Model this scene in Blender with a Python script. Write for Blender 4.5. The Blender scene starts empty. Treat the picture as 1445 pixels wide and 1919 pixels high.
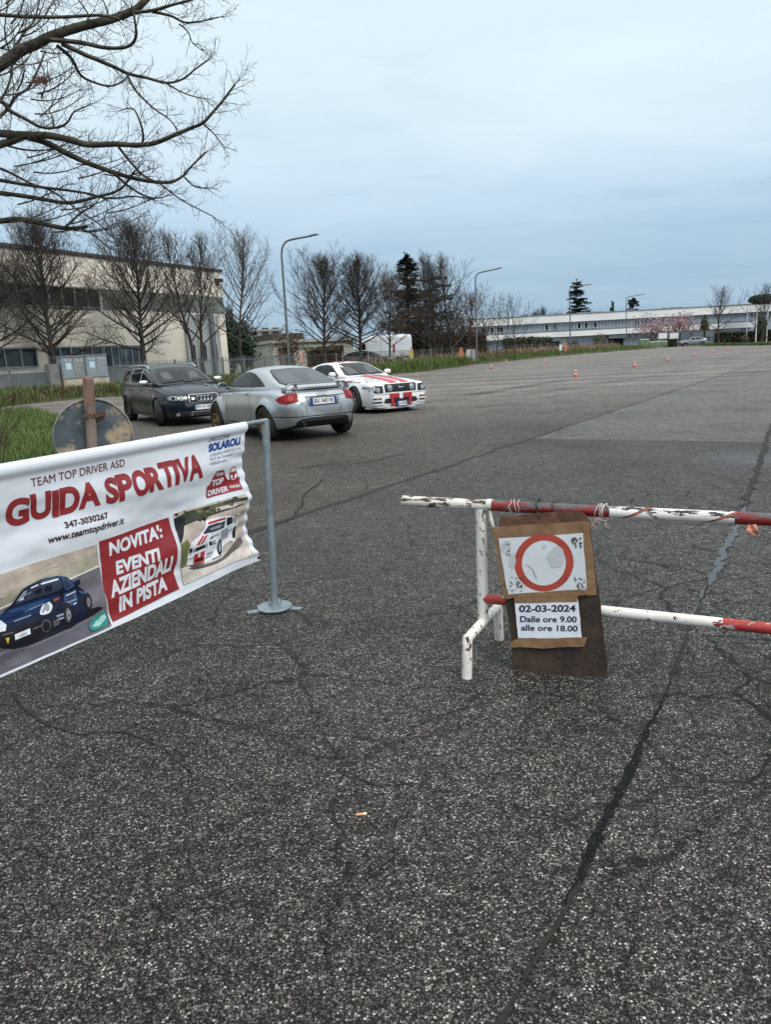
import bpy, bmesh, math, random
import numpy as np
from mathutils import Vector, Matrix, noise as mnoise
from mathutils.bvhtree import BVHTree
sc = bpy.context.scene
COL = sc.collection
R = math.radians

# ------------------------------------------------------------------ camera
CAM_H, PITCH, ROLL, FPX = 1.52, R(12.2), R(2.85), 1386.0
cam_d = bpy.data.cameras.new('camera')
cam = bpy.data.objects.new('camera', cam_d)
COL.objects.link(cam)
cam_d.sensor_fit = 'VERTICAL'
cam_d.sensor_height = 36.0
cam_d.lens = 36.0 * FPX / 1919.0
cam_d.clip_start = 0.05
cam_d.clip_end = 6000
VF = Vector((0, math.cos(PITCH), -math.sin(PITCH)))
_r0 = Vector((1, 0, 0))
_u0 = _r0.cross(VF)
VR = _r0 * math.cos(ROLL) - _u0 * math.sin(ROLL)
VU = _u0 * math.cos(ROLL) + _r0 * math.sin(ROLL)
VC = Vector((0, 0, CAM_H))
mw = Matrix((VR, VU, -VF)).transposed().to_4x4()
mw.translation = VC
cam.matrix_world = mw
sc.camera = cam

# survey helpers: turn a sighted direction into a real place on the ground, or at a known distance
def ray(x, y):
    return VF + VR * ((x - 722.5) / FPX) - VU * ((y - 959.5) / FPX)
def gnd(x, y, z=0.0):
    d = ray(x, y)
    return VC + d * ((z - CAM_H) / d.z)
def atY(x, y, Y):
    d = ray(x, y)
    return VC + d * (Y / d.y)
def onplane(x, y, P, D):
    n = D.cross(Vector((0, 0, 1)))
    d = ray(x, y)
    return VC + d * ((P - VC).dot(n) / d.dot(n))

# ------------------------------------------------------------------ world: overcast sky
SUN_EL, SUN_AZ = R(42), R(140)          # azimuth clockwise from +Y
world = bpy.data.worlds.new("World")
sc.world = world
world.use_nodes = True
wn = world.node_tree
wn.nodes.clear()
def N(nt, t, **kw):
    n = nt.nodes.new(t)
    for k, v in kw.items():
        if k.startswith('i_'):
            key = k[2:]
            n.inputs[int(key) if key.isdigit() else key].default_value = v
        else:
            setattr(n, k, v)
    return n
def ramp(nt, fac, stops, interp='LINEAR'):
    r = nt.nodes.new('ShaderNodeValToRGB')
    r.color_ramp.interpolation = interp
    e = r.color_ramp.elements
    while len(e) < len(stops): e.new(0.5)
    for el, (p, c) in zip(e, stops):
        el.position = p
        el.color = (c, c, c, 1) if isinstance(c, (int, float)) else (*c, 1)
    nt.links.new(fac, r.inputs[0])
    return r.outputs[0]
def mth(nt, op, a, b=None, c=None, clamp=False):
    n = nt.nodes.new('ShaderNodeMath')
    n.operation = op
    n.use_clamp = clamp
    for i, v in enumerate((a, b, c)):
        if v is None: continue
        if isinstance(v, (int, float)): n.inputs[i].default_value = v
        else: nt.links.new(v, n.inputs[i])
    return n.outputs[0]
def mix(nt, fac, a, b, blend='MIX'):
    n = nt.nodes.new('ShaderNodeMix')
    n.data_type = 'RGBA'
    n.blend_type = blend
    for i, v in ((0, fac), (6, a), (7, b)):
        if isinstance(v, (int, float)): n.inputs[i].default_value = v if i == 0 else (v, v, v, 1)
        elif isinstance(v, tuple): n.inputs[i].default_value = (*v, 1)
        else: nt.links.new(v, n.inputs[i])
    return n.outputs[2]
def build_world():
    nt = wn
    L = nt.links.new
    tc = N(nt, 'ShaderNodeTexCoord')
    sep = N(nt, 'ShaderNodeSeparateXYZ')
    L(tc.outputs['Generated'], sep.inputs[0])
    z = mth(nt, 'MAXIMUM', sep.outputs[2], 0.0)
    grad = ramp(nt, z, [(0.0, (.270, .38, .48)), (0.07, (.282, .395, .50)), (0.13, (.33, .45, .56)), (.17, (.40, .52, .625)), (.215, (.48, .59, .68)), (.31, (.56, .665, .715)), (.40, (.555, .66, .72)), (.56, (.75, .82, .86)), (1.0, (1.45, 1.42, 1.37))])
    inv = mth(nt, 'DIVIDE', 1.0, mth(nt, 'ADD', z, 0.12))
    px = mth(nt, 'MULTIPLY', sep.outputs[0], inv)
    py = mth(nt, 'MULTIPLY', sep.outputs[1], inv)
    cb = N(nt, 'ShaderNodeCombineXYZ')
    L(px, cb.inputs[0]); L(py, cb.inputs[1])
    mp = N(nt, 'ShaderNodeMapping')
    mp.inputs['Scale'].default_value = (.55, 1.0, 1)
    mp.inputs['Rotation'].default_value = (0, 0, .35)
    L(cb.outputs[0], mp.inputs[0])
    n1 = N(nt, 'ShaderNodeTexNoise', i_Scale=.75, i_Detail=4.0, i_Roughness=.5, i_Distortion=.6)
    L(mp.outputs[0], n1.inputs['Vector'])
    n2 = N(nt, 'ShaderNodeTexNoise', i_Scale=2.4, i_Detail=5.0, i_Roughness=.55, i_Distortion=.8)
    L(mp.outputs[0], n2.inputs['Vector'])
    c = mth(nt, 'ADD', mth(nt, 'MULTIPLY', n1.outputs[0], .65), mth(nt, 'MULTIPLY', n2.outputs[0], .35))
    k = ramp(nt, c, [(.32, (.80, .84, .885)), (.45, (.95, .965, .98)), (.55, (1.01, 1.005, 1.0)), (.66, (1.10, 1.07, 1.045))])
    cloud = mix(nt, 1.0, grad, k, 'MULTIPLY')
    sky = N(nt, 'ShaderNodeTexSky')
    sky.sky_type = 'NISHITA'
    sky.sun_disc = False
    sky.sun_elevation = SUN_EL
    sky.sun_rotation = SUN_AZ
    sc_ = N(nt, 'ShaderNodeVectorMath', operation='SCALE')
    sc_.inputs[3].default_value = .05
    L(sky.outputs[0], sc_.inputs[0])
    col = mix(nt, .93, sc_.outputs[0], cloud)
    bg = N(nt, 'ShaderNodeBackground')
    L(col, bg.inputs[0])
    bg.inputs[1].default_value = 1.04
    out = N(nt, 'ShaderNodeOutputWorld')
    L(bg.outputs[0], out.inputs[0])
build_world()
sun_d = bpy.data.lights.new('sun', 'SUN')
sun_d.energy = 1.5
sun_d.angle = R(24)
sun_d.color = (1.0, .96, .9)
sun = bpy.data.objects.new('sun', sun_d)
COL.objects.link(sun)
_sd = Vector((math.sin(SUN_AZ) * math.cos(SUN_EL), math.cos(SUN_AZ) * math.cos(SUN_EL), math.sin(SUN_EL)))
sun.rotation_euler = (-_sd).to_track_quat('-Z', 'Y').to_euler()
sun.location = (0, 0, 30)
sc.view_settings.view_transform = 'Standard'
sc.view_settings.look = 'None'
sc.view_settings.exposure = 0.5
sc.view_settings.gamma = 1.0

# ------------------------------------------------------------------ materials
def base_mat(name):
    m = bpy.data.materials.new(name)
    m.use_nodes = True
    nt = m.node_tree
    return m, nt, nt.nodes['Principled BSDF'], nt.links.new
def M(name, col, rough=.6, metal=0.0, spec=.5, col2=None, nscale=6.0, lo=.4, hi=.65, bump=0.0, bscale=40.0, coat=0.0, detail=6.0, stretch=None, col3=None, n3=2.0, lo3=.5, hi3=.7):
    """principled surface; col2 comes in through one noise, col3 through a second"""
    m, nt, b, L = base_mat(name)
    b.inputs['Roughness'].default_value = rough
    b.inputs['Metallic'].default_value = metal
    b.inputs['Specular IOR Level'].default_value = spec
    b.inputs['Coat Weight'].default_value = coat
    b.inputs['Coat Roughness'].default_value = .05
    tc = N(nt, 'ShaderNodeTexCoord')
    v = tc.outputs['Object']
    if stretch:
        mp = N(nt, 'ShaderNodeMapping')
        mp.inputs['Scale'].default_value = stretch
        L(v, mp.inputs[0]); v = mp.outputs[0]
    if col2 is None and col3 is None:
        b.inputs['Base Color'].default_value = (*col, 1)
    else:
        c = col
        if col2 is not None:
            n = N(nt, 'ShaderNodeTexNoise', i_Scale=nscale, i_Detail=detail, i_Roughness=.6)
            L(v, n.inputs['Vector'])
            c = ramp(nt, n.outputs[0], [(lo, col), (hi, col2)])
        if col3 is not None:
            n = N(nt, 'ShaderNodeTexNoise', i_Scale=n3, i_Detail=7.0, i_Roughness=.65)
            L(v, n.inputs['Vector'])
            f = ramp(nt, n.outputs[0], [(lo3, 0.0), (hi3, 1.0)])
            c = mix(nt, f, c, col3)
        L(c, b.inputs['Base Color'])
    if bump:
        n = N(nt, 'ShaderNodeTexNoise', i_Scale=bscale, i_Detail=5.0)
        L(v, n.inputs['Vector'])
        bp = N(nt, 'ShaderNodeBump', i_Strength=bump, i_Distance=.02)
        L(n.outputs[0], bp.inputs['Height'])
        L(bp.outputs[0], b.inputs['Normal'])
    return m

# ------------------------------------------------------------------ mesh builder
class MB:
    def __init__(s):
        s.v, s.f, s.m = [], [], []
    def add(s, verts, faces, mi=0):
        o = len(s.v)
        s.v += [tuple(p) for p in verts]
        s.f += [tuple(i + o for i in f) for f in faces]
        s.m += [mi] * len(faces)
        return s
    def box(s, x0, x1, y0, y1, z0, z1, mi=0, M4=None):
        v = [Vector(p) for p in ((x0,y0,z0),(x1,y0,z0),(x1,y1,z0),(x0,y1,z0),(x0,y0,z1),(x1,y0,z1),(x1,y1,z1),(x0,y1,z1))]
        if M4 is not None: v = [M4 @ p for p in v]
        return s.add(v, [(0,3,2,1),(4,5,6,7),(0,1,5,4),(1,2,6,5),(2,3,7,6),(3,0,4,7)], mi)
    def obox(s, c, ax, ay, az, mi=0):
        """box from centre and three half-axis vectors"""
        c, ax, ay, az = map(Vector, (c, ax, ay, az))
        v = [c+sx*ax+sy*ay+sz*az for sz in (-1,1) for sx,sy in ((-1,-1),(1,-1),(1,1),(-1,1))]
        return s.add(v, [(0,3,2,1),(4,5,6,7),(0,1,5,4),(1,2,6,5),(2,3,7,6),(3,0,4,7)], mi)
    def tube(s, pts, rad, n=8, mi=0, cap=True):
        pts = [Vector(p) for p in pts]
        k = len(pts)
        if isinstance(rad, (int, float)): rad = [rad] * k
        vs, fs = [], []
        t0 = (pts[1] - pts[0]).normalized()
        a = t0.orthogonal().normalized()
        for i, p in enumerate(pts):
            t = (pts[min(i+1,k-1)] - pts[max(i-1,0)])
            t = t.normalized() if t.length > 1e-9 else t0
            a = a - t * a.dot(t)
            a = a.normalized() if a.length > 1e-6 else t.orthogonal().normalized()
            b = t.cross(a)
            for j in range(n):
                an = 2*math.pi*j/n
                vs.append(p + (a*math.cos(an) + b*math.sin(an)) * rad[i])
        for i in range(k-1):
            for j in range(n):
                j2 = (j+1) % n
                fs.append((i*n+j, i*n+j2, (i+1)*n+j2, (i+1)*n+j))
        if cap:
            fs.append(tuple(range(n))[::-1])
            fs.append(tuple((k-1)*n+j for j in range(n)))
        return s.add(vs, fs, mi)
    def lathe(s, prof, n=24, c=(0,0,0), axis='Z', mi=0, cap=True):
        """prof = [(radius, height)]"""
        vs, fs = [], []
        k = len(prof)
        for r, h in prof:
            for j in range(n):
                an = 2*math.pi*j/n
                x, y = r*math.cos(an), r*math.sin(an)
                p = {'Z': (x,y,h), 'Y': (x,h,-y), 'X': (h,x,y)}[axis]
                vs.append((p[0]+c[0], p[1]+c[1], p[2]+c[2]))
        for i in range(k-1):
            for j in range(n):
                j2 = (j+1) % n
                fs.append((i*n+j, i*n+j2, (i+1)*n+j2, (i+1)*n+j))
        if cap and prof[0][0] > 1e-5: fs.append(tuple(range(n))[::-1])
        if cap and prof[-1][0] > 1e-5: fs.append(tuple((k-1)*n+j for j in range(n)))
        return s.add(vs, fs, mi)
    def prism(s, poly, d, mi=0):
        """poly = 3D points in a plane, d = thickness vector"""
        n = len(poly)
        poly = [Vector(p) for p in poly]
        d = Vector(d)
        vs = poly + [p + d for p in poly]
        fs = [tuple(range(n))[::-1], tuple(range(n, 2*n))] + [(i, (i+1) % n, n+(i+1) % n, n+i) for i in range(n)]
        return s.add(vs, fs, mi)
    def sheet(s, poly, mi=0):
        return s.add(poly, [tuple(range(len(poly)))], mi)
    def build(s, name, mats, parent=None, world=False, smooth=30, loc=None):
        me = bpy.data.meshes.new(name)
        vs = s.v
        if world and parent is not None:
            l = parent.location + (parent.parent.location if parent.parent else Vector())
            vs = [(p[0]-l.x, p[1]-l.y, p[2]-l.z) for p in vs]
        if loc is not None:
            vs = [(p[0]-loc[0], p[1]-loc[1], p[2]-loc[2]) for p in vs]
        me.from_pydata(vs, [], s.f)
        for m in (mats if isinstance(mats, (list, tuple)) else [mats]): me.materials.append(m)
        me.polygons.foreach_set('material_index', s.m)
        me.update()
        if smooth is not None:
            me.polygons.foreach_set('use_smooth', [True]*len(me.polygons))
            if smooth < 170: me.set_sharp_from_angle(angle=R(smooth))
        return link(name, me, parent, loc)
def link(name, me, parent=None, loc=None):
    o = bpy.data.objects.new(name, me)
    COL.objects.link(o)
    if parent is not None: o.parent = parent
    if loc is not None: o.location = loc
    return o
def tag(o, label=None, cat=None, group=None, kind=None):
    for k, v in (('label', label), ('category', cat), ('group', group), ('kind', kind)):
        if v: o[k] = v
    return o
def thing(name, label, cat, loc=(0,0,0), rotz=0.0, group=None):
    o = bpy.data.objects.new(name, None)
    o.empty_display_size = .2
    COL.objects.link(o)
    o.location = loc
    o.rotation_euler = (0, 0, rotz)
    return tag(o, label, cat, group)
def copy_tree(o, parent=None):
    c = o.copy()
    COL.objects.link(c)
    c.parent = parent
    for ch in [q for q in COL.objects if q.parent == o]: copy_tree(ch, c)
    return c
_fonts = {}
def text2d(s, size=1.0, bold=0.0, shear=0.0, align='LEFT', sx=1.0, space=1.0, res=5):
    """flat lettering as (verts2d, faces); height of capitals is about size*0.73"""
    cu = bpy.data.curves.new('lettering', 'FONT')
    cu.body = s
    cu.size = size
    cu.offset = bold * size
    cu.shear = shear
    cu.align_x = align
    cu.space_character = space
    cu.resolution_u = res
    ob = bpy.data.objects.new('lettering', cu)
    me = bpy.data.meshes.new_from_object(ob)
    vs = [(v.co.x*sx, v.co.y) for v in me.vertices]
    fs = [tuple(p.vertices) for p in me.polygons]
    bpy.data.objects.remove(ob); bpy.data.curves.remove(cu); bpy.data.meshes.remove(me)
    return vs, fs
def fit_text(s, x0, x1, y0, y1, **kw):
    """lettering stretched to fill the box x0..x1, y0..y1"""
    vs, fs = text2d(s, 1.0, **kw)
    ax0, ax1 = min(v[0] for v in vs), max(v[0] for v in vs)
    ay0, ay1 = min(v[1] for v in vs), max(v[1] for v in vs)
    return [(x0 + (x-ax0)/(ax1-ax0)*(x1-x0), y0 + (y-ay0)/(ay1-ay0)*(y1-y0)) for x, y in vs], fs
def gridded(vs2, fs, step):
    """2D polygons cut on a regular grid so that they can be laid on a curved surface"""
    bm = bmesh.new()
    bv = [bm.verts.new((x, y, 0)) for x, y in vs2]
    for f in fs:
        if len(set(f)) > 2:
            try: bm.faces.new([bv[i] for i in f])
            except ValueError: pass
    for ax in (0, 1):
        if not vs2: break
        lo, hi = min(v[ax] for v in vs2), max(v[ax] for v in vs2)
        k = math.floor(lo/step) + 1
        while k*step < hi - 1e-6:
            co, no = [0,0,0], [0,0,0]
            co[ax] = k*step; no[ax] = 1
            bmesh.ops.bisect_plane(bm, geom=bm.verts[:]+bm.edges[:]+bm.faces[:], dist=1e-5, plane_co=co, plane_no=no)
            k += 1
    bmesh.ops.triangulate(bm, faces=[f for f in bm.faces if len(f.verts) > 4])
    bm.verts.index_update()
    r = [(v.co.x, v.co.y) for v in bm.verts], [tuple(v.index for v in f.verts) for f in bm.faces]
    bm.free()
    return r
def polyface(pts):
    return list(pts), [tuple(range(len(pts)))]
def circ(cx, cy, r, n=20, ry=None):
    ry = r if ry is None else ry
    return [(cx + r*math.cos(2*math.pi*i/n), cy + ry*math.sin(2*math.pi*i/n)) for i in range(n)]
def ring2d(cx, cy, r0, r1, n=40):
    a, b = circ(cx, cy, r0, n), circ(cx, cy, r1, n)
    return a + b, [(i, (i+1) % n, n+(i+1) % n, n+i) for i in range(n)]
def ribbon2d(pts, w):
    """a stroke of width w (number or list) along 2D points"""
    k = len(pts)
    ws = w if isinstance(w, (list, tuple)) else [w]*k
    vs = []
    for i in range(k):
        a, b = Vector(pts[max(i-1, 0)]), Vector(pts[min(i+1, k-1)])
        t = (b-a).normalized()
        n = Vector((-t.y, t.x))
        p = Vector(pts[i])
        vs += [tuple(p + n*ws[i]/2), tuple(p - n*ws[i]/2)]
    return vs, [(2*i, 2*i+1, 2*i+3, 2*i+2) for i in range(k-1)]
def pchip(keys):
    """monotone smooth interpolation through (x, value) keys"""
    ks = sorted(keys)
    xs = np.array([k[0] for k in ks], float); ys = np.array([k[1] for k in ks], float)
    if len(xs) == 1: return lambda x: float(ys[0])
    h = np.diff(xs); d = np.diff(ys)/h
    m = np.zeros(len(xs)); m[0] = d[0]; m[-1] = d[-1]
    for i in range(1, len(xs)-1):
        if d[i-1]*d[i] > 0:
            w1, w2 = 2*h[i]+h[i-1], h[i]+2*h[i-1]
            m[i] = (w1+w2)/(w1/d[i-1]+w2/d[i])
    def f(x):
        x = min(max(x, xs[0]), xs[-1])
        i = int(min(max(np.searchsorted(xs, x)-1, 0), len(h)-1))
        t = (x-xs[i])/h[i]
        return float((1+2*t)*(1-t)**2*ys[i] + t*(1-t)**2*h[i]*m[i] + t*t*(3-2*t)*ys[i+1] + t*t*(t-1)*h[i]*m[i+1])
    return f
# ================================================================== GROUND
J1a, J1b = gnd(500, 990), gnd(1250, 738)
J2a, J2b = gnd(985, 823), gnd(1440, 829)
def half_plane(nt, pos, a, b, soft):
    """0..1 mask: 1 on the left of the line a->b, as seen from above"""
    n = Vector((-(b.y-a.y), b.x-a.x, 0)).normalized()
    dt = N(nt, 'ShaderNodeVectorMath', operation='DOT_PRODUCT')
    dt.inputs[1].default_value = n
    nt.links.new(pos, dt.inputs[0])
    d = mth(nt, 'SUBTRACT', dt.outputs['Value'], n.dot(a))
    return d, mth(nt, 'MULTIPLY_ADD', d, 1.0/soft, .5, clamp=True)
def asphalt():
    m, nt, b, L = base_mat('asphalt')
    geo = N(nt, 'ShaderNodeNewGeometry')
    pos = geo.outputs['Position']
    wob = N(nt, 'ShaderNodeTexNoise', i_Scale=1.3, i_Detail=5.0)
    L(pos, wob.inputs['Vector'])
    wv = N(nt, 'ShaderNodeVectorMath', operation='MULTIPLY_ADD')
    L(wob.outputs['Color'], wv.inputs[0]); wv.inputs[1].default_value = (.25, .25, 0); L(pos, wv.inputs[2])
    wpos = wv.outputs[0]
    # aggregate: two sizes of stones in dark binder
    v1 = N(nt, 'ShaderNodeTexVoronoi', i_Scale=140.0)
    L(pos, v1.inputs['Vector'])
    v2 = N(nt, 'ShaderNodeTexVoronoi', i_Scale=260.0)
    L(pos, v2.inputs['Vector'])
    s1 = N(nt, 'ShaderNodeSeparateColor'); L(v1.outputs['Color'], s1.inputs[0])
    s2 = N(nt, 'ShaderNodeSeparateColor'); L(v2.outputs['Color'], s2.inputs[0])
    t1 = ramp(nt, s1.outputs[0], [(.0, .006), (.30, .012), (.46, .034), (.62, .075), (.78, .13), (.91, .25), (1.0, .48)])
    t2 = ramp(nt, s2.outputs[0], [(.0, .005), (.5, .010), (.74, .045), (1.0, .16)])
    d1 = ramp(nt, v1.outputs['Distance'], [(.38, 1.0), (.58, 0.0)])
    c = mix(nt, d1, t2, t1)
    tint = mix(nt, s1.outputs[1], (1.10, .99, .86), (1.0, 1.0, .98))
    c = mix(nt, 1.0, c, tint, 'MULTIPLY')
    # the single stones blur into one tone a long way off
    # age / colour of the three laid areas, with far sky sheen painted in
    dA, mA = half_plane(nt, wpos, J1a, J1b, .25)       # left strip (browner, coarser)
    dB, mB = half_plane(nt, pos, J2a, J2b, .06)      # beyond the cross joint
    right = mth(nt, 'SUBTRACT', 1.0, mA)
    far = mth(nt, 'MULTIPLY', mB, right)
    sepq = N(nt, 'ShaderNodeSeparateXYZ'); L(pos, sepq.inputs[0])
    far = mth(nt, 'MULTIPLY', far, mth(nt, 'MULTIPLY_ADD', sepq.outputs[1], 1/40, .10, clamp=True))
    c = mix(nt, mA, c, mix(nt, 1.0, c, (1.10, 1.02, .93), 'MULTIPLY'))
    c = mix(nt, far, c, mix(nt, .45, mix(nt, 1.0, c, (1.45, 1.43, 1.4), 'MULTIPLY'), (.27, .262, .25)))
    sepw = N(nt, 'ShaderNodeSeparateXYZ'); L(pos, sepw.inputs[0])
    farleft = mth(nt, 'MULTIPLY', mA, mth(nt, 'MULTIPLY_ADD', sepw.outputs[1], 1/14, -14/14, clamp=True))  # left strip's colour paled with distance, for sky sheen at low angles
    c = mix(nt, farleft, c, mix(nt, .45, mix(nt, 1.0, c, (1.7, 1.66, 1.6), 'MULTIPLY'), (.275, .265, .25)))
    # blotches
    n1 = N(nt, 'ShaderNodeTexNoise', i_Scale=.55, i_Detail=6.0, i_Roughness=.6); L(pos, n1.inputs['Vector'])
    c = mix(nt, 1.0, c, ramp(nt, n1.outputs[0], [(.3, .62), (.5, .92), (.7, 1.10)]), 'MULTIPLY')
    n2 = N(nt, 'ShaderNodeTexNoise', i_Scale=5.0, i_Detail=4.0, i_Roughness=.6); L(pos, n2.inputs['Vector'])
    c = mix(nt, 1.0, c, ramp(nt, n2.outputs[0], [(.3, .8), (.6, 1.08)]), 'MULTIPLY')
    n4 = N(nt, 'ShaderNodeTexNoise', i_Scale=26.0, i_Detail=4.0, i_Roughness=.7); L(pos, n4.inputs['Vector'])
    c = mix(nt, 1.0, c, ramp(nt, n4.outputs[0], [(.30, .52), (.5, .98), (.70, 1.5)]), 'MULTIPLY')
    n5 = N(nt, 'ShaderNodeTexNoise', i_Scale=9.0, i_Detail=5.0, i_Roughness=.75); L(pos, n5.inputs['Vector'])
    c = mix(nt, 1.0, c, ramp(nt, n5.outputs[0], [(.34, .66), (.5, 1.0), (.66, 1.30)]), 'MULTIPLY')
    # tyre streaks on the far part
    mp = N(nt, 'ShaderNodeMapping'); mp.inputs['Rotation'].default_value = (0, 0, R(24)); mp.inputs['Scale'].default_value = (.06, .8, 1)
    L(wpos, mp.inputs[0])
    n3 = N(nt, 'ShaderNodeTexNoise', i_Scale=1.0, i_Detail=5.0, i_Roughness=.62); L(mp.outputs[0], n3.inputs['Vector'])
    st = ramp(nt, n3.outputs[0], [(.50, 1.0), (.57, .55), (.66, .20)])
    fm = mth(nt, 'MULTIPLY_ADD', sepw.outputs[1], 1/18, -18/18, clamp=True)
    c = mix(nt, fm, c, mix(nt, 1.0, c, st, 'MULTIPLY'))
    for (ax_, ay_), (bx_, by_), wd, st_ in (((785, 756), (1085, 708), .55, .85), ((860, 770), (1180, 722), .25, .5), ((1080, 707), (1330, 688), .30, .6), ((960, 742), (1260, 700), .35, .55), ((1190, 688), (1420, 664), .4, .5), ((1375, 716), (1450, 712), .3, .75), ((830, 716), (1010, 700), .3, .45), ((985, 831), (1180, 834), .10, .6)):
        a_, b_ = gnd(ax_, ay_), gnd(bx_, by_)
        d_ = (b_-a_); ln = d_.length; d_.normalize(); nn = Vector((-d_.y, d_.x, 0))
        def dot(v):
            q = N(nt, 'ShaderNodeVectorMath', operation='DOT_PRODUCT'); q.inputs[1].default_value = v; L(wpos, q.inputs[0]); return q.outputs['Value']
        ac = mth(nt, 'ABSOLUTE', mth(nt, 'SUBTRACT', dot(nn), nn.dot(a_) + .12*(nn.x+nn.y)))
        al = mth(nt, 'ABSOLUTE', mth(nt, 'MULTIPLY_ADD', dot(d_), 2/ln, -2*d_.dot(a_)/ln - 1))
        mk = mth(nt, 'MULTIPLY', ramp(nt, mth(nt, 'MULTIPLY', ac, .3/wd), [(.05, 1.0), (.3, 0.0)]), ramp(nt, al, [(.35, 1.0), (1.0, 0.0)]))
        mk = mth(nt, 'MULTIPLY', mk, ramp(nt, n3.outputs[0], [(.36, .15), (.56, 1.0)]))
        c = mix(nt, mth(nt, 'MULTIPLY', mk, st_), c, (.012, .011, .010))
    n6 = N(nt, 'ShaderNodeTexNoise', i_Scale=3.2, i_Detail=9.0, i_Roughness=.88); L(pos, n6.inputs['Vector'])
    ff = mth(nt, 'MULTIPLY_ADD', sepw.outputs[1], 1/10, -.6, clamp=True)
    c = mix(nt, ff, c, mix(nt, 1.0, c, ramp(nt, n6.outputs[0], [(.34, .50), (.5, 1.0), (.66, 1.42)]), 'MULTIPLY'))
    # joints and cracks
    j1 = ramp(nt, mth(nt, 'ABSOLUTE', dA), [(.0, .25), (.035, .5), (.07, 1.0)])
    j2 = ramp(nt, mth(nt, 'ABSOLUTE', dB), [(.0, .25), (.02, .55), (.05, 1.0)])
    j2 = mix(nt, right, (1, 1, 1), j2)
    c = mix(nt, 1.0, c, j1, 'MULTIPLY'); c = mix(nt, 1.0, c, j2, 'MULTIPLY')
    vc = N(nt, 'ShaderNodeTexVoronoi', feature='DISTANCE_TO_EDGE', i_Scale=1.15)
    wv2 = N(nt, 'ShaderNodeVectorMath', operation='MULTIPLY_ADD')
    wob2 = N(nt, 'ShaderNodeTexNoise', i_Scale=3.0, i_Detail=4.0, i_Roughness=.58); L(pos, wob2.inputs['Vector'])
    L(wob2.outputs['Color'], wv2.inputs[0]); wv2.inputs[1].default_value = (.30, .30, 0); L(pos, wv2.inputs[2])
    L(wv2.outputs[0], vc.inputs['Vector'])
    ck = ramp(nt, vc.outputs['Distance'], [(.0, .06), (.005, .22), (.0125, 1.0)])
    vd = N(nt, 'ShaderNodeTexVoronoi', feature='DISTANCE_TO_EDGE', i_Scale=3.6); L(wv2.outputs[0], vd.inputs['Vector'])
    ck2 = ramp(nt, vd.outputs['Distance'], [(.0, .15), (.012, .35), (.03, 1.0)])
    nm = N(nt, 'ShaderNodeTexNoise', i_Scale=.8, i_Detail=2.0); L(pos, nm.inputs['Vector'])
    km = ramp(nt, nm.outputs[0], [(.34, 0.15), (.46, 1.0)])
    rgt = mth(nt, 'MULTIPLY_ADD', mth(nt, 'SUBTRACT', sepw.outputs[0], mth(nt, 'MULTIPLY', sepw.outputs[1], .22)), 1.6, -.35, clamp=True)
    nf = mth(nt, 'MULTIPLY_ADD', sepw.outputs[1], -1/6, 2.2, clamp=True)
    km1 = mth(nt, 'MULTIPLY', km, mth(nt, 'MULTIPLY_ADD', rgt, .3, .7))
    km1 = mth(nt, 'MULTIPLY', km1, nf)
    c = mix(nt, km1, c, mix(nt, 1.0, c, ck, 'MULTIPLY'))
    c = mix(nt, mth(nt, 'MULTIPLY', mth(nt, 'MULTIPLY', rgt, km), nf), c, mix(nt, 1.0, c, ck2, 'MULTIPLY'))
    L(c, b.inputs['Base Color'])
    # damp patch beside the crack on the right
    W = gnd(1408, 858)
    dv = N(nt, 'ShaderNodeVectorMath', operation='DISTANCE'); L(wpos, dv.inputs[0]); dv.inputs[1].default_value = (W.x+.12, W.y+.12, 0)
    wet = ramp(nt, dv.outputs['Value'], [(.2, .8), (.85, 0.0)])
    L(ramp(nt, wet, [(0, .62), (1, .33)]), b.inputs['Roughness'])
    b.inputs['Specular IOR Level'].default_value = .18
    h = mth(nt, 'ADD', mth(nt, 'MULTIPLY', d1, .6), mth(nt, 'MULTIPLY', s2.outputs[0], .4))
    bp = N(nt, 'ShaderNodeBump', i_Strength=.5, i_Distance=.006)
    L(h, bp.inputs['Height']); L(bp.outputs[0], b.inputs['Normal'])
    return m
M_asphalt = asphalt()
def ground():
    mb = MB()
    xs = [-3000, -400, -60, -20, 20, 60, 400, 3000]
    for i in range(7):
        for j in range(7):
            mb.sheet([(xs[i], xs[j], 0), (xs[i+1], xs[j], 0), (xs[i+1], xs[j+1], 0), (xs[i], xs[j+1], 0)])
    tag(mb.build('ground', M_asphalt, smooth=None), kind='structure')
ground()
rnd = random.Random(5)
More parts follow.
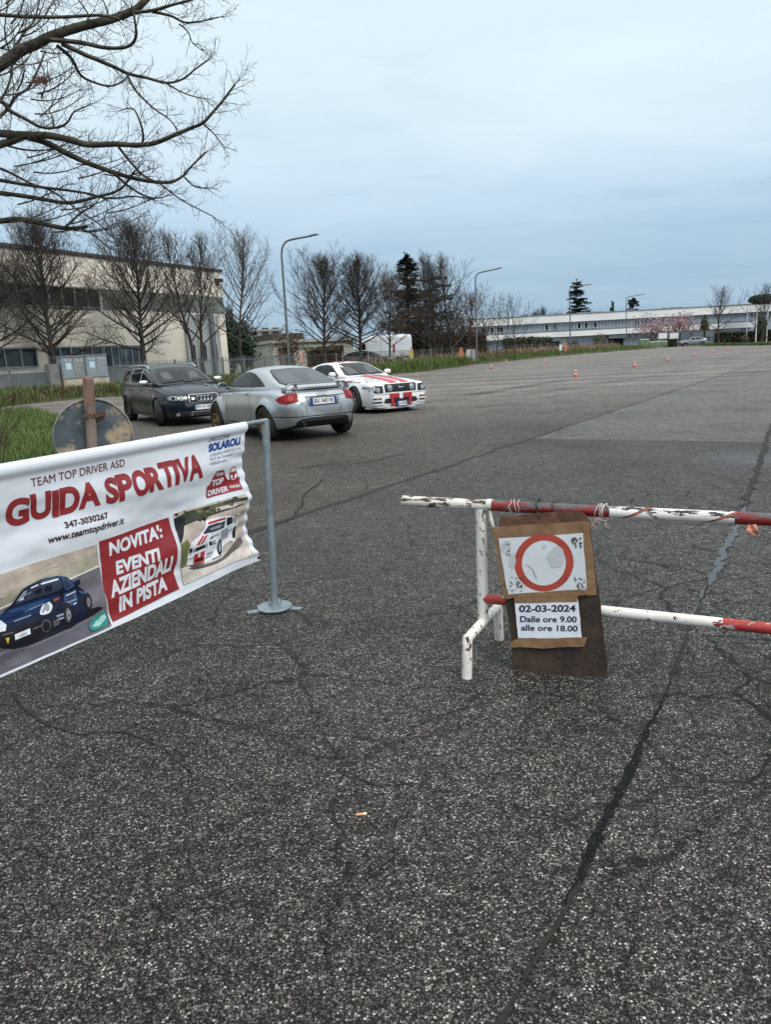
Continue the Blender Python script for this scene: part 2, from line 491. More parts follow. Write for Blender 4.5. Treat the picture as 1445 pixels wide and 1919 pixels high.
def crack_strip(pix, w, mat, name, z, jag=.45, sub=5, seed=1):
    """ragged strip lying on the asphalt along sighted ground points"""
    r = random.Random(seed)
    P = [gnd(*p) for p in pix]
    pts = []
    for a, b in zip(P, P[1:]):
        n = max(2, min(40, int((b-a).length/.022)))
        for i in range(n): pts.append(a.lerp(b, i/n))
    pts.append(P[-1])
    k = len(pts)
    out, ws = [], []
    for i, p in enumerate(pts):
        t = i/(k-1)
        q = mnoise.noise(Vector((p.x*6, p.y*6, seed*3.1)))*.9 + mnoise.noise(Vector((p.x*21, p.y*21, seed)))*.6
        ww = w(t) if callable(w) else w
        tang = (pts[min(i+1, k-1)] - pts[max(i-1, 0)]).normalized()
        nn = Vector((-tang.y, tang.x))
        off = q*ww*jag*1.4
        out.append((p.x + nn.x*off, p.y + nn.y*off))
        jn = mnoise.noise(Vector((p.x*13, p.y*13, seed*7.7)))*1.5 + mnoise.noise(Vector((p.x*40, p.y*40, seed*2.7)))*.8
        ws.append(max(.003, ww*(1 + jag*max(-1.3, min(1.6, jn)) + r.uniform(-.08, .08)))*(1 if 0 < i < k-1 else .15))
    v, f = ribbon2d(out, ws)
    mb = MB().add([(x, y, z) for x, y in v], f)
    return tag(mb.build(name, mat, smooth=None), kind='structure')
M_tar = M('bitumen', (.005, .0052, .006), .75, col2=(.012, .012, .0125), nscale=40, bump=.6, bscale=60, spec=.10, col3=(.12, .115, .11), n3=150, lo3=.60, hi3=.68)
M_tarw = M('damp bitumen', (.012, .013, .016), .28, col2=(.02, .02, .023), nscale=40, bump=.2, bscale=55, spec=.7)
M_crack = M('crack dirt', (.008, .007, .006), .95, col2=(.02, .017, .012), nscale=30)
M_moss = M('moss', (.02, .03, .008), .95, col2=(.05, .04, .02), nscale=20)
crack_strip([(1050,1700),(1085,1650),(1110,1590),(1130,1545),(1165,1480),(1195,1420),(1225,1350),(1258,1275)], lambda t: (.006+.024*math.sin(math.pi*min(1, t*1.1+.05))**.8), M_tar, 'tar_seal', .004, .6, seed=3)
crack_strip([(1290,1180),(1310,1135),(1335,1085),(1360,1030),(1385,975),(1402,938)], lambda t: .016+.028*math.sin(math.pi*t), M_tarw, 'tar_seal', .004, .6, seed=8)
crack_strip([(1258,1275),(1280,1220),(1300,1160),(1330,1095)], .016, M_crack, 'crack', .0055, .5, seed=4)
crack_strip([(1395,950),(1408,920),(1418,890),(1428,858),(1436,833),(1450,790)], .05, M_crack, 'crack', .0055, .5, seed=5)
crack_strip([(1085,1655),(1040,1740),(990,1830),(930,1930)], .014, M_crack, 'crack', .0055, .5, seed=6)
crack_strip([(560,880),(600,872),(650,872),(700,864),(760,850)], .03, M_crack, 'crack', .0055, .5, seed=9)
crack_strip([(606,898),(590,913),(570,925),(566,945),(548,972),(515,985),(470,1000),(440,1020)], lambda t: .03-.012*t, M_crack, 'crack', .0055, .6, seed=10)
crack_strip([(20,1300),(45,1330),(90,1360),(150,1378),(230,1372),(300,1400),(360,1452),(450,1470),(560,1478)], lambda t: .013-.009*t, M_crack, 'crack', .0055, .7, seed=11)
crack_strip([(360,1452),(352,1510),(330,1570)], .005, M_crack, 'crack', .0055, .5, seed=12)
crack_strip([(500,1370),(560,1385),(640,1378),(720,1390),(820,1380)], .004, M_crack, 'crack', .0055, .5, seed=13)
crack_strip([(1170,1250),(1080,1300),(990,1340),(960,1400),(1000,1415)], .004, M_crack, 'crack', .0055, .5, seed=14)

# grass verges: raised earth with blades
M_earth = M('verge earth', (.045, .055, .02), .95, col2=(.09, .07, .04), nscale=1.2)
M_grass = M('grass', (.052, .108, .022), .7, col2=(.12, .15, .05), nscale=.9, lo=.35, hi=.7, spec=.2)
M_dry = M('dry reeds', (.36, .265, .175), .8, col2=(.22, .155, .10), nscale=1.5)
M_weed = M('brown weeds', (.075, .05, .03), .85, col2=(.12, .09, .045), nscale=2)
def verge(name, front, back, zf, zb):
    mb = MB()
    n = len(front)
    vs = [(p[0], p[1], .004) for p in front] + [(p[0]+(q[0]-p[0])*.08, p[1]+(q[1]-p[1])*.08, zf) for p, q in zip(front, back)] + [(q[0], q[1], zb) for q in back]
    fs = []
    for r_ in range(2):
        for i in range(n-1): fs.append((r_*n+i, r_*n+i+1, (r_+1)*n+i+1, (r_+1)*n+i))
    mb.add(vs, fs)
    return tag(mb.build(name, M_earth, smooth=60), kind='structure')
def poly_lerp(P, t):
    L_ = [0]
    for a, b in zip(P, P[1:]): L_.append(L_[-1] + math.hypot(b[0]-a[0], b[1]-a[1]))
    s = t*L_[-1]
    for i in range(len(P)-1):
        if s <= L_[i+1] or i == len(P)-2:
            k = (s-L_[i])/max(1e-6, L_[i+1]-L_[i])
            return (P[i][0]+(P[i+1][0]-P[i][0])*k, P[i][1]+(P[i+1][1]-P[i][1])*k)
def blade(mb, x, y, z, h, w, lean, az, mi=0):
    c, s = math.cos(az), math.sin(az)
    px, py = -s*w/2, c*w/2
    mx, my = x + c*lean*.35*h, y + s*lean*.35*h
    tx, ty = x + c*lean*h, y + s*lean*h
    mb.add([(x-px, y-py, z), (x+px, y+py, z), (mx+px*.7, my+py*.7, z+h*.6), (mx-px*.7, my-py*.7, z+h*.6), (tx, ty, z+h*(1-.25*lean))],
           [(0, 1, 2, 3), (3, 2, 4)], mi)
def blades(name, front, back, n, h, w, mats, zf, zb, seed, pick=None, smin=0.0, smax=1.0, tpow=1.0):
    r = random.Random(seed)
    mb = MB()
    for _ in range(n):
        t = r.random()**tpow
        s = r.uniform(smin, smax)
        a, b = poly_lerp(front, t), poly_lerp(back, t)
        x, y = a[0]+(b[0]-a[0])*s, a[1]+(b[1]-a[1])*s
        cl = .55+.9*max(0, .5+mnoise.noise(Vector((x*.7, y*.7, seed))))
        if r.random() > cl: continue
        hh = r.uniform(*h)*(.6+.5*cl)
        mi = pick(x, y, s, r) if pick else 0
        blade(mb, x, y, (zf + (zb-zf)*s)*min(1, s/.08) - .01, hh, w*r.uniform(.7, 1.3), r.uniform(.1, .8), r.uniform(0, 6.283), mi)
    return tag(mb.build(name, mats, smooth=None), kind='stuff')
def g2(*q): p = gnd(*q); return (p.x, p.y)
# verge along the far side of the car park, from the left edge of the picture to the far right
vf = [(-34, 15), (-24.5, 27), g2(0, 763), g2(155, 747), g2(235, 743), (-7, 41), (-2, 47), g2(790, 697), g2(893, 683), g2(1000, 672), g2(1100, 663), g2(1200, 655), g2(1232, 653)]
vb = []
for i, p in enumerate(vf):
    a, b = vf[max(0, i-1)], vf[min(len(vf)-1, i+1)]
    d = Vector((b[0]-a[0], b[1]-a[1])).normalized()
    vb.append((p[0]-d.y*6.0, p[1]+d.x*6.0))
verge('verge', vf, vb, .22, .38)
def pickA(x, y, s, r):
    k = mnoise.noise(Vector((x*.35, y*.35, 2)))
    return 1 if k > .18 and r.random() < .55 else 0
blades('verge_grass', vf[2:], vb[2:], 26000, (.22, .52), .045, [M_grass, M_weed], .22, .38, 1, pickA, 0, .75, 1.5)
# the lawn that runs on behind the fence, and the near patch on the left
def lawn():
    mb = MB(); far = []
    for i, p in enumerate(vb):
        q = vf[i]; d = Vector((p[0]-q[0], p[1]-q[1])).normalized()
        far.append((p[0]+d.x*70, p[1]+d.y*70))
    z = [.36 if i < 8 else .36 - .34*min(1, (i-7)/3) for i in range(len(vb))]
    n = len(vb)
    mb.add([(p[0], p[1], a) for p, a in zip(vb, z)] + [(p[0], p[1], a) for p, a in zip(far, z)], [(i, i+1, n+i+1, n+i) for i in range(n-1)])
    tag(mb.build('lawn', M('lawn', (.07, .10, .03), .9, col2=(.12, .10, .05), nscale=.4), smooth=None), kind='structure')
lawn()
ff_ = [g2(1318, 648.6), g2(1345, 648.2), g2(1400, 647.6), g2(1460, 647), g2(1600, 645)]
fb_ = [(p[0]+2, p[1]+14) for p in ff_]
verge('far_verge', ff_, fb_, .12, .2)
blades('far_grass', ff_, fb_, 5000, (.12, .3), .09, [M_grass, M_weed], .12, .2, 15, lambda x, y, s, r: 1 if r.random() < .12 else 0, 0, .9)
nf_ = [g2(60, 772), g2(112, 782), g2(125, 815), (-5.3, 13.2), (-4.0, 9.5), (-3.2, 6.6)]
nb_ = [(-22, 27), (-20, 24), (-16, 18), (-13, 13.4), (-11, 9.5), (-9, 6.4)]
verge('near_verge', nf_, nb_, .05, .10)
blades('near_grass', nf_, nb_, 30000, (.10, .30), .014, [M_grass, M_weed], .05, .10, 2, lambda x, y, s, r: 1 if r.random() < -.02 + .35*max(0, mnoise.noise(Vector((x*.8, y*.8, 9)))) else 0, 0, .75)
def strips(i0, i1): return vf[i0:i1], vb[i0:i1]
blades('brown_weeds', vf[2:6], vb[2:6], 3000, (.2, .5), .03, [M_weed, M_dry], .22, .38, 4, lambda x, y, s, r: 1 if r.random() < .06 else 0, .02, .32)
blades('dry_reeds', vf[8:12], vb[8:12], 8000, (.35, 1.0), .06, [M_dry, M_weed], .22, .38, 5, lambda x, y, s, r: 1 if r.random() < .4 else 0, .45, .95)
blades('verge_grass', vf[6:9], vb[6:9], 9000, (.28, .62), .05, [M_grass, M_weed], .22, .38, 12, lambda x, y, s, r: 1 if r.random() < .06 else 0, .01, .55)
blades('dry_reeds', vf[7:9], vb[7:9], 500, (.5, 1.1), .05, [M_dry, M_weed], .22, .38, 6, lambda x, y, s, r: 1 if r.random() < .4 else 0, .65, .98)
# ================================================================== RED AND WHITE BARRIER
def chipped(name, paint, under, ns=26.0, lo=.58, hi=.60, streak=(1,1,1), grime=(.30,.25,.18), amount=.35, topwear=0.0):
    m, nt, b, L = base_mat(name)
    b.inputs['Roughness'].default_value = .45
    tc = N(nt, 'ShaderNodeTexCoord')
    mp = N(nt, 'ShaderNodeMapping'); mp.inputs['Scale'].default_value = streak
    L(tc.outputs['Object'], mp.inputs[0])
    n = N(nt, 'ShaderNodeTexNoise', i_Scale=ns, i_Detail=8.0, i_Roughness=.68); L(mp.outputs[0], n.inputs['Vector'])
    nv = n.outputs[0]
    if topwear:
        ge = N(nt, 'ShaderNodeNewGeometry'); sz = N(nt, 'ShaderNodeSeparateXYZ'); L(ge.outputs['Normal'], sz.inputs[0])
        nv = mth(nt, 'MULTIPLY_ADD', sz.outputs[2], topwear, nv)
    f = ramp(nt, nv, [(lo, 0.0), (hi, 1.0)])
    n2 = N(nt, 'ShaderNodeTexNoise', i_Scale=7.0, i_Detail=6.0, i_Roughness=.7); L(mp.outputs[0], n2.inputs['Vector'])
    g = ramp(nt, n2.outputs[0], [(.42, 0.0), (.72, amount)])
    n3 = N(nt, 'ShaderNodeTexNoise', i_Scale=60.0, i_Detail=3.0); L(mp.outputs[0], n3.inputs['Vector'])
    u = mix(nt, n3.outputs[0], under, tuple(x*.35 for x in under))
    c = mix(nt, f, mix(nt, g, paint, grime), u)
    L(c, b.inputs['Base Color'])
    L(ramp(nt, f, [(0, .42), (1, .9)]), b.inputs['Roughness'])
    bp = N(nt, 'ShaderNodeBump', i_Strength=.5, i_Distance=.003); bp.invert = True
    L(f, bp.inputs['Height']); L(bp.outputs[0], b.inputs['Normal'])
    return m
M_white_chip = chipped('chipped white paint', (.72, .71, .67), (.10, .055, .03), 46, .575, .60, (.9, 1, .5))
M_white_worn = chipped('badly worn white paint', (.70, .69, .65), (.10, .06, .04), 38, .525, .55, (.35, 1, 1.3), (.30, .23, .15), .6)
M_white_grey = chipped('white paint worn to grey', (.72, .71, .68), (.06, .065, .07), 34, .575, .595, (.35, 1, 1.3), topwear=.09)
M_red_old = chipped('old red paint', (.20, .013, .012), (.17, .15, .16), 26, .55, .575, (.35, 1, 1.4), (.12, .02, .015), .5, .14)
M_red_chip = chipped('red paint with white chips', (.36, .03, .026), (.75, .72, .68), 30, .60, .615, (.5, 1, 1), (.2, .03, .02), .4)
M_red_spot = chipped('white paint with red chips', (.74, .73, .69), (.28, .03, .025), 27, .605, .62, (.7, 1, 1))
Pb = Vector((.458, 3.466, 0)); AB = R(-26.6)
Db = Vector((math.cos(AB), math.sin(AB), 0)); Nb = Vector((math.sin(AB), -math.cos(AB), 0))   # Nb faces the viewer
def zb5(x, y, off=0.0):                      # sighted point -> barrier's own coordinates
    p = onplane(740 + x/3.284, 900 + y/3.284, Pb + Nb*off, Db) - Pb
    return Vector((p.dot(Db), -p.dot(Nb), p.z))
def barrier():
    t = thing('road_barrier', 'chipped red and white tube barrier with the round prohibition sign hanging on it', 'barrier', Pb, AB)
    sx = lambda x, y: zb5((x-740)*3.284, (y-900)*3.284).x
    zt, zl = .785, .313
    x0, x1, x2, x3 = sx(755, 938), sx(918, 945), sx(1145, 958), sx(1378, 972)
    xe = 3.0
    nx = lambda a, b, n=6: [a+(b-a)*i/n for i in range(n+1)]
    mb = MB()
    seg = [(x0, x1, 0), (x1, x2, 1), (x2, x3, 2), (x3, x3+.68, 1), (x3+.68, x3+1.3, 2), (x3+1.3, xe+.3, 1)]
    for a, b, mi in seg: mb.tube([(x, 0, zt - .006*math.sin((x-x0)*1.2)) for x in nx(a, b)], .0265 if mi != 1 else .0268, 16, mi, cap=False)
    mb.lathe([(.0005, x0), (.026, x0+.0005)], 16, (0, 0, zt), 'X', 3)
    mb.build('top_rail', [M_white_worn, M_red_old, M_white_grey, M_crack], t, smooth=50)
    mb = MB()
    l1, l2 = sx(1128, 1141), sx(1355, 1170)
    for a, b, mi in [(.0, l1, 0), (l1, l2, 1), (l2, l2+.66, 0), (l2+.66, l2+1.3, 1), (l2+1.3, xe, 0)]:
        mb.tube([(x, 0, zl) for x in nx(a, b)], .0245, 16, mi, cap=False)
    mb.build('lower_rail', [M_red_chip, M_red_spot], t, smooth=50)
    for X in (0.0, xe):
        mb = MB(); mb.tube([(X, 0, .19), (X, 0, .45), (X, 0, zt-.02)], [.027, .0265, .026], 16)
        mb.build('post', M_white_chip, t, smooth=50)
        mb = MB()
        h = .175
        for s in (-1, 1):
            mb = MB()
            mb.tube([(X, s*.252, 0), (X, s*.243, h*.5), (X, s*.235, h+.012), (X, s*.228, h+.03)], [.0245, .0245, .0245, .018], 14)
            mb.build('leg', M_white_chip, t, smooth=60)
        mb = MB(); mb.tube([(X, -.247, h+.008), (X, -.235, h+.013), (X, 0, h+.018), (X, .235, h+.013), (X, .247, h+.008)], [.016, .0235, .0235, .0235, .016], 14)
        mb.build('cross_foot', M_white_chip, t, smooth=60)
    # white plastic band and tape remains wound round the rail
    mb = MB(); mb.tube([(x1-.012, 0, zt), (x1+.014, 0, zt)], .0285, 16)
    M_pl = M('white plastic', (.62, .60, .56), .45)
    mb.build('plastic_band', M_pl, t, smooth=60)
    mb = MB()
    mb.tube([(x1+.004, -.012, zt-.024), (x1+.010, -.015, zt-.07), (x1+.022, -.02, zt-.10), (x1+.03, -.02, zt-.115)], [.008, .011, .008, .003], 6)
    mb.build('plastic_tail', M_pl, t, smooth=60)
    r = random.Random(3)
    for xx in (x1+.11, x2-.06, x2-.04):
        p = []
        for k in range(22):
            an = k*.75
            p.append((xx + .004*k*.4 + r.uniform(-.012, .012), -math.sin(an)*(.029+r.uniform(0, .004)), zt + math.cos(an)*(.029+r.uniform(0, .004))))
        mb = MB(); mb.tube(p, .0016, 4); mb.build('plastic_tie', M_pl, t, smooth=60)
    mb = MB()
    for k in range(7):
        a = x2 - .09 + .012*k
        p = [Vector((a, -.025, zt-.028))]
        for q in range(7): p.append(p[-1] + Vector((r.uniform(-.02, .025), r.uniform(-.01, .006), -r.uniform(.002, .05 if k < 3 else .012))))
        mb.tube(p, [.003, .004, .0035, .003, .004, .003, .002, .001], 4)
    mb.build('tape_remains', M('weathered tape', (.20, .17, .14), .7, col2=(.40, .30, .26), nscale=30), t, smooth=60)
    M_wt_ = M('faded red tape', (.30, .07, .035), .5, col2=(.14, .05, .03), nscale=50)
    for (a, dx, ln) in ((x2+.03, .14, .0), (x2+.36, .16, .0)):
        p = []
        for k in range(9):
            u = k/8; an = -1.0 + 2.6*u
            p.append((a + dx*u, -.0285*math.cos(an-.3), zt + .0285*math.sin(an-.6)))
        vs = []
        for q in p: vs += [(q[0]-.012, q[1], q[2]), (q[0]+.012, q[1], q[2])]
        MB().add(vs, [(2*i, 2*i+1, 2*i+3, 2*i+2) for i in range(8)]).build('wound_tape', M_wt_, t, smooth=60)
    sc_ = sx(1410, 985)
    mb = MB()
    rows = [[Vector((sc_-.012+.014*j, -.022-.006*(j % 2), zt-.024)) for j in range(3)], [Vector((sc_-.02+.022*j, -.03-.008*((j+1) % 2), zt-.048)) for j in range(3)], [Vector((sc_-.008+.016*j, -.026-.006*(j % 2), zt-.068)) for j in range(3)]]
    mb.add([p for rr in rows for p in rr], [(i*3+j, i*3+j+1, i*3+j+4, i*3+j+3) for i in range(2) for j in range(2)])
    mb.build('tape_scrap', M('orange tape scrap', (.50, .20, .12), .5, col2=(.35, .12, .07), nscale=60), t, smooth=None)
    return t
barrier()

# ---------------------------------------------------------------- the hanging sign
M_rust_plate = M('rusty steel plate', (.026, .019, .015), .85, col2=(.065, .04, .026), nscale=9, col3=(.10, .05, .025), n3=24, lo3=.56, hi3=.75, bump=.25, bscale=60)
M_kraft = M('brown parcel tape', (.20, .115, .06), .38, col2=(.27, .165, .09), nscale=14, bump=.3, bscale=18)
M_board_top = M('weathered brown board', (.085, .04, .022), .8, col2=(.15, .075, .04), nscale=18, bump=.3, bscale=40)
M_sign_white = M('worn white sign face', (.66, .69, .72), .4, col2=(.58, .62, .66), nscale=5)
M_ring_red = M('faded sign red', (.42, .062, .040), .45, col2=(.33, .05, .035), nscale=12)
M_paper = M('paper', (.74, .77, .84), .7, col2=(.62, .66, .76), nscale=7, bump=.25, bscale=9)
M_ink = M('black ink', (.012, .014, .03), .6)
M_stain = M('flaked patch', (.50, .52, .55), .6, col2=(.47, .48, .51), nscale=20)
M_bare = M('flaked dark metal', (.07, .065, .06), .7, col2=(.16, .13, .10), nscale=40)
def hanging_sign():
    t = thing('hanging_sign', 'round red ring prohibition sign taped to a dark steel plate with a dated paper notice', 'sign', Pb, AB)
    Z0 = .045
    def P(x, y, lift=0.0):
        v = zb5(x, y, Z0)
        # the plate hangs with its foot swung a little towards the viewer
        v.y -= lift + (.76 - v.z)*.05
        return v
    def plate(name, pts, lift, thick, mat, par=t, bev=True):
        pp = [P(x, y, lift) for x, y in pts]
        return MB().prism(pp, Vector((0, thick, 0))).build(name, mat, par, smooth=None)
    def wavy(pts, amp, seed, n=6):
        r = random.Random(seed); o = []
        for a, b in zip(pts, pts[1:] + pts[:1]):
            for i in range(n):
                u = i/n
                o.append((a[0]+(b[0]-a[0])*u + (r.uniform(-amp, amp) if i else 0), a[1]+(b[1]-a[1])*u + (r.uniform(-amp, amp) if i else 0)))
        return o
    st = [(690, 300), (1205, 290), (1240, 560), (1268, 720), (1296, 960), (1318, 1130), (1316, 1175), (1300, 1190), (1150, 1186), (1000, 1174), (800, 1162), (738, 1156), (734, 1100), (735, 1010), (712, 860), (690, 740), (668, 600)]
    plate('steel_plate', st, 0, .004, M_rust_plate)
    plate('board', wavy([(648, 226), (880, 204), (1128, 184), (1165, 205), (1200, 246), (1212, 330), (1250, 640), (1256, 702), (690, 716), (660, 520), (640, 380)], 2.5, 1, 3), .003, .003, M_board_top)
    # four strips of tape round the sign face
    mb = MB()
    def strip(pts, lift, seed): mb.prism([P(x, y, lift) for x, y in wavy(pts, 3.0, seed, 5)], Vector((0, .0015, 0)))
    strip([(603, 285), (1178, 248), (1190, 322), (612, 352)], .0085, 1)
    strip([(606, 292), (645, 345), (720, 708), (684, 715), (655, 540)], .0100, 2)
    strip([(1158, 262), (1200, 250), (1252, 690), (1200, 705), (1186, 640)], .0115, 3)
    mb.build('tape_frame', M_kraft, t, smooth=None)
    face = plate('sign_face', wavy([(646, 352), (1164, 320), (1190, 668), (1050, 676), (716, 702), (690, 600)], 2.0, 5, 4), .0125, .0015, M_sign_white)
    def print_on(name, vs, fs, lift, mat, par=t):
        return MB().add([P(x, y, lift) for x, y in vs], fs).build(name, mat, par, smooth=None)
    a, b = circ(927, 500, 135, 56, 136), circ(927, 498, 181, 56, 174)
    print_on('red_ring', a + b, [(i, (i+1) % 56, 56+(i+1) % 56, 56+i) for i in range(56)], .0134, M_ring_red)
    def blob(cx, cy, rx, ry, seed, n=26, am=.35):
        return [(cx + rx*math.cos(6.283*i/n)*(1+am*mnoise.noise(Vector((math.cos(6.283*i/n)*1.4, math.sin(6.283*i/n)*1.4, seed)))),
                 cy + ry*math.sin(6.283*i/n)*(1+am*mnoise.noise(Vector((math.cos(6.283*i/n)*1.4, math.sin(6.283*i/n)*1.4, seed))))) for i in range(n)]
    vs, fs = [], []
    def addp(poly):
        o = len(vs); vs.extend(poly); fs.append(tuple(range(o, o+len(poly))))
    addp(blob(1000, 468, 52, 66, 1.2)); addp(blob(690, 400, 28, 40, 4.4)); addp(blob(735, 490, 20, 46, 2.7)); addp(blob(928, 402, 12, 12, 7))
    print_on('flaked_patch', vs, fs, .0140, M_stain, face)
    vs, fs = [], []
    r = random.Random(4)
    for k in range(26): addp(blob(1098+r.uniform(0, 60), 345+r.uniform(0, 60), r.uniform(2, 7), r.uniform(3, 10), k, 9))
    for k in range(30): addp(blob(715+r.uniform(0, 85), 585+r.uniform(0, 90)*(1), r.uniform(1.5, 6), r.uniform(2, 9), k+40, 8))
    for k in range(30): addp(blob(1115+r.uniform(0, 70), 590+r.uniform(0, 75), r.uniform(1.5, 6), r.uniform(2, 8), k+90, 8))
    for k in range(10): addp(blob(690+r.uniform(0, 40), 375+r.uniform(0, 80), r.uniform(1.5, 4), r.uniform(3, 10), k+140, 8))
    v2, f2 = ribbon2d([(805, 508), (840, 522), (862, 545), (875, 580), (890, 605)], [1, 3, 3, 4, 1]); o = len(vs); vs.extend(v2); fs.extend(tuple(i+o for i in f) for f in f2)
    print_on('paint_chips', vs, fs, .0146, M_bare, face)
    # the notice
    pap = plate('paper_notice', wavy([(752, 735), (1136, 718), (1152, 830), (1164, 946), (960, 952), (776, 952), (764, 850)], 1.5, 8, 4), .0140, .0008, M_paper)
    mb = MB()
    mb.prism([P(x, y, .0155) for x, y in wavy([(745, 700), (1138, 692), (1134, 734), (940, 738), (752, 741)], 2, 9, 4)], Vector((0, .001, 0)))
    mb.prism([P(x, y, .0165) for x, y in wavy([(690, 690), (1000, 668), (1240, 655), (1246, 690), (1000, 700), (750, 706), (700, 718)], 3, 10, 4)], Vector((0, .001, 0)))
    mb.prism([P(x, y, .0175) for x, y in wavy([(714, 1006), (742, 968), (780, 948), (960, 952), (1164, 946), (1198, 942), (1180, 1000), (1060, 1004), (940, 1012), (800, 1004)], 2, 11, 4)], Vector((0, .001, 0)))
    mb.build('brown_tape', M_kraft, t, smooth=None)
    def text(s, x0, x1, yb0, yb1, h, bold):
        v, f = fit_text(s, 0, 1, 0, 1, bold=bold)
        return [(x0+(x1-x0)*x, (yb0+(yb1-yb0)*x) - y*h) for x, y in v], f
    for s, x0, x1, y0, y1, h, bo in (('02-03-2024', 779, 1125, 796, 793, 42, .03), ('Dalle ore 9.00', 786, 1132, 856, 858, 38, .022), ('alle ore 18.00', 793, 1138, 906, 912, 36, .022)):
        v, f = text(s, x0, x1, y0, y1, h, bo)
        print_on('lettering', v, f, .0152, M_ink, pap)
    mb = MB()
    w = [P(895, 238, .012), P(893, 215, .016), P(886, 190, .02)]
    rail = zb5(882, 155, 0)
    ring = [Vector((rail.x + .004*math.sin(k), -.0305*math.cos(k*.62-1.2), .785 + .0305*math.sin(k*.62-1.2)+.002)) for k in range(11)]
    mb.tube(w + ring, .0035, 6)
    mb.tube([ring[4], ring[4]+Vector((-.012, -.006, .014)), ring[4]+Vector((-.02, -.004, .016))], .003, 6)
    mb.tube([ring[5], ring[5]+Vector((.012, -.006, .012)), ring[5]+Vector((.022, -.004, .008))], .003, 6)
    mb.build('green_wire', M('green wire', (.012, .045, .022), .5), t, smooth=60)
    mb = MB()
    rr = Vector((rail.x+.075, 0, .785))
    mb.tube([rr + Vector((.006*math.sin(k), -.029*math.cos(k*.6-1.2), .029*math.sin(k*.6-1.2))) for k in range(9)], .003, 6)
    mb.build('dark_wire', M('dark wire', (.05, .045, .04), .6), t, smooth=60)
hanging_sign()

# ================================================================== BANNER AND ITS STAND
Ps = gnd(515, 1141); AS = R(243.3)
Ds = Vector((math.cos(AS), math.sin(AS), 0)); Ns = Vector((math.sin(AS), -math.cos(AS), 0))
if Ns.dot(VC - Ps) < 0: Ns = -Ns
M_galv = M('galvanised steel', (.27, .32, .34), .42, .55, col2=(.19, .235, .25), nscale=14, col3=(.10, .10, .095), n3=30, lo3=.62, hi3=.72)
def stand():
    t = thing('banner_stand', 'galvanised post on a round base plate carrying the rail of the white banner', 'stand', Ps)
    tilt = Vector((onplane(497, 786, Ps, Ds) - Ps)); tilt.z = 0
    H = 1.16
    top = Vector((tilt.x, tilt.y, H))
    mb = MB(); mb.tube([Vector((0,0,.02)), top*.5, top], .0235, 16); mb.build('pole', M_galv, t, smooth=50)
    mb = MB(); mb.lathe([(.0, .008), (.104, .008), (.108, .011), (.108, .018), (.104, .022), (0, .022)], 36)
    mb.lathe([(.030, .022), (.027, .036)], 16)
    mb.build('base_plate', M_galv, t, smooth=40)
    for az in (R(203), R(-14), R(95)):
        c, s = math.cos(az), math.sin(az)
        mb = MB(); mb.obox((c*.118, s*.118, .006), (c*.055, s*.055, 0), (-s*.022, c*.022, 0), (0, 0, .005)); mb.build('foot_bar', M_galv, t, smooth=None)
    for sx_ in (-1, 1): MB().obox((sx_*.036, .02, .038), (.002, 0, 0), (0, .012, 0), (0, 0, .016)).build('gusset', M_galv, t, smooth=None)
    mb = MB()
    e = top + Vector((0, 0, -.004)) - Ds*.012
    mb.tube([e, e + Ds*1.4, e + Ds*2.86], .0135, 12)
    mb.build('rail', M_galv, t, smooth=50)
    mb = MB(); mb.tube([e + Ds*2.8 - Vector((0,0,H-.02)), e + Ds*2.8], .0235, 14); mb.build('pole', M_galv, t, smooth=50)
    mb = MB(); mb.lathe([(.0, .004), (.132, .004), (.132, .022), (0, .024)], 30, tuple(e + Ds*2.8 - Vector((0, 0, e.z)))); mb.build('base_plate', M_galv, t, smooth=40)
    return top
stand_top = stand()
VT, VB, UL = 1.172, .352, 2.62
_ue = pchip([(.352, .148), (.38, .162), (.45, .182), (.6, .187), (.84, .192), (.95, .176), (1.05, .16), (1.172, .139)])
def bdisp(u, v):
    d = .014*math.sin(2*math.pi*(v*3.1 + u*.42)) * (.5+.5*math.sin(u*2.3+.6))
    d += .034*mnoise.noise(Vector((u*1.1, v*2.6, 1.7))) + .019*mnoise.noise(Vector((u*2.2 - v*2.0, v*8.5, 4.1)))
    d += .004*mnoise.noise(Vector((u*9, v*22, 8)))
    e = max(0, 1 - (u-.15)/.22)
    d += .018*e*math.sin(v*17+.8) + .006*e*math.sin(v*95)
    k = min(1, max(0, (VT-.07-v)/.12))
    d *= k
    # foot of the cloth swings out a bit
    d += .035*max(0, (.7-v)/.35)**2*(.5+.5*math.sin(u*3.4+2.2))
    # pocket round the rail
    if v > VT-.062:
        q = (v-(VT-.062))/.062
        d += .019*math.sin(math.pi*min(1, q*1.02))**.7
    return d
def BS(u, v, lift=0.0):
    ue = _ue(v) + .004*math.sin(v*48)
    su = u + (ue-.17)*math.exp(-max(0, u-.17)/.2)
    return Ps + Ds*su + Vector((0, 0, v + .006*math.sin(u*5.2)*max(0, (.6-v)/.25))) + Ns*(bdisp(u, v) + lift + .004)
def bz(x, y):                                 # sighted point -> banner coordinates (a runs left to right)
    p = onplane(x/2.89, 780 + y/2.89, Ps, Ds) - Ps
    return (-p.dot(Ds), p.z)
def bz7(x, y): return bz((380 + x/4.25)*2.89, (800 + y/4.25 - 780)*2.89)
M_vinyl = M('white vinyl', (.60, .63, .68), .36, spec=.4)
M_bred = M('banner red', (.235, .020, .022), .4)
M_bdark = M('banner dark red print', (.11, .012, .022), .4)
M_bblk = M('banner black print', (.035, .012, .018), .4)
M_bblue = M('banner blue print', (.010, .055, .24), .4)
M_bgrey = M('banner small print', (.05, .09, .15), .4)
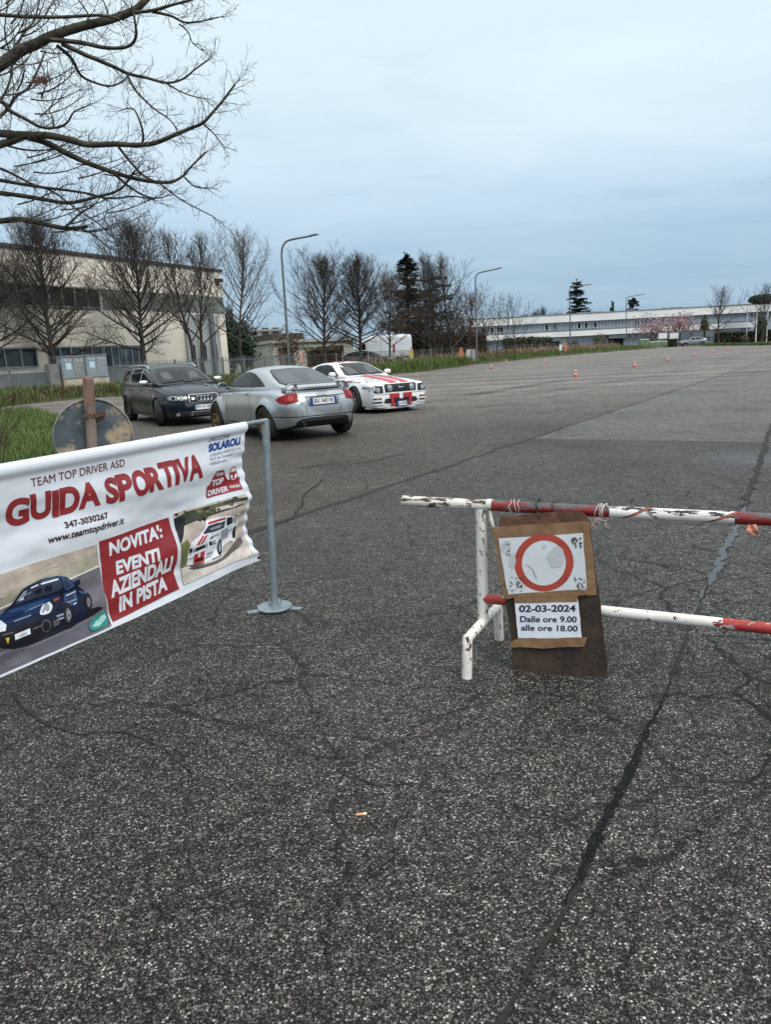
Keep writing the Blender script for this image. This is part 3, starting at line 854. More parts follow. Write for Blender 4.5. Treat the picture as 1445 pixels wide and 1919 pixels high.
def banner():
    t = thing('banner', 'white vinyl banner with red GUIDA SPORTIVA lettering hung from a rail', 'banner', Ps)
    mb = MB()
    nu, nv = 196, 82
    us = [.17 + (UL-.17)*i/nu for i in range(nu+1)]
    vs_ = [VB + (VT-VB)*j/nv for j in range(nv+1)]
    mb.add([BS(u, v) for u in us for v in vs_], [(i*(nv+1)+j, i*(nv+1)+j+1, (i+1)*(nv+1)+j+1, (i+1)*(nv+1)+j) for i in range(nu) for j in range(nv)])
    sheet = mb.build('sheet', M_vinyl, t, world=True, smooth=179)
    # back of the pocket
    def lay(name, vs, fs, lift, mat, par=t, step=.0125, out=None):
        v2, f2 = gridded(vs, fs, step)
        m_ = out or MB()
        m_.add([BS(-a, b, lift+.0016) for a, b in v2], f2, mat if out else 0)
        return None if out else m_.build(name, mat, par, world=True, smooth=179)
    def line(s, pl, pr, ptop, mat, bold=.02, shear=0.0, lift=.0012, **kw):
        a0, b0 = bz(*pl); a1, b1 = bz(*pr); _, bt = bz(*ptop)
        v, f = fit_text(s, a0, a1, 0, 1, bold=bold, shear=shear, **kw)
        bb = lambda x: b0 + (b1-b0)*(x-a0)/(a1-a0)
        return lay('lettering', [(x, bb(x) + y*(bt-b0)) for x, y in v], f, lift, mat)
    line('TEAM TOP DRIVER ASD', (165, 384), (672, 270), (165, 337), M_bdark, 0.0)
    # the big title, letter by letter so that it keeps its hand drawn bounce
    def word(s, pl, pr, ptop, widths, seed):
        r = random.Random(seed)
        a0, b0 = bz(*pl); a1, b1 = bz(*pr); _, bt = bz(*ptop)
        tot = sum(widths); x = a0; vs, fs = [], []
        for ch, w in zip(s, widths):
            ww = (a1-a0)*w/tot
            gap = {'I': .2, 'A': -.16, 'T': -.10, 'V': -.06, 'P': .02, 'R': -.06, 'O': .04}.get(ch, .08)*ww
            j0, j1, sl = r.uniform(-.012, .010), r.uniform(-.006, .014), r.uniform(-.03, .05)
            v, f = fit_text(ch, 0, 1, 0, 1, bold=.045 if ch != 'I' else .03)
            o = len(vs)
            for q in v:
                fl = 1 + .10*(abs(q[1]-.5)*2)**2*(1 if q[1] > .5 else .6)          # strokes flare towards their ends
                yy = b0 + (b1-b0)*((x-a0)/(a1-a0)) + j0*.5 + (bt-b0+j1*.6)*q[1]
                vs.append((x + gap/2 + (ww-gap)*(.5+(q[0]-.5)*fl) + sl*(q[1]-.5)*.12, yy))
            fs += [tuple(i+o for i in ff) for ff in f]
            x += ww
        return lay('title_lettering', vs, fs, .0012, M_bred)
    word('GUIDA', (42, 608), (530, 486), (42, 455), [1.25, 1.08, .42, 1.12, 1.0], 3)
    word('SPORTIVA', (566, 478), (1080, 325), (566, 330), [.85, .95, 1.12, 1.0, .95, .42, .95, 1.05], 7)
    line('347-3030267', (352, 608), (580, 550), (352, 572), M_bblk, .028)
    line('www.teamtopdriver.it', (265, 702), (668, 590), (265, 650), M_bblk, .024, .25)
    line('CARROZZERIA', (1120, 140), (1230, 118), (1120, 117), M_bgrey, .0, .15)
    line('SOLAROLI', (1124, 196), (1294, 152), (1124, 151), M_bblue, .055, .2)
    line('di SOLAROLI ANGELO & C. s.n.c.', (1128, 220), (1296, 176), (1128, 205), M_bgrey, .0)
    line("Via P. de' Crescenzi, 7", (1125, 243), (1264, 209), (1125, 226), M_bgrey, .0, .1)
    line('FAENZA (RA)', (1125, 269), (1218, 247), (1125, 251), M_bgrey, .0)
    # club badge
    pts = [bz7(*q) for q in [(45, 568), (37, 545), (42, 470), (60, 464), (78, 400), (92, 352), (156, 340), (186, 392), (206, 418), (232, 420), (300, 392), (309, 488), (180, 528)]]
    bd = lay('club_badge', *polyface(pts), .0010, M_bred)
    a, b = [bz7(*q) for q in circ(250, 370, 34, 30, 59)], [bz7(*q) for q in circ(250, 370, 24, 30, 44)]
    lay('wheel_emblem', a, [tuple(range(30))], .0014, M_bred, bd)
    lay('wheel_emblem', [bz7(*q) for q in circ(251, 370, 27, 30, 50)], [tuple(range(30))], .0018, M_vinyl, bd)
    for poly in ([(224, 362), (278, 346), (279, 366), (262, 376), (258, 412), (246, 414), (244, 382), (226, 382)],): lay('wheel_emblem', *polyface([bz7(*q) for q in poly]), .0022, M_bred, bd)
    def line7(s, pl, pr, ptop, bold, shear=.0):
        line(s, *[((380+x/4.25)*2.89, (800+y/4.25-780)*2.89) for x, y in (pl, pr, ptop)], M_vinyl, bold, shear, .0016)
    line7('TEAM', (92, 394), (158, 384), (92, 366), .03)
    line7('TOP', (80, 476), (176, 448), (80, 424), .045)
    line7('DRIVER', (50, 552), (212, 508), (50, 508), .03, .2)
    line7('FAENZA', (226, 486), (298, 470), (226, 466), .02, .15)
    # red novelty panel
    red = [bz(*q) for q in [(528, 678), (920, 548), (935, 620), (945, 700), (948, 790), (942, 850), (965, 930), (590, 1113), (570, 1030), (548, 930), (540, 800)]]
    rp = lay('novelty_panel', *polyface(red), .0010, M_bred)
    for s, pl, pr, pt in (("NOVITA':", (584, 760), (886, 655), (584, 680)), ('EVENTI', (622, 860), (858, 778), (622, 785)), ('AZIENDALI', (584, 985), (930, 830), (584, 895)), ('IN PISTA', (632, 1062), (904, 935), (632, 975))):
        line(s, pl, pr, pt, M_vinyl, .045, .12, .0016)
    # the two printed photographs: flat pictures, built as coloured print on the cloth
    cols = dict(gravel=(.36,.30,.25), grav2=(.30,.28,.21), line=(.6,.58,.56), road=(.14,.13,.15), road2=(.075,.07,.09), navy=(.006,.010,.030), blue=(.010,.028,.10), blue2=(.035,.085,.20), blk=(.008,.008,.011), glass=(.03,.04,.07), white=(.68,.70,.74), grey=(.25,.28,.33), yel=(.6,.38,.02), teal=(.02,.20,.17), lteal=(.30,.50,.48), org=(.35,.08,.04), foli=(.035,.04,.02), foli2=(.07,.075,.035), sand=(.42,.355,.31), sand2=(.50,.45,.41), red=(.42,.03,.035), shade=(.08,.065,.06), grass=(.13,.14,.05))
    keys = list(cols); mats = []
    for k in keys:
        c = cols[k]
        mats.append(M('print ' + k, tuple(x*.8 for x in c), .4, col2=tuple(x*1.4 for x in c), nscale=14, lo=.3, hi=.75, detail=8.0))
    def photo(name, base, layers, clip):
        m_ = MB(); q = 0
        def soft(P_):
            if len(P_) < 6 or len(P_) > 14: return P_
            o = []
            for i in range(len(P_)):
                A_, B_ = P_[i], P_[(i+1) % len(P_)]
                for w in (.22, .78): o.append((A_[0]+(B_[0]-A_[0])*w, A_[1]+(B_[1]-A_[1])*w))
            return o
        for poly, k in [base] + [(soft(p_), k_) for p_, k_ in layers]:
            # clip to the picture's frame
            P_ = list(poly)
            for ax, lim, sg in ((0, clip[0], 1), (0, clip[1], -1), (1, clip[2], 1), (1, clip[3], -1)):
                o = []
                for i in range(len(P_)):
                    A_, B_ = P_[i], P_[(i+1) % len(P_)]
                    ia, ib = (A_[ax]-lim)*sg >= 0, (B_[ax]-lim)*sg >= 0
                    if ia: o.append(A_)
                    if ia != ib:
                        u = (lim-A_[ax])/(B_[ax]-A_[ax]); o.append((A_[0]+(B_[0]-A_[0])*u, A_[1]+(B_[1]-A_[1])*u))
                P_ = o
                if len(P_) < 3: break
            if len(P_) < 3: continue
            q += 1
            lay(None, *polyface(P_), .0004 + .00012*q, keys.index(k), out=m_)
        return m_.build(name, mats, t, world=True, smooth=179)
    Z = lambda *pts: [bz(*p) for p in pts]
    def ext(p, q, a):
        A_, B_ = bz(*p), bz(*q); u = (a-A_[0])/(B_[0]-A_[0]); return (a, A_[1]+(B_[1]-A_[1])*u)
    aL = -2.5
    c1 = (aL, bz(520, 720)[0], .365, bz(178*2.89, (1020-780)*2.89)[1])
    l0, l1 = (0, 1035), (525, 805)
    lo = lambda d: [(p[0], p[1]-d) for p in (ext(l0, l1, aL), bz(*l1))]
    A, B = lo(0), lo(.008)
    g0 = lo(-.05)
    base = ([(aL, .365), (c1[1], .365), (c1[1], .75), (aL, .75)], 'gravel')
    L1 = [([g0[0], g0[1], A[1], A[0]], 'grav2'), ([A[0], A[1], B[1], B[0]], 'line'), ([B[0], B[1], (c1[1], .36), (aL, .36)], 'road'),
          ([(aL, .36), (aL, .44), bz(0, 1290), bz(200, 1240), bz(560, 1060), (c1[1], .36)], 'road2'),
          (Z((-30, 1255), (100, 1262), (300, 1180), (470, 1090), (545, 1035), (500, 1030), (300, 1120), (0, 1200)), 'blk'),
          (Z((-150, 1190), (-120, 1110), (0, 1075), (60, 1010), (100, 942), (130, 920), (210, 882), (300, 862), (345, 868), (392, 908), (440, 940), (475, 1000), (472, 1060), (440, 1095), (370, 1150), (300, 1168), (240, 1185), (150, 1212), (60, 1246), (0, 1225)), 'navy'),
          (Z((-130, 1120), (0, 1078), (58, 1036), (215, 985), (318, 960), (300, 985), (200, 1062), (120, 1108), (0, 1132), (-100, 1160)), 'blue'),
          (Z((40, 1052), (215, 995), (270, 985), (190, 1030), (60, 1070)), 'blue2'),
          (Z((62, 1028), (112, 948), (210, 897), (308, 870), (328, 935), (215, 972), (130, 1000)), 'glass'),
          (Z((80, 1000), (112, 948), (130, 940), (108, 1000)), 'grey'), (Z((150, 925), (190, 908), (192, 914), (152, 931)), 'white'), (Z((205, 903), (300, 876), (302, 884), (207, 911)), 'white'),
          (Z((316, 868), (352, 880), (388, 915), (350, 945), (332, 932)), 'blue2'), (Z((324, 880), (350, 890), (372, 914), (345, 932), (334, 922)), 'glass'),
          (Z((383, 892), (414, 880), (418, 906), (392, 918)), 'navy'),
          (Z((334, 962), (398, 935), (404, 1005), (348, 1042)), 'blue2'), (Z((346, 975), (385, 955), (388, 990), (352, 1012)), 'glass'), (Z((280, 990), (316, 978), (310, 992), (286, 1006)), 'org'),
          (Z(*circ(350, 1082, 30, 20, 72)), 'blk'), (Z(*circ(352, 1078, 14, 16, 40)), 'road'), (Z(*circ(458, 1008, 20, 20, 54)), 'blk'),
          (Z((203, 1075), (222, 1024), (258, 1000), (278, 1026), (262, 1062), (234, 1076)), 'white'), (Z(*circ(246, 1036, 14, 14, 22)), 'grey'),
          (Z((-60, 1145), (0, 1105), (30, 1130), (20, 1166), (-20, 1185)), 'white'),
          (Z((-120, 1185), (0, 1168), (130, 1128), (300, 1082), (312, 1150), (150, 1208), (40, 1244), (-60, 1235)), 'blk'),
          (Z(*circ(236, 1136, 26, 16, 36)), 'road2'), (Z(*circ(236, 1138, 20, 16, 28)), 'blk'),
          (Z((66, 1182), (148, 1148), (151, 1178), (69, 1212)), 'white'), (Z((84, 1190), (130, 1170), (131, 1176), (85, 1196)), 'grey'),
          (Z((16, 1200), (38, 1197), (30, 1233)), 'yel'), (Z((290, 1080), (326, 1066), (328, 1076), (292, 1090)), 'grey'), (Z((290, 1100), (326, 1086), (328, 1094), (292, 1108)), 'grey'),
          (Z((70, 1108), (160, 1074), (161, 1080), (71, 1114)), 'grey'),
          (Z((452, 1148), (470, 1110), (500, 1080), (548, 1048), (560, 1120), (510, 1148), (470, 1162)), 'teal'), (Z((470, 1140), (500, 1102), (545, 1066), (552, 1090), (505, 1136)), 'lteal')]
    rr = random.Random(12)
    for k in range(26):                       # tyre streaks and stones in the printed track
        x, y = rr.uniform(-60, 520), 0
        y = 1290 - .42*x + rr.uniform(-10, 60) - 60; l_ = rr.uniform(20, 90)
        L1.insert(4, (Z((x, y), (x+l_, y-l_*.44), (x+l_, y-l_*.44+3), (x, y+4)), rr.choice(('road', 'road2', 'navy'))))
    for k in range(30):
        x = rr.uniform(-40, 500); y = 1030 - .44*x - rr.uniform(12, 140); l_ = rr.uniform(15, 70)
        L1.insert(1, (Z((x, y), (x+l_*.5, y-l_*.3), (x+l_, y-l_*.44), (x+l_*.6, y-l_*.2+4)), rr.choice(('grav2', 'gravel', 'sand', 'grav2'))))
    L1 += [(Z((205, 890), (300, 866), (342, 870), (300, 872), (212, 896)), 'blue2'), (Z((120, 1052), (240, 1003), (252, 1008), (130, 1064)), 'blue2'), (Z((150, 1046), (228, 1012), (230, 1016), (154, 1050)), 'grey'),
           (Z((96, 990), (112, 980), (114, 988), (98, 998)), 'white'), (Z((110, 968), (150, 948), (151, 953), (111, 974)), 'grey'), (Z((225, 920), (262, 908), (262, 940), (230, 948)), 'blk'), (Z((170, 940), (205, 928), (206, 950), (176, 962)), 'blk'),
           (Z((345, 968), (394, 944), (395, 950), (346, 975)), 'white'), (Z((352, 1006), (398, 986), (398, 991), (353, 1012)), 'grey'), (Z((372, 1012), (400, 1000), (402, 1024), (376, 1034)), 'blue'), (Z((378, 1016), (396, 1008), (397, 1012), (379, 1021)), 'white'),
           (Z((405, 940), (436, 948), (450, 965), (420, 960)), 'blue2'), (Z(*circ(352, 1078, 9, 14, 27)), 'grey'), (Z(*circ(352, 1078, 4, 10, 12)), 'blk'), (Z(*circ(458, 1006, 10, 14, 28)), 'road'),
           (Z((160, 1150), (215, 1128), (216, 1132), (161, 1155)), 'road'), (Z((0, 1182), (60, 1166), (60, 1170), (0, 1187)), 'road'), (Z((268, 1110), (300, 1098), (302, 1130), (270, 1144)), 'road2'), (Z((215, 1058), (236, 1014), (244, 1010), (226, 1062)), 'grey'),
           (Z((300, 1040), (330, 1010), (332, 1020), (306, 1056)), 'navy'), (Z((20, 1100), (120, 1062), (122, 1066), (22, 1106)), 'navy')]
    photo('track_photo', base, L1, c1)
    p2 = Z((943, 538), (1318, 420), (1318, 760), (985, 915))
    c2 = (p2[0][0]+.004, p2[1][0], .402, .772)
    base = ([(c2[0], c2[2]), (c2[1], c2[2]), (c2[1], c2[3]), (c2[0], c2[3])], 'sand')
    L2 = [(Z((930, 545), (1330, 420), (1330, 470), (1180, 520), (1000, 590), (930, 640)), 'foli'), (Z((1060, 505), (1200, 462), (1210, 480), (1080, 530)), 'foli2'), (Z((1160, 495), (1330, 445), (1330, 462), (1160, 515)), 'sand2'),
          (Z((930, 560), (1020, 540), (1000, 580), (985, 640), (965, 690), (930, 720)), 'blk'), (Z((930, 720), (965, 690), (1010, 660), (1012, 780), (960, 880), (930, 900)), 'grass'), (Z((930, 840), (1000, 815), (1340, 700), (1340, 780), (960, 930)), 'sand2'),
          (Z((1000, 822), (1150, 792), (1215, 760), (1320, 640), (1320, 690), (1200, 790), (1060, 832)), 'shade'),
          (Z((1007, 805), (1006, 720), (1020, 682), (1066, 648), (1095, 600), (1108, 562), (1160, 545), (1215, 535), (1262, 540), (1286, 572), (1290, 640), (1280, 682), (1255, 675), (1215, 705), (1205, 755), (1150, 772), (1110, 792), (1040, 815)), 'white'),
          (Z((1086, 640), (1114, 592), (1210, 562), (1206, 602), (1135, 630)), 'glass'), (Z((1214, 548), (1244, 541), (1256, 575), (1220, 592)), 'blk'), (Z((1250, 546), (1272, 548), (1282, 580), (1262, 574)), 'grey'),
          (Z((1116, 572), (1206, 545), (1208, 556), (1112, 586)), 'red'), (Z((1046, 700), (1082, 650), (1116, 640), (1086, 690)), 'red'), (Z((1066, 690), (1098, 645), (1102, 645), (1072, 690)), 'white'),
          (Z((1030, 718), (1118, 688), (1122, 706), (1034, 738)), 'blk'), (Z((1128, 680), (1164, 668), (1166, 690), (1132, 702)), 'blk'), (Z(*circ(1040, 722, 9, 12, 11)), 'grey'), (Z(*circ(1112, 697, 9, 12, 11)), 'grey'), (Z((1008, 715), (1026, 712), (1028, 735), (1010, 742)), 'blk'),
          (Z((1042, 748), (1108, 728), (1106, 786), (1044, 806)), 'red'), (Z((1066, 742), (1080, 738), (1080, 760), (1067, 764)), 'white'), (Z((1052, 775), (1100, 760), (1098, 778), (1054, 792)), 'blk'), (Z((1120, 742), (1160, 730), (1158, 745), (1122, 757)), 'grey'),
          (Z((1190, 620), (1230, 598), (1240, 640), (1200, 660)), 'grey'), (Z((1130, 650), (1180, 634), (1182, 642), (1132, 658)), 'grey'),
          (Z(*circ(1196, 708, 13, 16, 46)), 'blk'), (Z(*circ(1197, 708, 7, 12, 28)), 'grey'), (Z(*circ(1276, 626, 10, 16, 36)), 'blk')]
    for k in range(34):
        x = rr.uniform(940, 1310); y = 545 - .33*(x-945) + rr.uniform(-25, 70); l_ = rr.uniform(8, 30)
        L2.insert(3, (Z((x, y), (x+l_*.5, y-l_*.4), (x+l_, y-l_*.2), (x+l_*.6, y+l_*.3)), rr.choice(('foli', 'foli2', 'blk', 'grass'))) if y < 620 - .45*(x-945) else (Z((x, y+190), (x+l_, y+182), (x+l_, y+186), (x, y+195)), rr.choice(('sand2', 'sand', 'grav2'))))
    L2 += [(Z((1010, 770), (1040, 760), (1040, 766), (1011, 777)), 'grey'), (Z((1010, 745), (1026, 740), (1027, 744), (1011, 750)), 'grey'), (Z((1110, 765), (1152, 752), (1152, 757), (1110, 771)), 'grey'), (Z((1128, 660), (1150, 652), (1150, 657), (1129, 665)), 'blk'),
           (Z((1206, 660), (1240, 645), (1240, 650), (1207, 666)), 'red'), (Z((1216, 630), (1262, 604), (1263, 610), (1217, 637)), 'grey'), (Z((1225, 556), (1240, 553), (1246, 570), (1230, 576)), 'glass'), (Z((1120, 605), (1190, 582), (1180, 600), (1130, 618)), 'grey'), (Z((1268, 525), (1290, 520), (1290, 528), (1270, 534)), 'white'),
           (Z((1150, 772), (1204, 752), (1204, 756), (1151, 777)), 'shade'), (Z((1010, 806), (1104, 790), (1104, 795), (1040, 814)), 'shade'), (Z((1080, 645), (1086, 634), (1090, 636), (1086, 648)), 'white'), (Z((1140, 674), (1160, 667), (1161, 684), (1141, 692)), 'grey')]
    photo('race_car_photo', base, L2, c2)
    lay('corner_mark', *polyface(Z((1362, 766), (1372, 763), (1374, 778), (1364, 781))), .0014, M_bblk)
banner()

# ================================================================== ROUND ROAD SIGN SEEN FROM BEHIND
def road_sign():
    Y = 5.75
    T, Q = atY(164, 706, Y), atY(172.5, 845, Y)
    B = T + (Q-T)*(T.z/(T.z-Q.z))
    t = thing('round_road_sign', 'back of a round road sign on a rusty post behind the banner', 'road sign', (B.x, B.y, 0))
    M_post = M('rusty painted post', (.15, .065, .035), .8, col2=(.22, .19, .16), nscale=7, stretch=(1, 1, .35), col3=(.07, .035, .022), n3=14, bump=.3, bscale=30)
    M_back = M('weathered sign back', (.040, .058, .072), .6, col2=(.07, .09, .105), nscale=9, col3=(.33, .26, .175), n3=2.6, lo3=.50, hi3=.58, bump=.1, bscale=25)
    ax = (T-B).normalized()
    mb = MB()
    r = .0405
    mb.tube([B + Vector((0,0,-.02)), B + (T-B)*.5, T - ax*.03, T - ax*.012, T - ax*.003, T], [r, r, r, r*.93, r*.7, r*.3], 18)
    mb.build('post', M_post, t, world=True, smooth=50)
    c = atY(175.5, 818, Y+.075)
    n = (VC - c); n.z = 0; n.normalize()
    n = (n + Vector((.12, 0, .02))).normalized()
    rt = Vector((0,0,1)).cross(n).normalized(); up = n.cross(rt)
    rad = 141/1386*Y*1.003/2
    mb = MB()
    prof = [(0, .0), (rad*.5, .0), (rad*.97, 0.0), (rad*.975, .012), (rad*1.0, .012), (rad*1.0, -.006), (0, -.006)]
    k = 48; vs = []
    for rr, h in prof:
        for j in range(k):
            an = 6.28318*j/k
            vs.append(c + (rt*math.cos(an) + up*math.sin(an))*rr + n*h)
    fs = [(i*k+j, i*k+(j+1) % k, (i+1)*k+(j+1) % k, (i+1)*k+j) for i in range(len(prof)-1) for j in range(k)]
    mb.add(vs, fs)
    disc = mb.build('sign_disc', M_back, t, world=True, smooth=30)
    rim = MB()
    rim.tube([c + (rt*math.cos(6.28318*j/48) + up*math.sin(6.28318*j/48))*rad + n*.006 for j in range(49)], .006, 6, cap=False)
    rim.build('rim', M('grey rim', (.16, .15, .14), .6), disc, smooth=60) if False else rim.build('rim', M('grey rim', (.20, .19, .18), .6), t, world=True, smooth=60)
    br = atY(166.5, 779, Y)
    mb = MB()
    mb.obox(br + n*.042 + rt*.02, rt*.075, up*.014, n*.004)
    mb.obox(br + n*-.02 + rt*.085, rt*.008, up*.02, n*.06)
    mb.obox(br + n*-.035 + rt*.05, rt*.075, up*.022, n*.006)
    mb.build('bracket', M('dark rusty bracket', (.06, .025, .015), .8, col2=(.10, .05, .03), nscale=25), t, world=True, smooth=None)
    for dx in (-.045, .085): MB().obox(br + n*.05 + rt*dx, rt*.007, up*.007, n*.006).build('bolt', M('bolt', (.10, .06, .04), .7), t, world=True, smooth=None)
road_sign()
b_ = gnd(677, 1529)
mb = MB(); mb.tube([(-.017, 0, .006), (.0, .001, .006), (.017, .003, .0062)], [.0042, .0045, .0042], 8)
mb.tube([(.006, .0008, .0062), (.0185, .003, .0064)], .0047, 8, 1)
tag(mb.build('cigarette_butt', [M('stained paper', (.62, .30, .17), .8), M('pale paper', (.75, .6, .45), .8)], smooth=60), 'small orange cigarette butt lying on the dark asphalt', 'cigarette butt').location = b_
# ================================================================== VEHICLES (local axes: x forward, y left, z up)
def paint(name, col, metal=.0, rough=.35, coat=1.0, dirt=None, spec=.5):
    m, nt, b, L = base_mat(name)
    b.inputs['Metallic'].default_value = metal
    b.inputs['Roughness'].default_value = rough
    b.inputs['Coat Weight'].default_value = coat
    b.inputs['Specular IOR Level'].default_value = spec
    b.inputs['Coat Roughness'].default_value = .06
    tc = N(nt, 'ShaderNodeTexCoord')
    n = N(nt, 'ShaderNodeTexNoise', i_Scale=3.0, i_Detail=6.0, i_Roughness=.65); L(tc.outputs['Object'], n.inputs['Vector'])
    sp = N(nt, 'ShaderNodeSeparateXYZ'); L(tc.outputs['Object'], sp.inputs[0])
    low = ramp(nt, mth(nt, 'ADD', sp.outputs[2], mth(nt, 'MULTIPLY', n.outputs[0], .25)), [(.22, .55), (.55, 0.0)])
    c = mix(nt, low, col, dirt or (.12, .11, .10))
    L(c, b.inputs['Base Color'])
    return m
M_tyre = M('tyre rubber', (.012, .012, .013), .75, col2=(.03, .028, .026), nscale=8, spec=.3)
M_well = M('wheel well', (.006, .006, .006), .9)
M_glass = M('car glass', (.005, .009, .011), .04, spec=.2)
M_glass_r = M('tinted rear glass', (.022, .036, .038), .05, spec=.5)
M_glassd = M('dark car glass', (.003, .004, .006), .05, spec=.16)
M_seam = M('panel gap', (.012, .012, .013), .7)
M_trim = M('black trim', (.012, .012, .013), .45)
M_chrome = M('chrome', (.62, .64, .66), .12, 1.0)
M_alu = M('brushed aluminium', (.60, .62, .64), .3, .9)
M_plate = M('number plate white', (.70, .71, .72), .4)
M_pblue = M('plate blue', (.012, .06, .30), .4)
M_red_l = M('red tail lamp', (.17, .005, .010), .4, spec=.2, col2=(.28, .015, .024), nscale=14)
M_clear = M('headlamp glass', (.30, .33, .36), .12, spec=.6, coat=.5, col2=(.18, .2, .22), nscale=11, lo=.4, hi=.6)
M_amber = M('amber lamp', (.5, .12, .01), .2)
M_mesh = M('black grille mesh', (.008, .008, .009), .6)
def round_section(ctrl, rad, nc=4, ns=3):
    """half cross-section with rounded corners; always the same number of points"""
    P = [Vector((a, b)) for a, b in ctrl]
    out = [P[0]]
    last = P[0]
    for i in range(1, len(P)-1):
        a, p, b = P[i-1], P[i], P[i+1]
        ra = min(rad[i-1], (p-a).length*.45); rb = min(rad[i-1], (b-p).length*.45)
        s = p + (a-p).normalized()*ra if (a-p).length > 1e-9 else p
        e = p + (b-p).normalized()*rb if (b-p).length > 1e-9 else p
        for k in range(1, ns): out.append(last.lerp(s, k/ns))
        for k in range(nc+1):
            t = k/nc
            out.append(s*(1-t)**2 + p*2*t*(1-t) + e*t*t)
        last = e
    for k in range(1, ns+1): out.append(last.lerp(P[-1], k/ns))
    return out
def loft(xs, fn):
    vs, fs = [], []
    for x in xs:
        h = fn(x)
        for q in h: vs.append((x, q.x, q.y))
        for q in h[-2:0:-1]: vs.append((x, -q.x, q.y))
    m = len(vs)//len(xs)
    for i in range(len(xs)-1):
        for j in range(m):
            j2 = (j+1) % m
            fs.append((i*m+j, i*m+j2, (i+1)*m+j2, (i+1)*m+j))
    fs.append(tuple(range(m))); fs.append(tuple((len(xs)-1)*m+j for j in range(m))[::-1])
    return vs, fs
def ends(x0, x1, n, e=.16, ne=9):
    """stations, packed closely at the two ends"""
    a = [x0 + e*(i/ne)**1.8 for i in range(ne)]
    b = [x1 - e*(i/ne)**1.8 for i in range(ne)][::-1]
    return a + [x0+e + (x1-x0-2*e)*i/n for i in range(n+1)] + b
def bm_of(vs, fs):
    bm = bmesh.new()
    bv = [bm.verts.new(v) for v in vs]
    for f in fs: bm.faces.new([bv[i] for i in f])
    bmesh.ops.recalc_face_normals(bm, faces=bm.faces[:])
    return bm
class Car:
    def __init__(s, name, label, cat, loc, head, wheels, R_w, arch=None, group=None, scale=1.0):
        s.t = thing(name, label, cat, loc, head, group)
        s.t.scale = (scale,)*3
        s.wheels, s.R, s.arch = wheels, R_w, arch or R_w + .035
    def body(s, L, C, mats, flare=.0, fw=.09, tumble=.45, lower_r=(.05, .16, .06, .16), cab_r=(.02, .13, .2), steps=46, arch_cut=True, extra=None):
        f = {k: pchip(v) for k, v in L.items()}
        def fl(x):
            zb, zm, zs, zt, wb, wm, ws = (f[k](x) for k in ('zb', 'zm', 'zs', 'zt', 'wb', 'wm', 'ws'))
            wt = f['wt'](x) if 'wt' in f else ws*.72
            return round_section([(0, zb), (wb, zb), (wm, zm), (ws, zs), (wt, zt-.018), (0, zt)], lower_r)
        x0, x1 = min(k[0] for k in L['zt']), max(k[0] for k in L['zt'])
        vs, fs = loft(ends(x0, x1, steps), fl)
        if flare:
            o = []
            for x, y, z in vs:
                for wx in s.wheels:
                    d = math.hypot(x-wx, z-s.R)
                    u = (d-s.arch)/fw
                    if abs(y) > .4 and u < 1.25 and z > s.R*.5:
                        k = 1 if u < .75 else max(0, 1-(u-.75)/.5)
                        y += math.copysign(flare*k, y)
                o.append((x, y, z))
            vs = o
        bm = bm_of(vs, fs)
        me = bpy.data.meshes.new('body'); bm.to_mesh(me); bm.free()
        ob = bpy.data.objects.new('body', me)
        if arch_cut:
            cm = MB()
            for wx in s.wheels:
                for sd in (-1, 1):
                    cm.lathe([(s.arch, min(sd*.42, sd*1.3)), (s.arch, max(sd*.42, sd*1.3))], 44, (wx, 0, s.R), 'Y')
            bmc = bm_of(cm.v, cm.f); mc = bpy.data.meshes.new('cut'); bmc.to_mesh(mc); bmc.free()
            oc = bpy.data.objects.new('cut', mc)
            COL.objects.link(ob); COL.objects.link(oc)
            md = ob.modifiers.new('b', 'BOOLEAN'); md.operation = 'DIFFERENCE'; md.object = oc; md.solver = 'EXACT'
            dg = bpy.context.evaluated_depsgraph_get(); dg.update()
            me2 = bpy.data.meshes.new_from_object(ob.evaluated_get(dg))
            bpy.data.objects.remove(oc); bpy.data.meshes.remove(mc)
        else: me2 = me.copy()
        bpy.data.objects.remove(ob)
        V = [tuple(v.co) for v in me2.vertices]; F = [tuple(p.vertices) for p in me2.polygons]
        mb = MB()
        mi = []
        for p in me2.polygons:
            k = 0
            for wx in s.wheels:
                if all(math.hypot(V[i][0]-wx, V[i][2]-s.R) < s.arch+.004 for i in p.vertices): k = 1
            if p.normal.z < -.7 and p.center.z < .4: k = 1
            mi.append(k)
        mb.v, mb.f, mb.m = V[:], F[:], mi
        if C:
            g = {k: pchip(v) for k, v in C.items() if k != 'belt'}
            zb = C['belt']
            def fc(x):
                zt = g['zt'](x); w = g['w'](x)
                zs = zb + (zt-zb)*.88; th = g['th'](x) if 'th' in g else tumble
                ws = max(.05, w - th*(zs-zb))
                return round_section([(0, zb-.12), (w, zb-.12), (w, zb), (ws, zs), (ws*.55, zt-.012), (0, zt)], (.01, .03, .12, .2), 5, 4)
            c0, c1 = min(k[0] for k in C['zt']), max(k[0] for k in C['zt'])
            v2, f2 = loft([c0 + (c1-c0)*i/44 for i in range(45)], fc)
            b2 = bm_of(v2, f2)
            b2.verts.index_update()
            mb.add([tuple(v.co) for v in b2.verts], [tuple(v.index for v in q.verts) for q in b2.faces], 0)
            b2.free()
        if extra: extra(mb)
        s.bvh = BVHTree.FromPolygons([Vector(v) for v in mb.v], mb.f)
        s.b = mb.build('body', mats, s.t, smooth=38)
        bpy.data.meshes.remove(me2); bpy.data.meshes.remove(me)
        return s.b
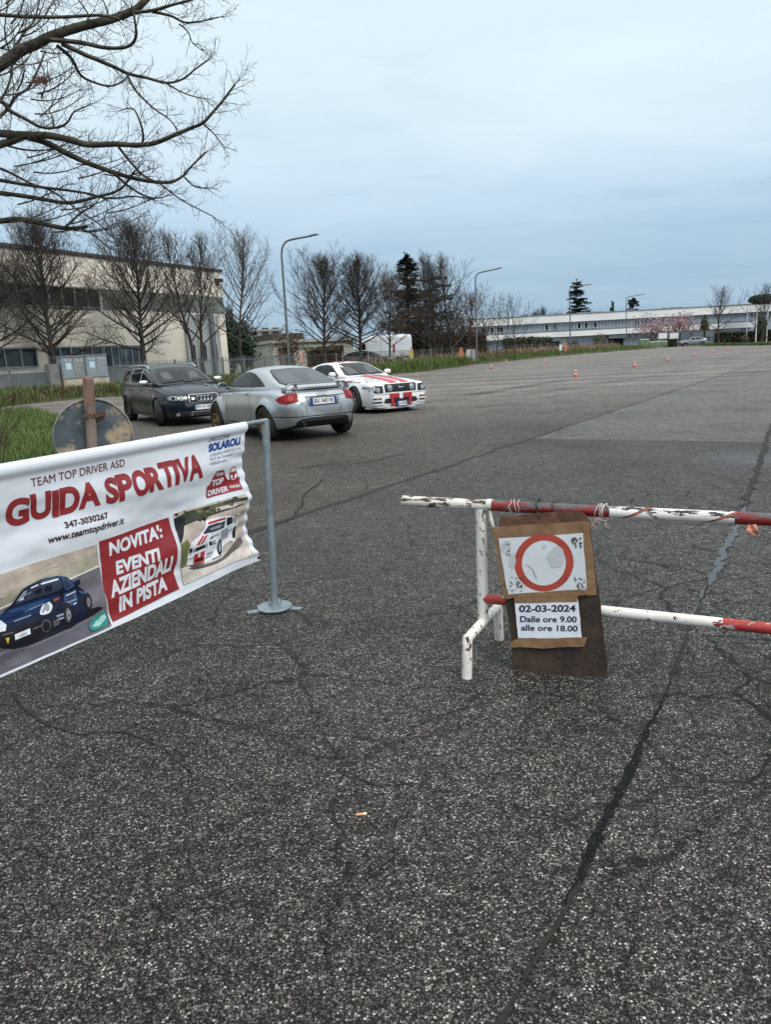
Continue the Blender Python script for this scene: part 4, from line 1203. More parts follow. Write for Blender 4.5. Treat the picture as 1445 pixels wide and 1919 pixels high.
    def decal(s, name, shapes, side, mat, lift=.004, parent=None, step=.06, skirt=0.0, zmin=None):
        """shapes (2D polygons, or (verts, faces)) laid onto the body as seen from side F B L R T or an angle"""
        mb = MB()
        if side == 'T': o, h, k = Vector((0, 0, 1)), Vector((1, 0, 0)), Vector((0, 1, 0))
        elif isinstance(side, str):
            o, h = {'F': (Vector((1,0,0)), Vector((0,1,0))), 'B': (Vector((-1,0,0)), Vector((0,1,0))), 'L': (Vector((0,1,0)), Vector((1,0,0))), 'R': (Vector((0,-1,0)), Vector((1,0,0)))}[side]
            k = Vector((0, 0, 1))
        else:
            a = R(side); o = Vector((math.cos(a), math.sin(a), 0)); h = Vector((-math.sin(a), math.cos(a), 0)); k = Vector((0, 0, 1))
        if not isinstance(shapes, list) or isinstance(shapes[0][0], (int, float)): shapes = [shapes]
        for sh in shapes:
            v, f = sh if isinstance(sh, tuple) else polyface(sh)
            v, f = gridded(v, f, step)
            pos, ok = [], []
            for a_, b_ in v:
                p0 = h*a_ + k*b_ + o*6
                hit, nr, ix, d = s.bvh.ray_cast(p0, -o)
                if hit is None: pos.append(Vector((0, 0, 0))); ok.append(False)
                else:
                    if nr.dot(o) < 0: nr = -nr
                    pos.append(hit + nr*lift); ok.append(True)
            ff = [q for q in f if all(ok[i] for i in q)]
            if ff:
                # drop faces that would bridge a step in the body
                ff = [q for q in ff if max((pos[i]-pos[j]).dot(o) for i in q for j in q) < .3]
                fix = []
                for q in ff:
                    n = (pos[q[1]]-pos[q[0]]).cross(pos[q[2]]-pos[q[0]])
                    fix.append(q if n.dot(o) > 0 else q[::-1])
                used = sorted({i for q in fix for i in q}); mp_ = {i: n for n, i in enumerate(used)}
                mb.add([pos[i] for i in used], [tuple(mp_[i] for i in q) for q in fix])
                if skirt:
                    cnt = {}
                    for q in fix:
                        for i in range(len(q)):
                            e = (q[i], q[(i+1) % len(q)]); cnt[e] = cnt.get(e, 0)+1
                    for (i, j) in [e for e in cnt if (e[1], e[0]) not in cnt]:
                        mb.add([pos[i], pos[j], pos[j]-o*skirt, pos[i]-o*skirt], [(1, 0, 3, 2)])
        return mb.build(name, mat, parent or s.t, smooth=40) if mb.v else None
    def line(s, pts, side, w=.009, mat=None, name='panel_gap', parent=None): return s.decal(name, [ribbon2d(pts, w)], side, mat or M_seam, .0035, parent or s.b)
    def text(s, txt, x0, x1, y0, y1, side, mat, bold=.01, shear=0.0, lift=.006, parent=None, flip=False, **kw):
        v, f = fit_text(txt, 0, 1, 0, 1, bold=bold, shear=shear)
        if flip: v = [(1-x, y) for x, y in v]
        return s.decal('lettering', [([(x0+(x1-x0)*x, y0+(y1-y0)*y) for x, y in v], f)], side, mat, lift, parent, **kw)
    def wheel(s, wx, y, side, rim_r, spoke_fn, mats, steer=0.0, width=.215):
        """tyre with rim, spokes and hub; side +1 left, -1 right"""
        Rw = s.R; w = width/2
        mb = MB()
        mb.lathe([(rim_r-.015, -w*.92), (rim_r+.005, -w), (Rw*.93, -w*.97), (Rw-.008, -w*.82), (Rw, -w*.6), (Rw, w*.6), (Rw-.008, w*.82), (Rw*.93, w*.97), (rim_r+.005, w), (rim_r-.015, w*.92)], 40, (0, 0, 0), 'Y', cap=False)
        o = mb.build('wheel', M_tyre, s.t, smooth=40)
        o.location = (wx, y, Rw); o.rotation_euler = (0, 0, steer)
        mb = MB()
        d = w*.86*side
        mb.lathe([(rim_r, -d*.9), (rim_r*.96, -d*.5), (rim_r*.94, d*.75), (rim_r*.985, d*.98), (rim_r+.004, d), (rim_r*.97, d*1.02)], 40, (0, 0, 0), 'Y', 0, cap=False)
        mb.lathe([(0, d*.1), (rim_r*.94, d*.1)], 30, (0, 0, 0), 'Y', 1, cap=False)
        spoke_fn(mb, rim_r, d)
        mb.build('rim', mats, o, smooth=35)
        return o
def spokes(n, w0, w1, twin=0.0, dish=.55, th=.02):
    def fn(mb, r, d):
        s = 1 if d > 0 else -1
        for i in range(n):
            for k in ((-1, 1) if twin else (0,)):
                a = 2*math.pi*i/n + math.pi/2
                a1 = a + k*twin; a0 = a + k*twin*.45
                e0, e1 = Vector((math.cos(a0), 0, math.sin(a0))), Vector((math.cos(a1), 0, math.sin(a1)))
                q0, q1 = Vector((-e0.z, 0, e0.x)), Vector((-e1.z, 0, e1.x))
                p0 = e0*r*.16 + Vector((0, d*dish, 0)); p1 = e1*r*.97 + Vector((0, d*.92, 0))
                t = Vector((0, s*th, 0))
                v = [p0-q0*w0/2, p0+q0*w0/2, p1+q1*w1/2, p1-q1*w1/2]
                mb.add(v + [p - t*1.6 for p in v], [(0,1,2,3), (0,4,5,1), (1,5,6,2), (3,2,6,7), (0,3,7,4)], 0)
        mb.lathe([(0, d*(dish+.10)), (r*.13, d*(dish+.09)), (r*.2, d*dish*.95), (r*.2, d*.2)], 20, (0, 0, 0), 'Y', 0, cap=False)
    return fn
def number_plate(car, txt, x, z, side, tilt=0.0, w=.52, h=.112, y=0.0):
    sgn = -1 if side == 'B' else 1
    t = Vector((sgn, 0, 0))
    n = Vector((sgn*math.cos(tilt), 0, math.sin(tilt))); up = Vector((-n.z*sgn, 0, abs(n.x)))
    rt = up.cross(n)                                  # to the reader's right
    c = Vector((x, y, z))
    mb = MB(); mb.obox(c - n*.005, rt*w/2, up*h/2, n*.004)
    p = mb.build('number_plate', M_plate, car.t, smooth=None)
    mb = MB()
    for s_ in (-1, 1): mb.obox(c, rt*.022, up*h*.49, n*.0006) if False else mb.add([c + rt*(s_*(w/2-.024) + a*.022) + up*b*h*.49 + n*.0008 for a, b in ((-1,-1),(1,-1),(1,1),(-1,1))], [(0,1,2,3)])
    mb.build('plate_band', M_pblue, p, smooth=None)
    v, f = fit_text(txt, -w*.37, w*.37, -h*.34, h*.34, bold=.02)
    MB().add([c + rt*a + up*b + n*.0014 for a, b in v], f).build('lettering', M_ink, p, smooth=None)
    fr = MB()
    fr.obox(c - n*.006 + up*(h/2+.006), rt*(w/2+.012), up*.006, n*.008); fr.obox(c - n*.006 - up*(h/2+.006), rt*(w/2+.012), up*.006, n*.008)
    for s_ in (-1, 1): fr.obox(c - n*.006 + rt*s_*(w/2+.006), rt*.006, up*h/2, n*.008)
    fr.build('plate_frame', M_trim, p, smooth=None)
    return p
def four_rings(car, c, r, side, mat=M_chrome, parent=None, tilt=0.0):
    sgn = -1 if side == 'B' else 1
    mb = MB()
    for k in range(4):
        cy = (k-1.5)*r*1.45
        mb.tube([(c[0] + sgn*.004 - sgn*math.sin(tilt)*r*math.sin(2*math.pi*j/22), c[1]+cy + r*math.cos(2*math.pi*j/22), c[2] + r*math.sin(2*math.pi*j/22)) for j in range(23)], r*.13, 5, cap=False)
    return mb.build('ring_emblem', mat, parent or car.t, smooth=60)
def mirror(car, x, y, z, side, shell, w=.20, h=.125, d=.10):
    """door mirror: rounded housing with a stalk and glass facing backwards"""
    mb = MB()
    pr = [(.0, -.5), (.55, -.48), (.85, -.3), (1.0, 0), (.98, .25), (.9, .42), (.0, .42)]
    k = 18; vs = []
    for rr, hh in pr:
        for j in range(k):
            a = 2*math.pi*j/k
            cy, cz = math.cos(a), math.sin(a)
            cy = math.copysign(abs(cy)**.7, cy); cz = math.copysign(abs(cz)**.7, cz)
            vs.append((x - hh*d, y + side*w*.5 + cy*rr*w*.5, z + cz*rr*h*.5))
    fs = [(i*k+j, i*k+(j+1) % k, (i+1)*k+(j+1) % k, (i+1)*k+j) for i in range(len(pr)-1) for j in range(k)]
    bm = bm_of(vs, fs); bm.verts.index_update()
    mb.add([tuple(v.co) for v in bm.verts], [tuple(v.index for v in f.verts) for f in bm.faces]); bm.free()
    m = mb.build('mirror', shell, car.t, smooth=60)
    mb = MB(); mb.tube([(x, y-side*.05, z-h*.55), (x, y+side*.03, z-h*.45), (x, y+side*w*.35, z-h*.25)], .018, 8)
    mb.build('mirror_arm', M_trim, m, smooth=60)
    mb = MB(); mb.add([(x-d*.425, y+side*w*.5 + math.cos(a)*w*.42, z + math.sin(a)*h*.42) for a in [2*math.pi*j/k for j in range(k)]], [tuple(range(k))])
    mb.build('mirror_glass', M('mirror glass', (.5, .55, .6), .05, 1.0), m, smooth=None)
    return m
def place(contact, local, head, k=1.0):
    """car origin from where one wheel's contact lies on the ground"""
    c, s_ = math.cos(head), math.sin(head)
    local = (local[0]*k, local[1]*k)
    return (contact.x - (local[0]*c - local[1]*s_), contact.y - (local[0]*s_ + local[1]*c), 0)
mirror_pts = lambda pts: [(-a, b) for a, b in pts]

# ---------------------------------------------------------------- silver coupe
def coupe():
    H = R(123)
    c = Car('parked_coupe', 'silver coupe with bronze wheels and a rear wing, its back to the viewer', 'car', place(gnd(503, 826), (-1.21, .80), H, 1.01), H, (1.21, -1.21), .318, .355, 'cars parked on the asphalt', 1.01)
    P = paint('silver paint', (.41, .44, .46), .68, .30, .5)
    L = dict(zt=[(2.08,.52),(2.04,.60),(1.95,.66),(1.7,.745),(1.2,.85),(.8,.92),(.3,.955),(-.6,.975),(-1.2,.985),(-1.55,.965),(-1.78,.925),(-1.90,.86),(-1.96,.74)],
             zb=[(2.08,.30),(2.0,.24),(1.6,.19),(0,.19),(-1.5,.21),(-1.85,.27),(-1.96,.36)],
             zm=[(2.08,.42),(1.8,.48),(0,.55),(-1.6,.60),(-1.96,.58)],
             zs=[(2.08,.48),(2.0,.55),(1.7,.66),(1.2,.765),(.6,.84),(-.6,.885),(-1.3,.885),(-1.65,.855),(-1.85,.80),(-1.96,.70)],
             wb=[(2.08,.30),(2.02,.48),(1.9,.62),(1.5,.74),(0,.80),(-1.5,.74),(-1.8,.62),(-1.9,.54),(-1.96,.46)],
             wm=[(2.08,.40),(2.03,.58),(1.92,.72),(1.7,.80),(1.2,.84),(0,.845),(-1.2,.86),(-1.55,.83),(-1.78,.755),(-1.88,.69),(-1.94,.60),(-1.96,.54)],
             ws=[(2.08,.38),(2.03,.54),(1.92,.66),(1.6,.73),(1.2,.765),(.6,.785),(-.6,.79),(-1.2,.79),(-1.55,.76),(-1.78,.69),(-1.9,.60),(-1.96,.48)])
    C = dict(belt=.93, zt=[(1.06,.90),(.8,1.02),(.5,1.17),(.25,1.275),(0,1.33),(-.2,1.345),(-.45,1.335),(-.75,1.28),(-1.05,1.185),(-1.35,1.065),(-1.6,.96),(-1.7,.91)],
             w=[(1.06,.62),(.7,.735),(.3,.755),(-.4,.755),(-.9,.72),(-1.3,.66),(-1.7,.55)], th=[(1.0,.45),(0,.50),(-.8,.56),(-1.7,.4)])
    c.body(L, C, [P, M_well], flare=.048, fw=.085)
    for s in 'LR':
        win = [(.82,.965),(.62,1.075),(.40,1.17),(.15,1.235),(-.15,1.25),(-.42,1.215),(-.66,1.135),(-.86,1.05),(-1.00,.98),(-.6,.965),(.1,.958)]
        c.decal('window_frame', win, s, M_trim, .004)
        gl = [[(.50,.985),(.50,1.10),(.36,1.165),(.14,1.215),(-.14,1.228),(-.40,1.195),(-.46,1.175),(-.42,.985),(.1,.98)], [(.74,.985),(.62,1.05),(.54,1.085),(.54,.985)], [(-.48,.985),(-.52,1.155),(-.66,1.10),(-.82,1.04),(-.92,.99)]]
        c.decal('side_window', gl, s, M_glass, .008)
        c.line([(.62,.93),(.66,.75),(.64,.34),(.55,.29),(-.48,.29),(-.56,.36),(-.52,.60),(-.50,.965)], s)
        c.line([(.9,.27),(.62,.275),(-.75,.275),(-.86,.27)], s, .012)
        c.decal('door_handle', [circ(-.36,.845,.05,20,.032)], s, M_seam, .005); c.decal('door_handle', [[(-.44,.838),(-.29,.838),(-.29,.862),(-.44,.862)]], s, M_alu, .022, skirt=.02)
        c.line([(1.52,.62),(1.42,.78),(1.1,.86)], s, .006)
    c.decal('rear_window', [(-.50,1.0),(.50,1.0),(.565,1.035),(.535,1.14),(.47,1.235),(.40,1.275),(0,1.29),(-.40,1.275),(-.47,1.235),(-.535,1.14),(-.565,1.035)], 'B', M_trim, .004)
    c.decal('rear_window', [(-.48,1.012),(.48,1.012),(.54,1.045),(.51,1.14),(.45,1.225),(.385,1.26),(0,1.275),(-.385,1.26),(-.45,1.225),(-.51,1.14),(-.54,1.045)], 'B', M_glass_r, .008)
    M_se = M('grey seat behind the glass', (.055, .07, .07), .2, spec=.5)
    for y in (-.30, .30): c.decal('seat', [[(y-.19,1.03),(y+.19,1.03),(y+.18,1.12),(y+.11,1.2),(y-.11,1.2),(y-.18,1.12)]], 'B', M_se, .0095)
    for sg in (1, -1):
        # lamps wrap round the corner: seen from the rear quarter
        a = 180 - sg*28
        rl = [(.455,.858),(.485,.715),(.26,.675),(.14,.692),(.07,.752),(.11,.792),(.25,.838)]
        c.decal('tail_lamp', [[(sg*u, z) for u, z in rl]], a, M_red_l, .012, skirt=.012)
        c.decal('lamp_unit', [[(sg*u, z) for u, z in circ(.34, .775, .05, 18)]], a, M('lamp lens', (.30, .025, .03), .5), .015, skirt=.004)
    c.line([(-.86,.455),(-.5,.445),(.5,.445),(.86,.455)], 'B', .016)
    c.line([(-.36,.64),(-.33,.46)], 'B', .008); c.line([(.36,.64),(.33,.46)], 'B', .008)
    c.line([(-.55,.80),(-.3,.79),(.3,.79),(.55,.80)], 'B', .008)
    c.decal('plate_recess', [(-.35,.785),(.35,.785),(.31,.625),(-.31,.625)], 'B', M_seam, .003)
    c.decal('plate_recess', [(-.335,.775),(.335,.775),(.30,.635),(-.30,.635)], 'B', M('silver recess', (.30, .32, .33), .4, .5), .005)
    hit = c.bvh.ray_cast(Vector((-6, 0, .705)), Vector((1, 0, 0)))[0]
    number_plate(c, 'BX 045YB', hit.x - .022, .703, 'B', .12)
    hit = c.bvh.ray_cast(Vector((-6, 0, .84)), Vector((1, 0, 0)))[0]
    four_rings(c, (hit.x-.004, 0, .835), .034, 'B', tilt=.5)
    c.decal('rear_diffuser', [(-.56,.275),(-.53,.36),(-.46,.405),(-.3,.42),(.3,.42),(.46,.405),(.53,.36),(.56,.275)], 'B', M_trim, .012, skirt=.01)
    mb = MB(); mb.tube([(-1.80, .42, .30), (-1.99, .42, .30)], .045, 16, 0, cap=False); mb.tube([(-1.99, .42, .30), (-1.93, .42, .30)], [.038, .037], 16, 1)
    mb.build('exhaust', [M_chrome, M_well], c.t, smooth=50)
    c.decal('badge', [[(.40,.69),(.47,.69),(.47,.71),(.40,.71)], [(.425,.69),(.445,.69),(.445,.66),(.425,.66)]], 'B', M_alu, .006)
    c.decal('fuel_flap', ring2d(-1.02, .80, .085, .093, 28), 'R', M_seam, .004)
    # rear wing on stalks, and the small lip below it
    mb = MB()
    secs = []
    for k in range(23):
        y = -.67 + 1.34*k/22
        e = abs(y)/.67
        z = 1.01 - (.105*max(0, (e-.82)/.18)**1.6)
        x = -1.80 + .10*e*e
        ch = .155
        secs.append([(x+ch*.5, y, z+.004), (x+ch*.1, y, z+.022), (x-ch*.5, y, z+.020), (x-ch*.5, y, z+.010), (x, y, z-.008)])
    vs = [p for q in secs for p in q]
    mb.add(vs, [(i*5+j, i*5+(j+1) % 5, (i+1)*5+(j+1) % 5, (i+1)*5+j) for i in range(22) for j in range(5)] + [tuple(range(5)), tuple(22*5+j for j in range(5))[::-1]])
    for y in (-.44, .44): mb.obox((-1.76, y, .955), (.05, 0, .01), (0, .011, 0), (-.012, 0, .05))
    for y in (-.655, .655): mb.obox((-1.70, y*.985, .925), (.07, 0, .01), (0, .016, 0), (-.01, 0, .035))
    mb.build('rear_wing', M('wing silver', (.30, .33, .35), .35, .5), c.t, smooth=40)
    mb = MB()
    secs = []
    for k in range(19):
        y = -.5 + 1.0*k/18
        x = -1.84 + .10*(y/.5)**2
        secs.append([(x+.07, y, .925), (x-.01, y, .958), (x-.055, y, .955), (x-.03, y, .925)])
    mb.add([p for q in secs for p in q], [(i*4+j, i*4+(j+1) % 4, (i+1)*4+(j+1) % 4, (i+1)*4+j) for i in range(18) for j in range(4)] + [(0,1,2,3), (72,75,74,73)])
    mb.build('rear_lip', P, c.t, smooth=40)
    mirror(c, .60, .80, 1.0, 1, P); mirror(c, .60, -.80, 1.0, -1, P)
    mb = MB(); mb.tube([(-1.05, 0, 1.19), (-1.16, 0, 1.27), (-1.22, 0, 1.30)], [.008, .005, .003], 6)
    M_bronze = M('bronze wheel', (.26, .165, .07), .4, .6, col2=(.18, .11, .05), nscale=9)
    for wx in c.wheels:
        for sd in (1, -1): c.wheel(wx, sd*.775, sd, .215, spokes(6, .06, .05, .0, .6), [M_bronze, M_well], .0)
coupe()

# ---------------------------------------------------------------- dark estate
def estate():
    H = R(-57)
    c = Car('parked_estate', 'dark blue estate car with roof rails, front wheel turned, behind the silver coupe', 'car', place(gnd(302, 798), (1.33, -.80), H, 1.04), H, (1.33, -1.32), .322, .36, 'cars parked on the asphalt', 1.04)
    P = paint('dark blue paint', (.003, .0065, .015), .0, .22, .12, dirt=(.012, .012, .014), spec=.3)
    L = dict(zt=[(2.20,.66),(2.16,.72),(2.08,.765),(1.8,.845),(1.3,.925),(.95,.96),(0,.97),(-2.0,.98),(-2.2,.97),(-2.30,.90),(-2.34,.70)],
             zb=[(2.20,.24),(2.1,.20),(1.6,.17),(0,.18),(-1.7,.20),(-2.2,.27),(-2.34,.36)],
             zm=[(2.20,.42),(1.8,.50),(0,.56),(-1.8,.60),(-2.34,.58)],
             zs=[(2.20,.60),(2.10,.68),(1.8,.76),(1.3,.835),(.6,.89),(-1.2,.92),(-2.1,.92),(-2.28,.86),(-2.34,.66)],
             wb=[(2.20,.44),(2.14,.60),(2.0,.70),(1.6,.76),(0,.80),(-1.6,.77),(-2.1,.68),(-2.34,.52)],
             wm=[(2.20,.52),(2.15,.66),(2.05,.77),(1.8,.84),(1.3,.87),(0,.875),(-1.3,.875),(-1.9,.83),(-2.2,.75),(-2.34,.62)],
             ws=[(2.20,.48),(2.14,.62),(2.02,.71),(1.7,.77),(1.2,.80),(0,.81),(-1.3,.81),(-1.9,.77),(-2.2,.70),(-2.34,.58)])
    C = dict(belt=.95, zt=[(1.08,.93),(.75,1.10),(.40,1.275),(.12,1.375),(-.25,1.42),(-.9,1.38),(-1.5,1.395),(-1.95,1.32),(-2.12,1.20),(-2.26,.98)],
             w=[(1.08,.66),(.7,.76),(0,.785),(-1.2,.785),(-1.8,.755),(-2.26,.70)], th=[(1.0,.36),(0,.40),(-1.8,.36),(-2.26,.30)])
    c.body(L, C, [P, M_well], flare=.022, fw=.07)
    for s in 'LR':
        c.decal('window_frame', [(.76,.985),(.56,1.09),(.30,1.225),(.08,1.305),(-.3,1.345),(-1.0,1.345),(-1.55,1.31),(-1.88,1.235),(-2.0,1.12),(-2.02,1.02),(-1.2,.985)], s, M_alu, .004)
        c.decal('side_window', [[(.72,.998),(.54,1.09),(.30,1.21),(.07,1.29),(-.18,1.325),(-.16,.998)], [(-.24,.998),(-.26,1.33),(-.98,1.332),(-1.16,1.322),(-1.10,.998)], [(-1.18,1.0),(-1.24,1.318),(-1.54,1.296),(-1.86,1.222),(-1.97,1.11),(-1.99,1.025)]], s, M_glassd, .008)
        c.line([(.80,.95),(.86,.75),(.84,.34),(.72,.27),(-.12,.27),(-.16,.5),(-.18,.97)], s); c.line([(-.14,.27),(-.86,.27),(-1.02,.46),(-1.08,.70),(-1.14,.97)], s)
        c.decal('rub_strip', [(.80,.47),(-1.0,.50),(-1.0,.53),(.80,.50)], s, M_trim, .010, skirt=.008)
        c.decal('sill_trim', [(.92,.20),(.92,.245),(-.92,.265),(-.92,.21)], s, M('sill', (.09, .095, .10), .4, .5), .010)
        for x in (.02, -.92): c.decal('door_handle', [[(x-.10,.815),(x+.08,.80),(x+.08,.83),(x-.10,.845)]], s, P, .022, skirt=.02)
        c.decal('side_repeater', [circ(1.02,.70,.028,14,.016)], s, M_plate, .006)
    c.decal('windshield', [(-.60,.985),(-.655,1.0),(-.555,1.22),(-.49,1.315),(-.3,1.35),(.3,1.35),(.49,1.315),(.555,1.22),(.655,1.0),(.60,.985)], 'F', M_trim, .004)
    ws = c.decal('windshield', [(-.58,1.005),(-.63,1.015),(-.535,1.215),(-.472,1.298),(-.3,1.328),(.3,1.328),(.472,1.298),(.535,1.215),(.63,1.015),(.58,1.005)], 'F', M_glass, .008)
    # seat backs, dashboard and wheel are seen through the screen as paler shapes
    M_in = M('seat fabric behind the glass', (.030, .031, .033), .25, spec=.6)
    for y in (-.34, .34):
        c.decal('head_rest', [[(y-.10,1.06),(y+.10,1.06),(y+.12,1.15),(y+.085,1.225),(y-.085,1.225),(y-.12,1.15)]], 'F', M_in, .0095, ws)
    c.decal('steering_wheel', [ring2d(.34, 1.02, .12, .145, 24)], 'F', M_in, .0105, ws)
    c.decal('rear_mirror', [[(-.09,1.25),(.09,1.25),(.09,1.30),(-.09,1.30)]], 'F', M_trim, .011, ws)
    for y in (.02, -.5): c.decal('wiper', [ribbon2d([(y-.05,.99),(y+.22,1.0),(y+.5,1.025)], .014)], 'F', M_trim, .018, skirt=.01)
    for sg in (-1, 1):
        c.decal('headlight', [[(sg*.39,.585),(sg*.395,.695),(sg*.55,.705),(sg*.74,.71),(sg*.79,.66),(sg*.76,.605),(sg*.55,.585)]], 'F', M_seam, .008, skirt=.01)
        c.decal('headlight', [[(sg*.40,.597),(sg*.405,.684),(sg*.55,.693),(sg*.73,.698),(sg*.765,.66),(sg*.745,.615),(sg*.55,.597)]], 'F', M_clear, .012)
        hl = c.decal('lamp_unit', [circ(sg*.47,.64,.038,18), circ(sg*.58,.645,.042,18), circ(sg*.68,.65,.03,16)], 'F', M_glassd, .015)
        c.decal('lamp_unit', [circ(sg*.47,.64,.022,18), circ(sg*.58,.645,.026,18)], 'F', M_plate, .017)
        c.decal('air_intake', [[(sg*.34,.22),(sg*.34,.345),(sg*.70,.355),(sg*.78,.30),(sg*.72,.235)]], 'F', M_mesh, .006)
        for z in (.26, .30): c.decal('intake_bar', [[(sg*.35,z),(sg*.74,z+.004),(sg*.74,z+.018),(sg*.35,z+.014)]], 'F', M_trim, .016, skirt=.01)
        c.decal('fog_lamp', [circ(sg*.62,.285,.038,18)], 'F', M_clear, .018)
        c.line([(1.05,sg*.56),(1.5,sg*.47),(2.12,sg*.36)], 'T', .010)
        c.line([(.98,sg*.74),(1.3,sg*.73),(1.75,sg*.69),(2.1,sg*.58)], 'T', .009)
    c.decal('grille', [(-.36,.545),(-.36,.70),(-.33,.725),(.33,.725),(.36,.70),(.36,.545),(.33,.525),(-.33,.525)], 'F', M('dull chrome', (.32, .33, .35), .25, .9), .010, skirt=.01)
    g = c.decal('grille', [(-.335,.555),(-.335,.69),(-.315,.705),(.315,.705),(.335,.69),(.335,.555),(.315,.545),(-.315,.545)], 'F', M_mesh, .015)
    for k in range(9):
        y = -.28 + .07*k
        c.decal('grille_bar', [[(y-.006,.55),(y+.006,.55),(y+.006,.70),(y-.006,.70)]], 'F', M_trim, .024, g, skirt=.01)
    four_rings(c, (2.225, 0, .625), .058, 'F')
    c.decal('badge', [[(-.30,.60),(-.22,.60),(-.22,.645),(-.30,.645)]], 'F', M_chrome, .026)
    c.decal('lower_grille', [(-.33,.19),(-.33,.335),(.33,.335),(.33,.19)], 'F', M_alu, .012, skirt=.01)
    c.decal('lower_grille', [(-.305,.21),(-.305,.315),(.305,.315),(.305,.21)], 'F', M_mesh, .016)
    number_plate(c, 'EV 513JK', 2.232, .425, 'F')
    for sg in (-1, 1):
        mb = MB(); mb.tube([(.16, sg*.60, 1.33), (.06, sg*.60, 1.385), (-.15, sg*.60, 1.415), (-1.2, sg*.60, 1.42), (-1.7, sg*.585, 1.38), (-1.84, sg*.58, 1.33)], .017, 8)
        mb.build('roof_rail', M_alu, c.t, smooth=60)
        mirror(c, .74, sg*.83, 1.01, sg, M_alu, .22, .13)
    M_dw = M('dark wheel', (.035, .036, .04), .4, .5)
    for wx in c.wheels:
        for sd in (1, -1): c.wheel(wx, sd*.775, sd, .232, spokes(7, .035, .03, .16, .65), [M_dw, M_well], R(-24) if wx > 0 else 0.0)
estate()

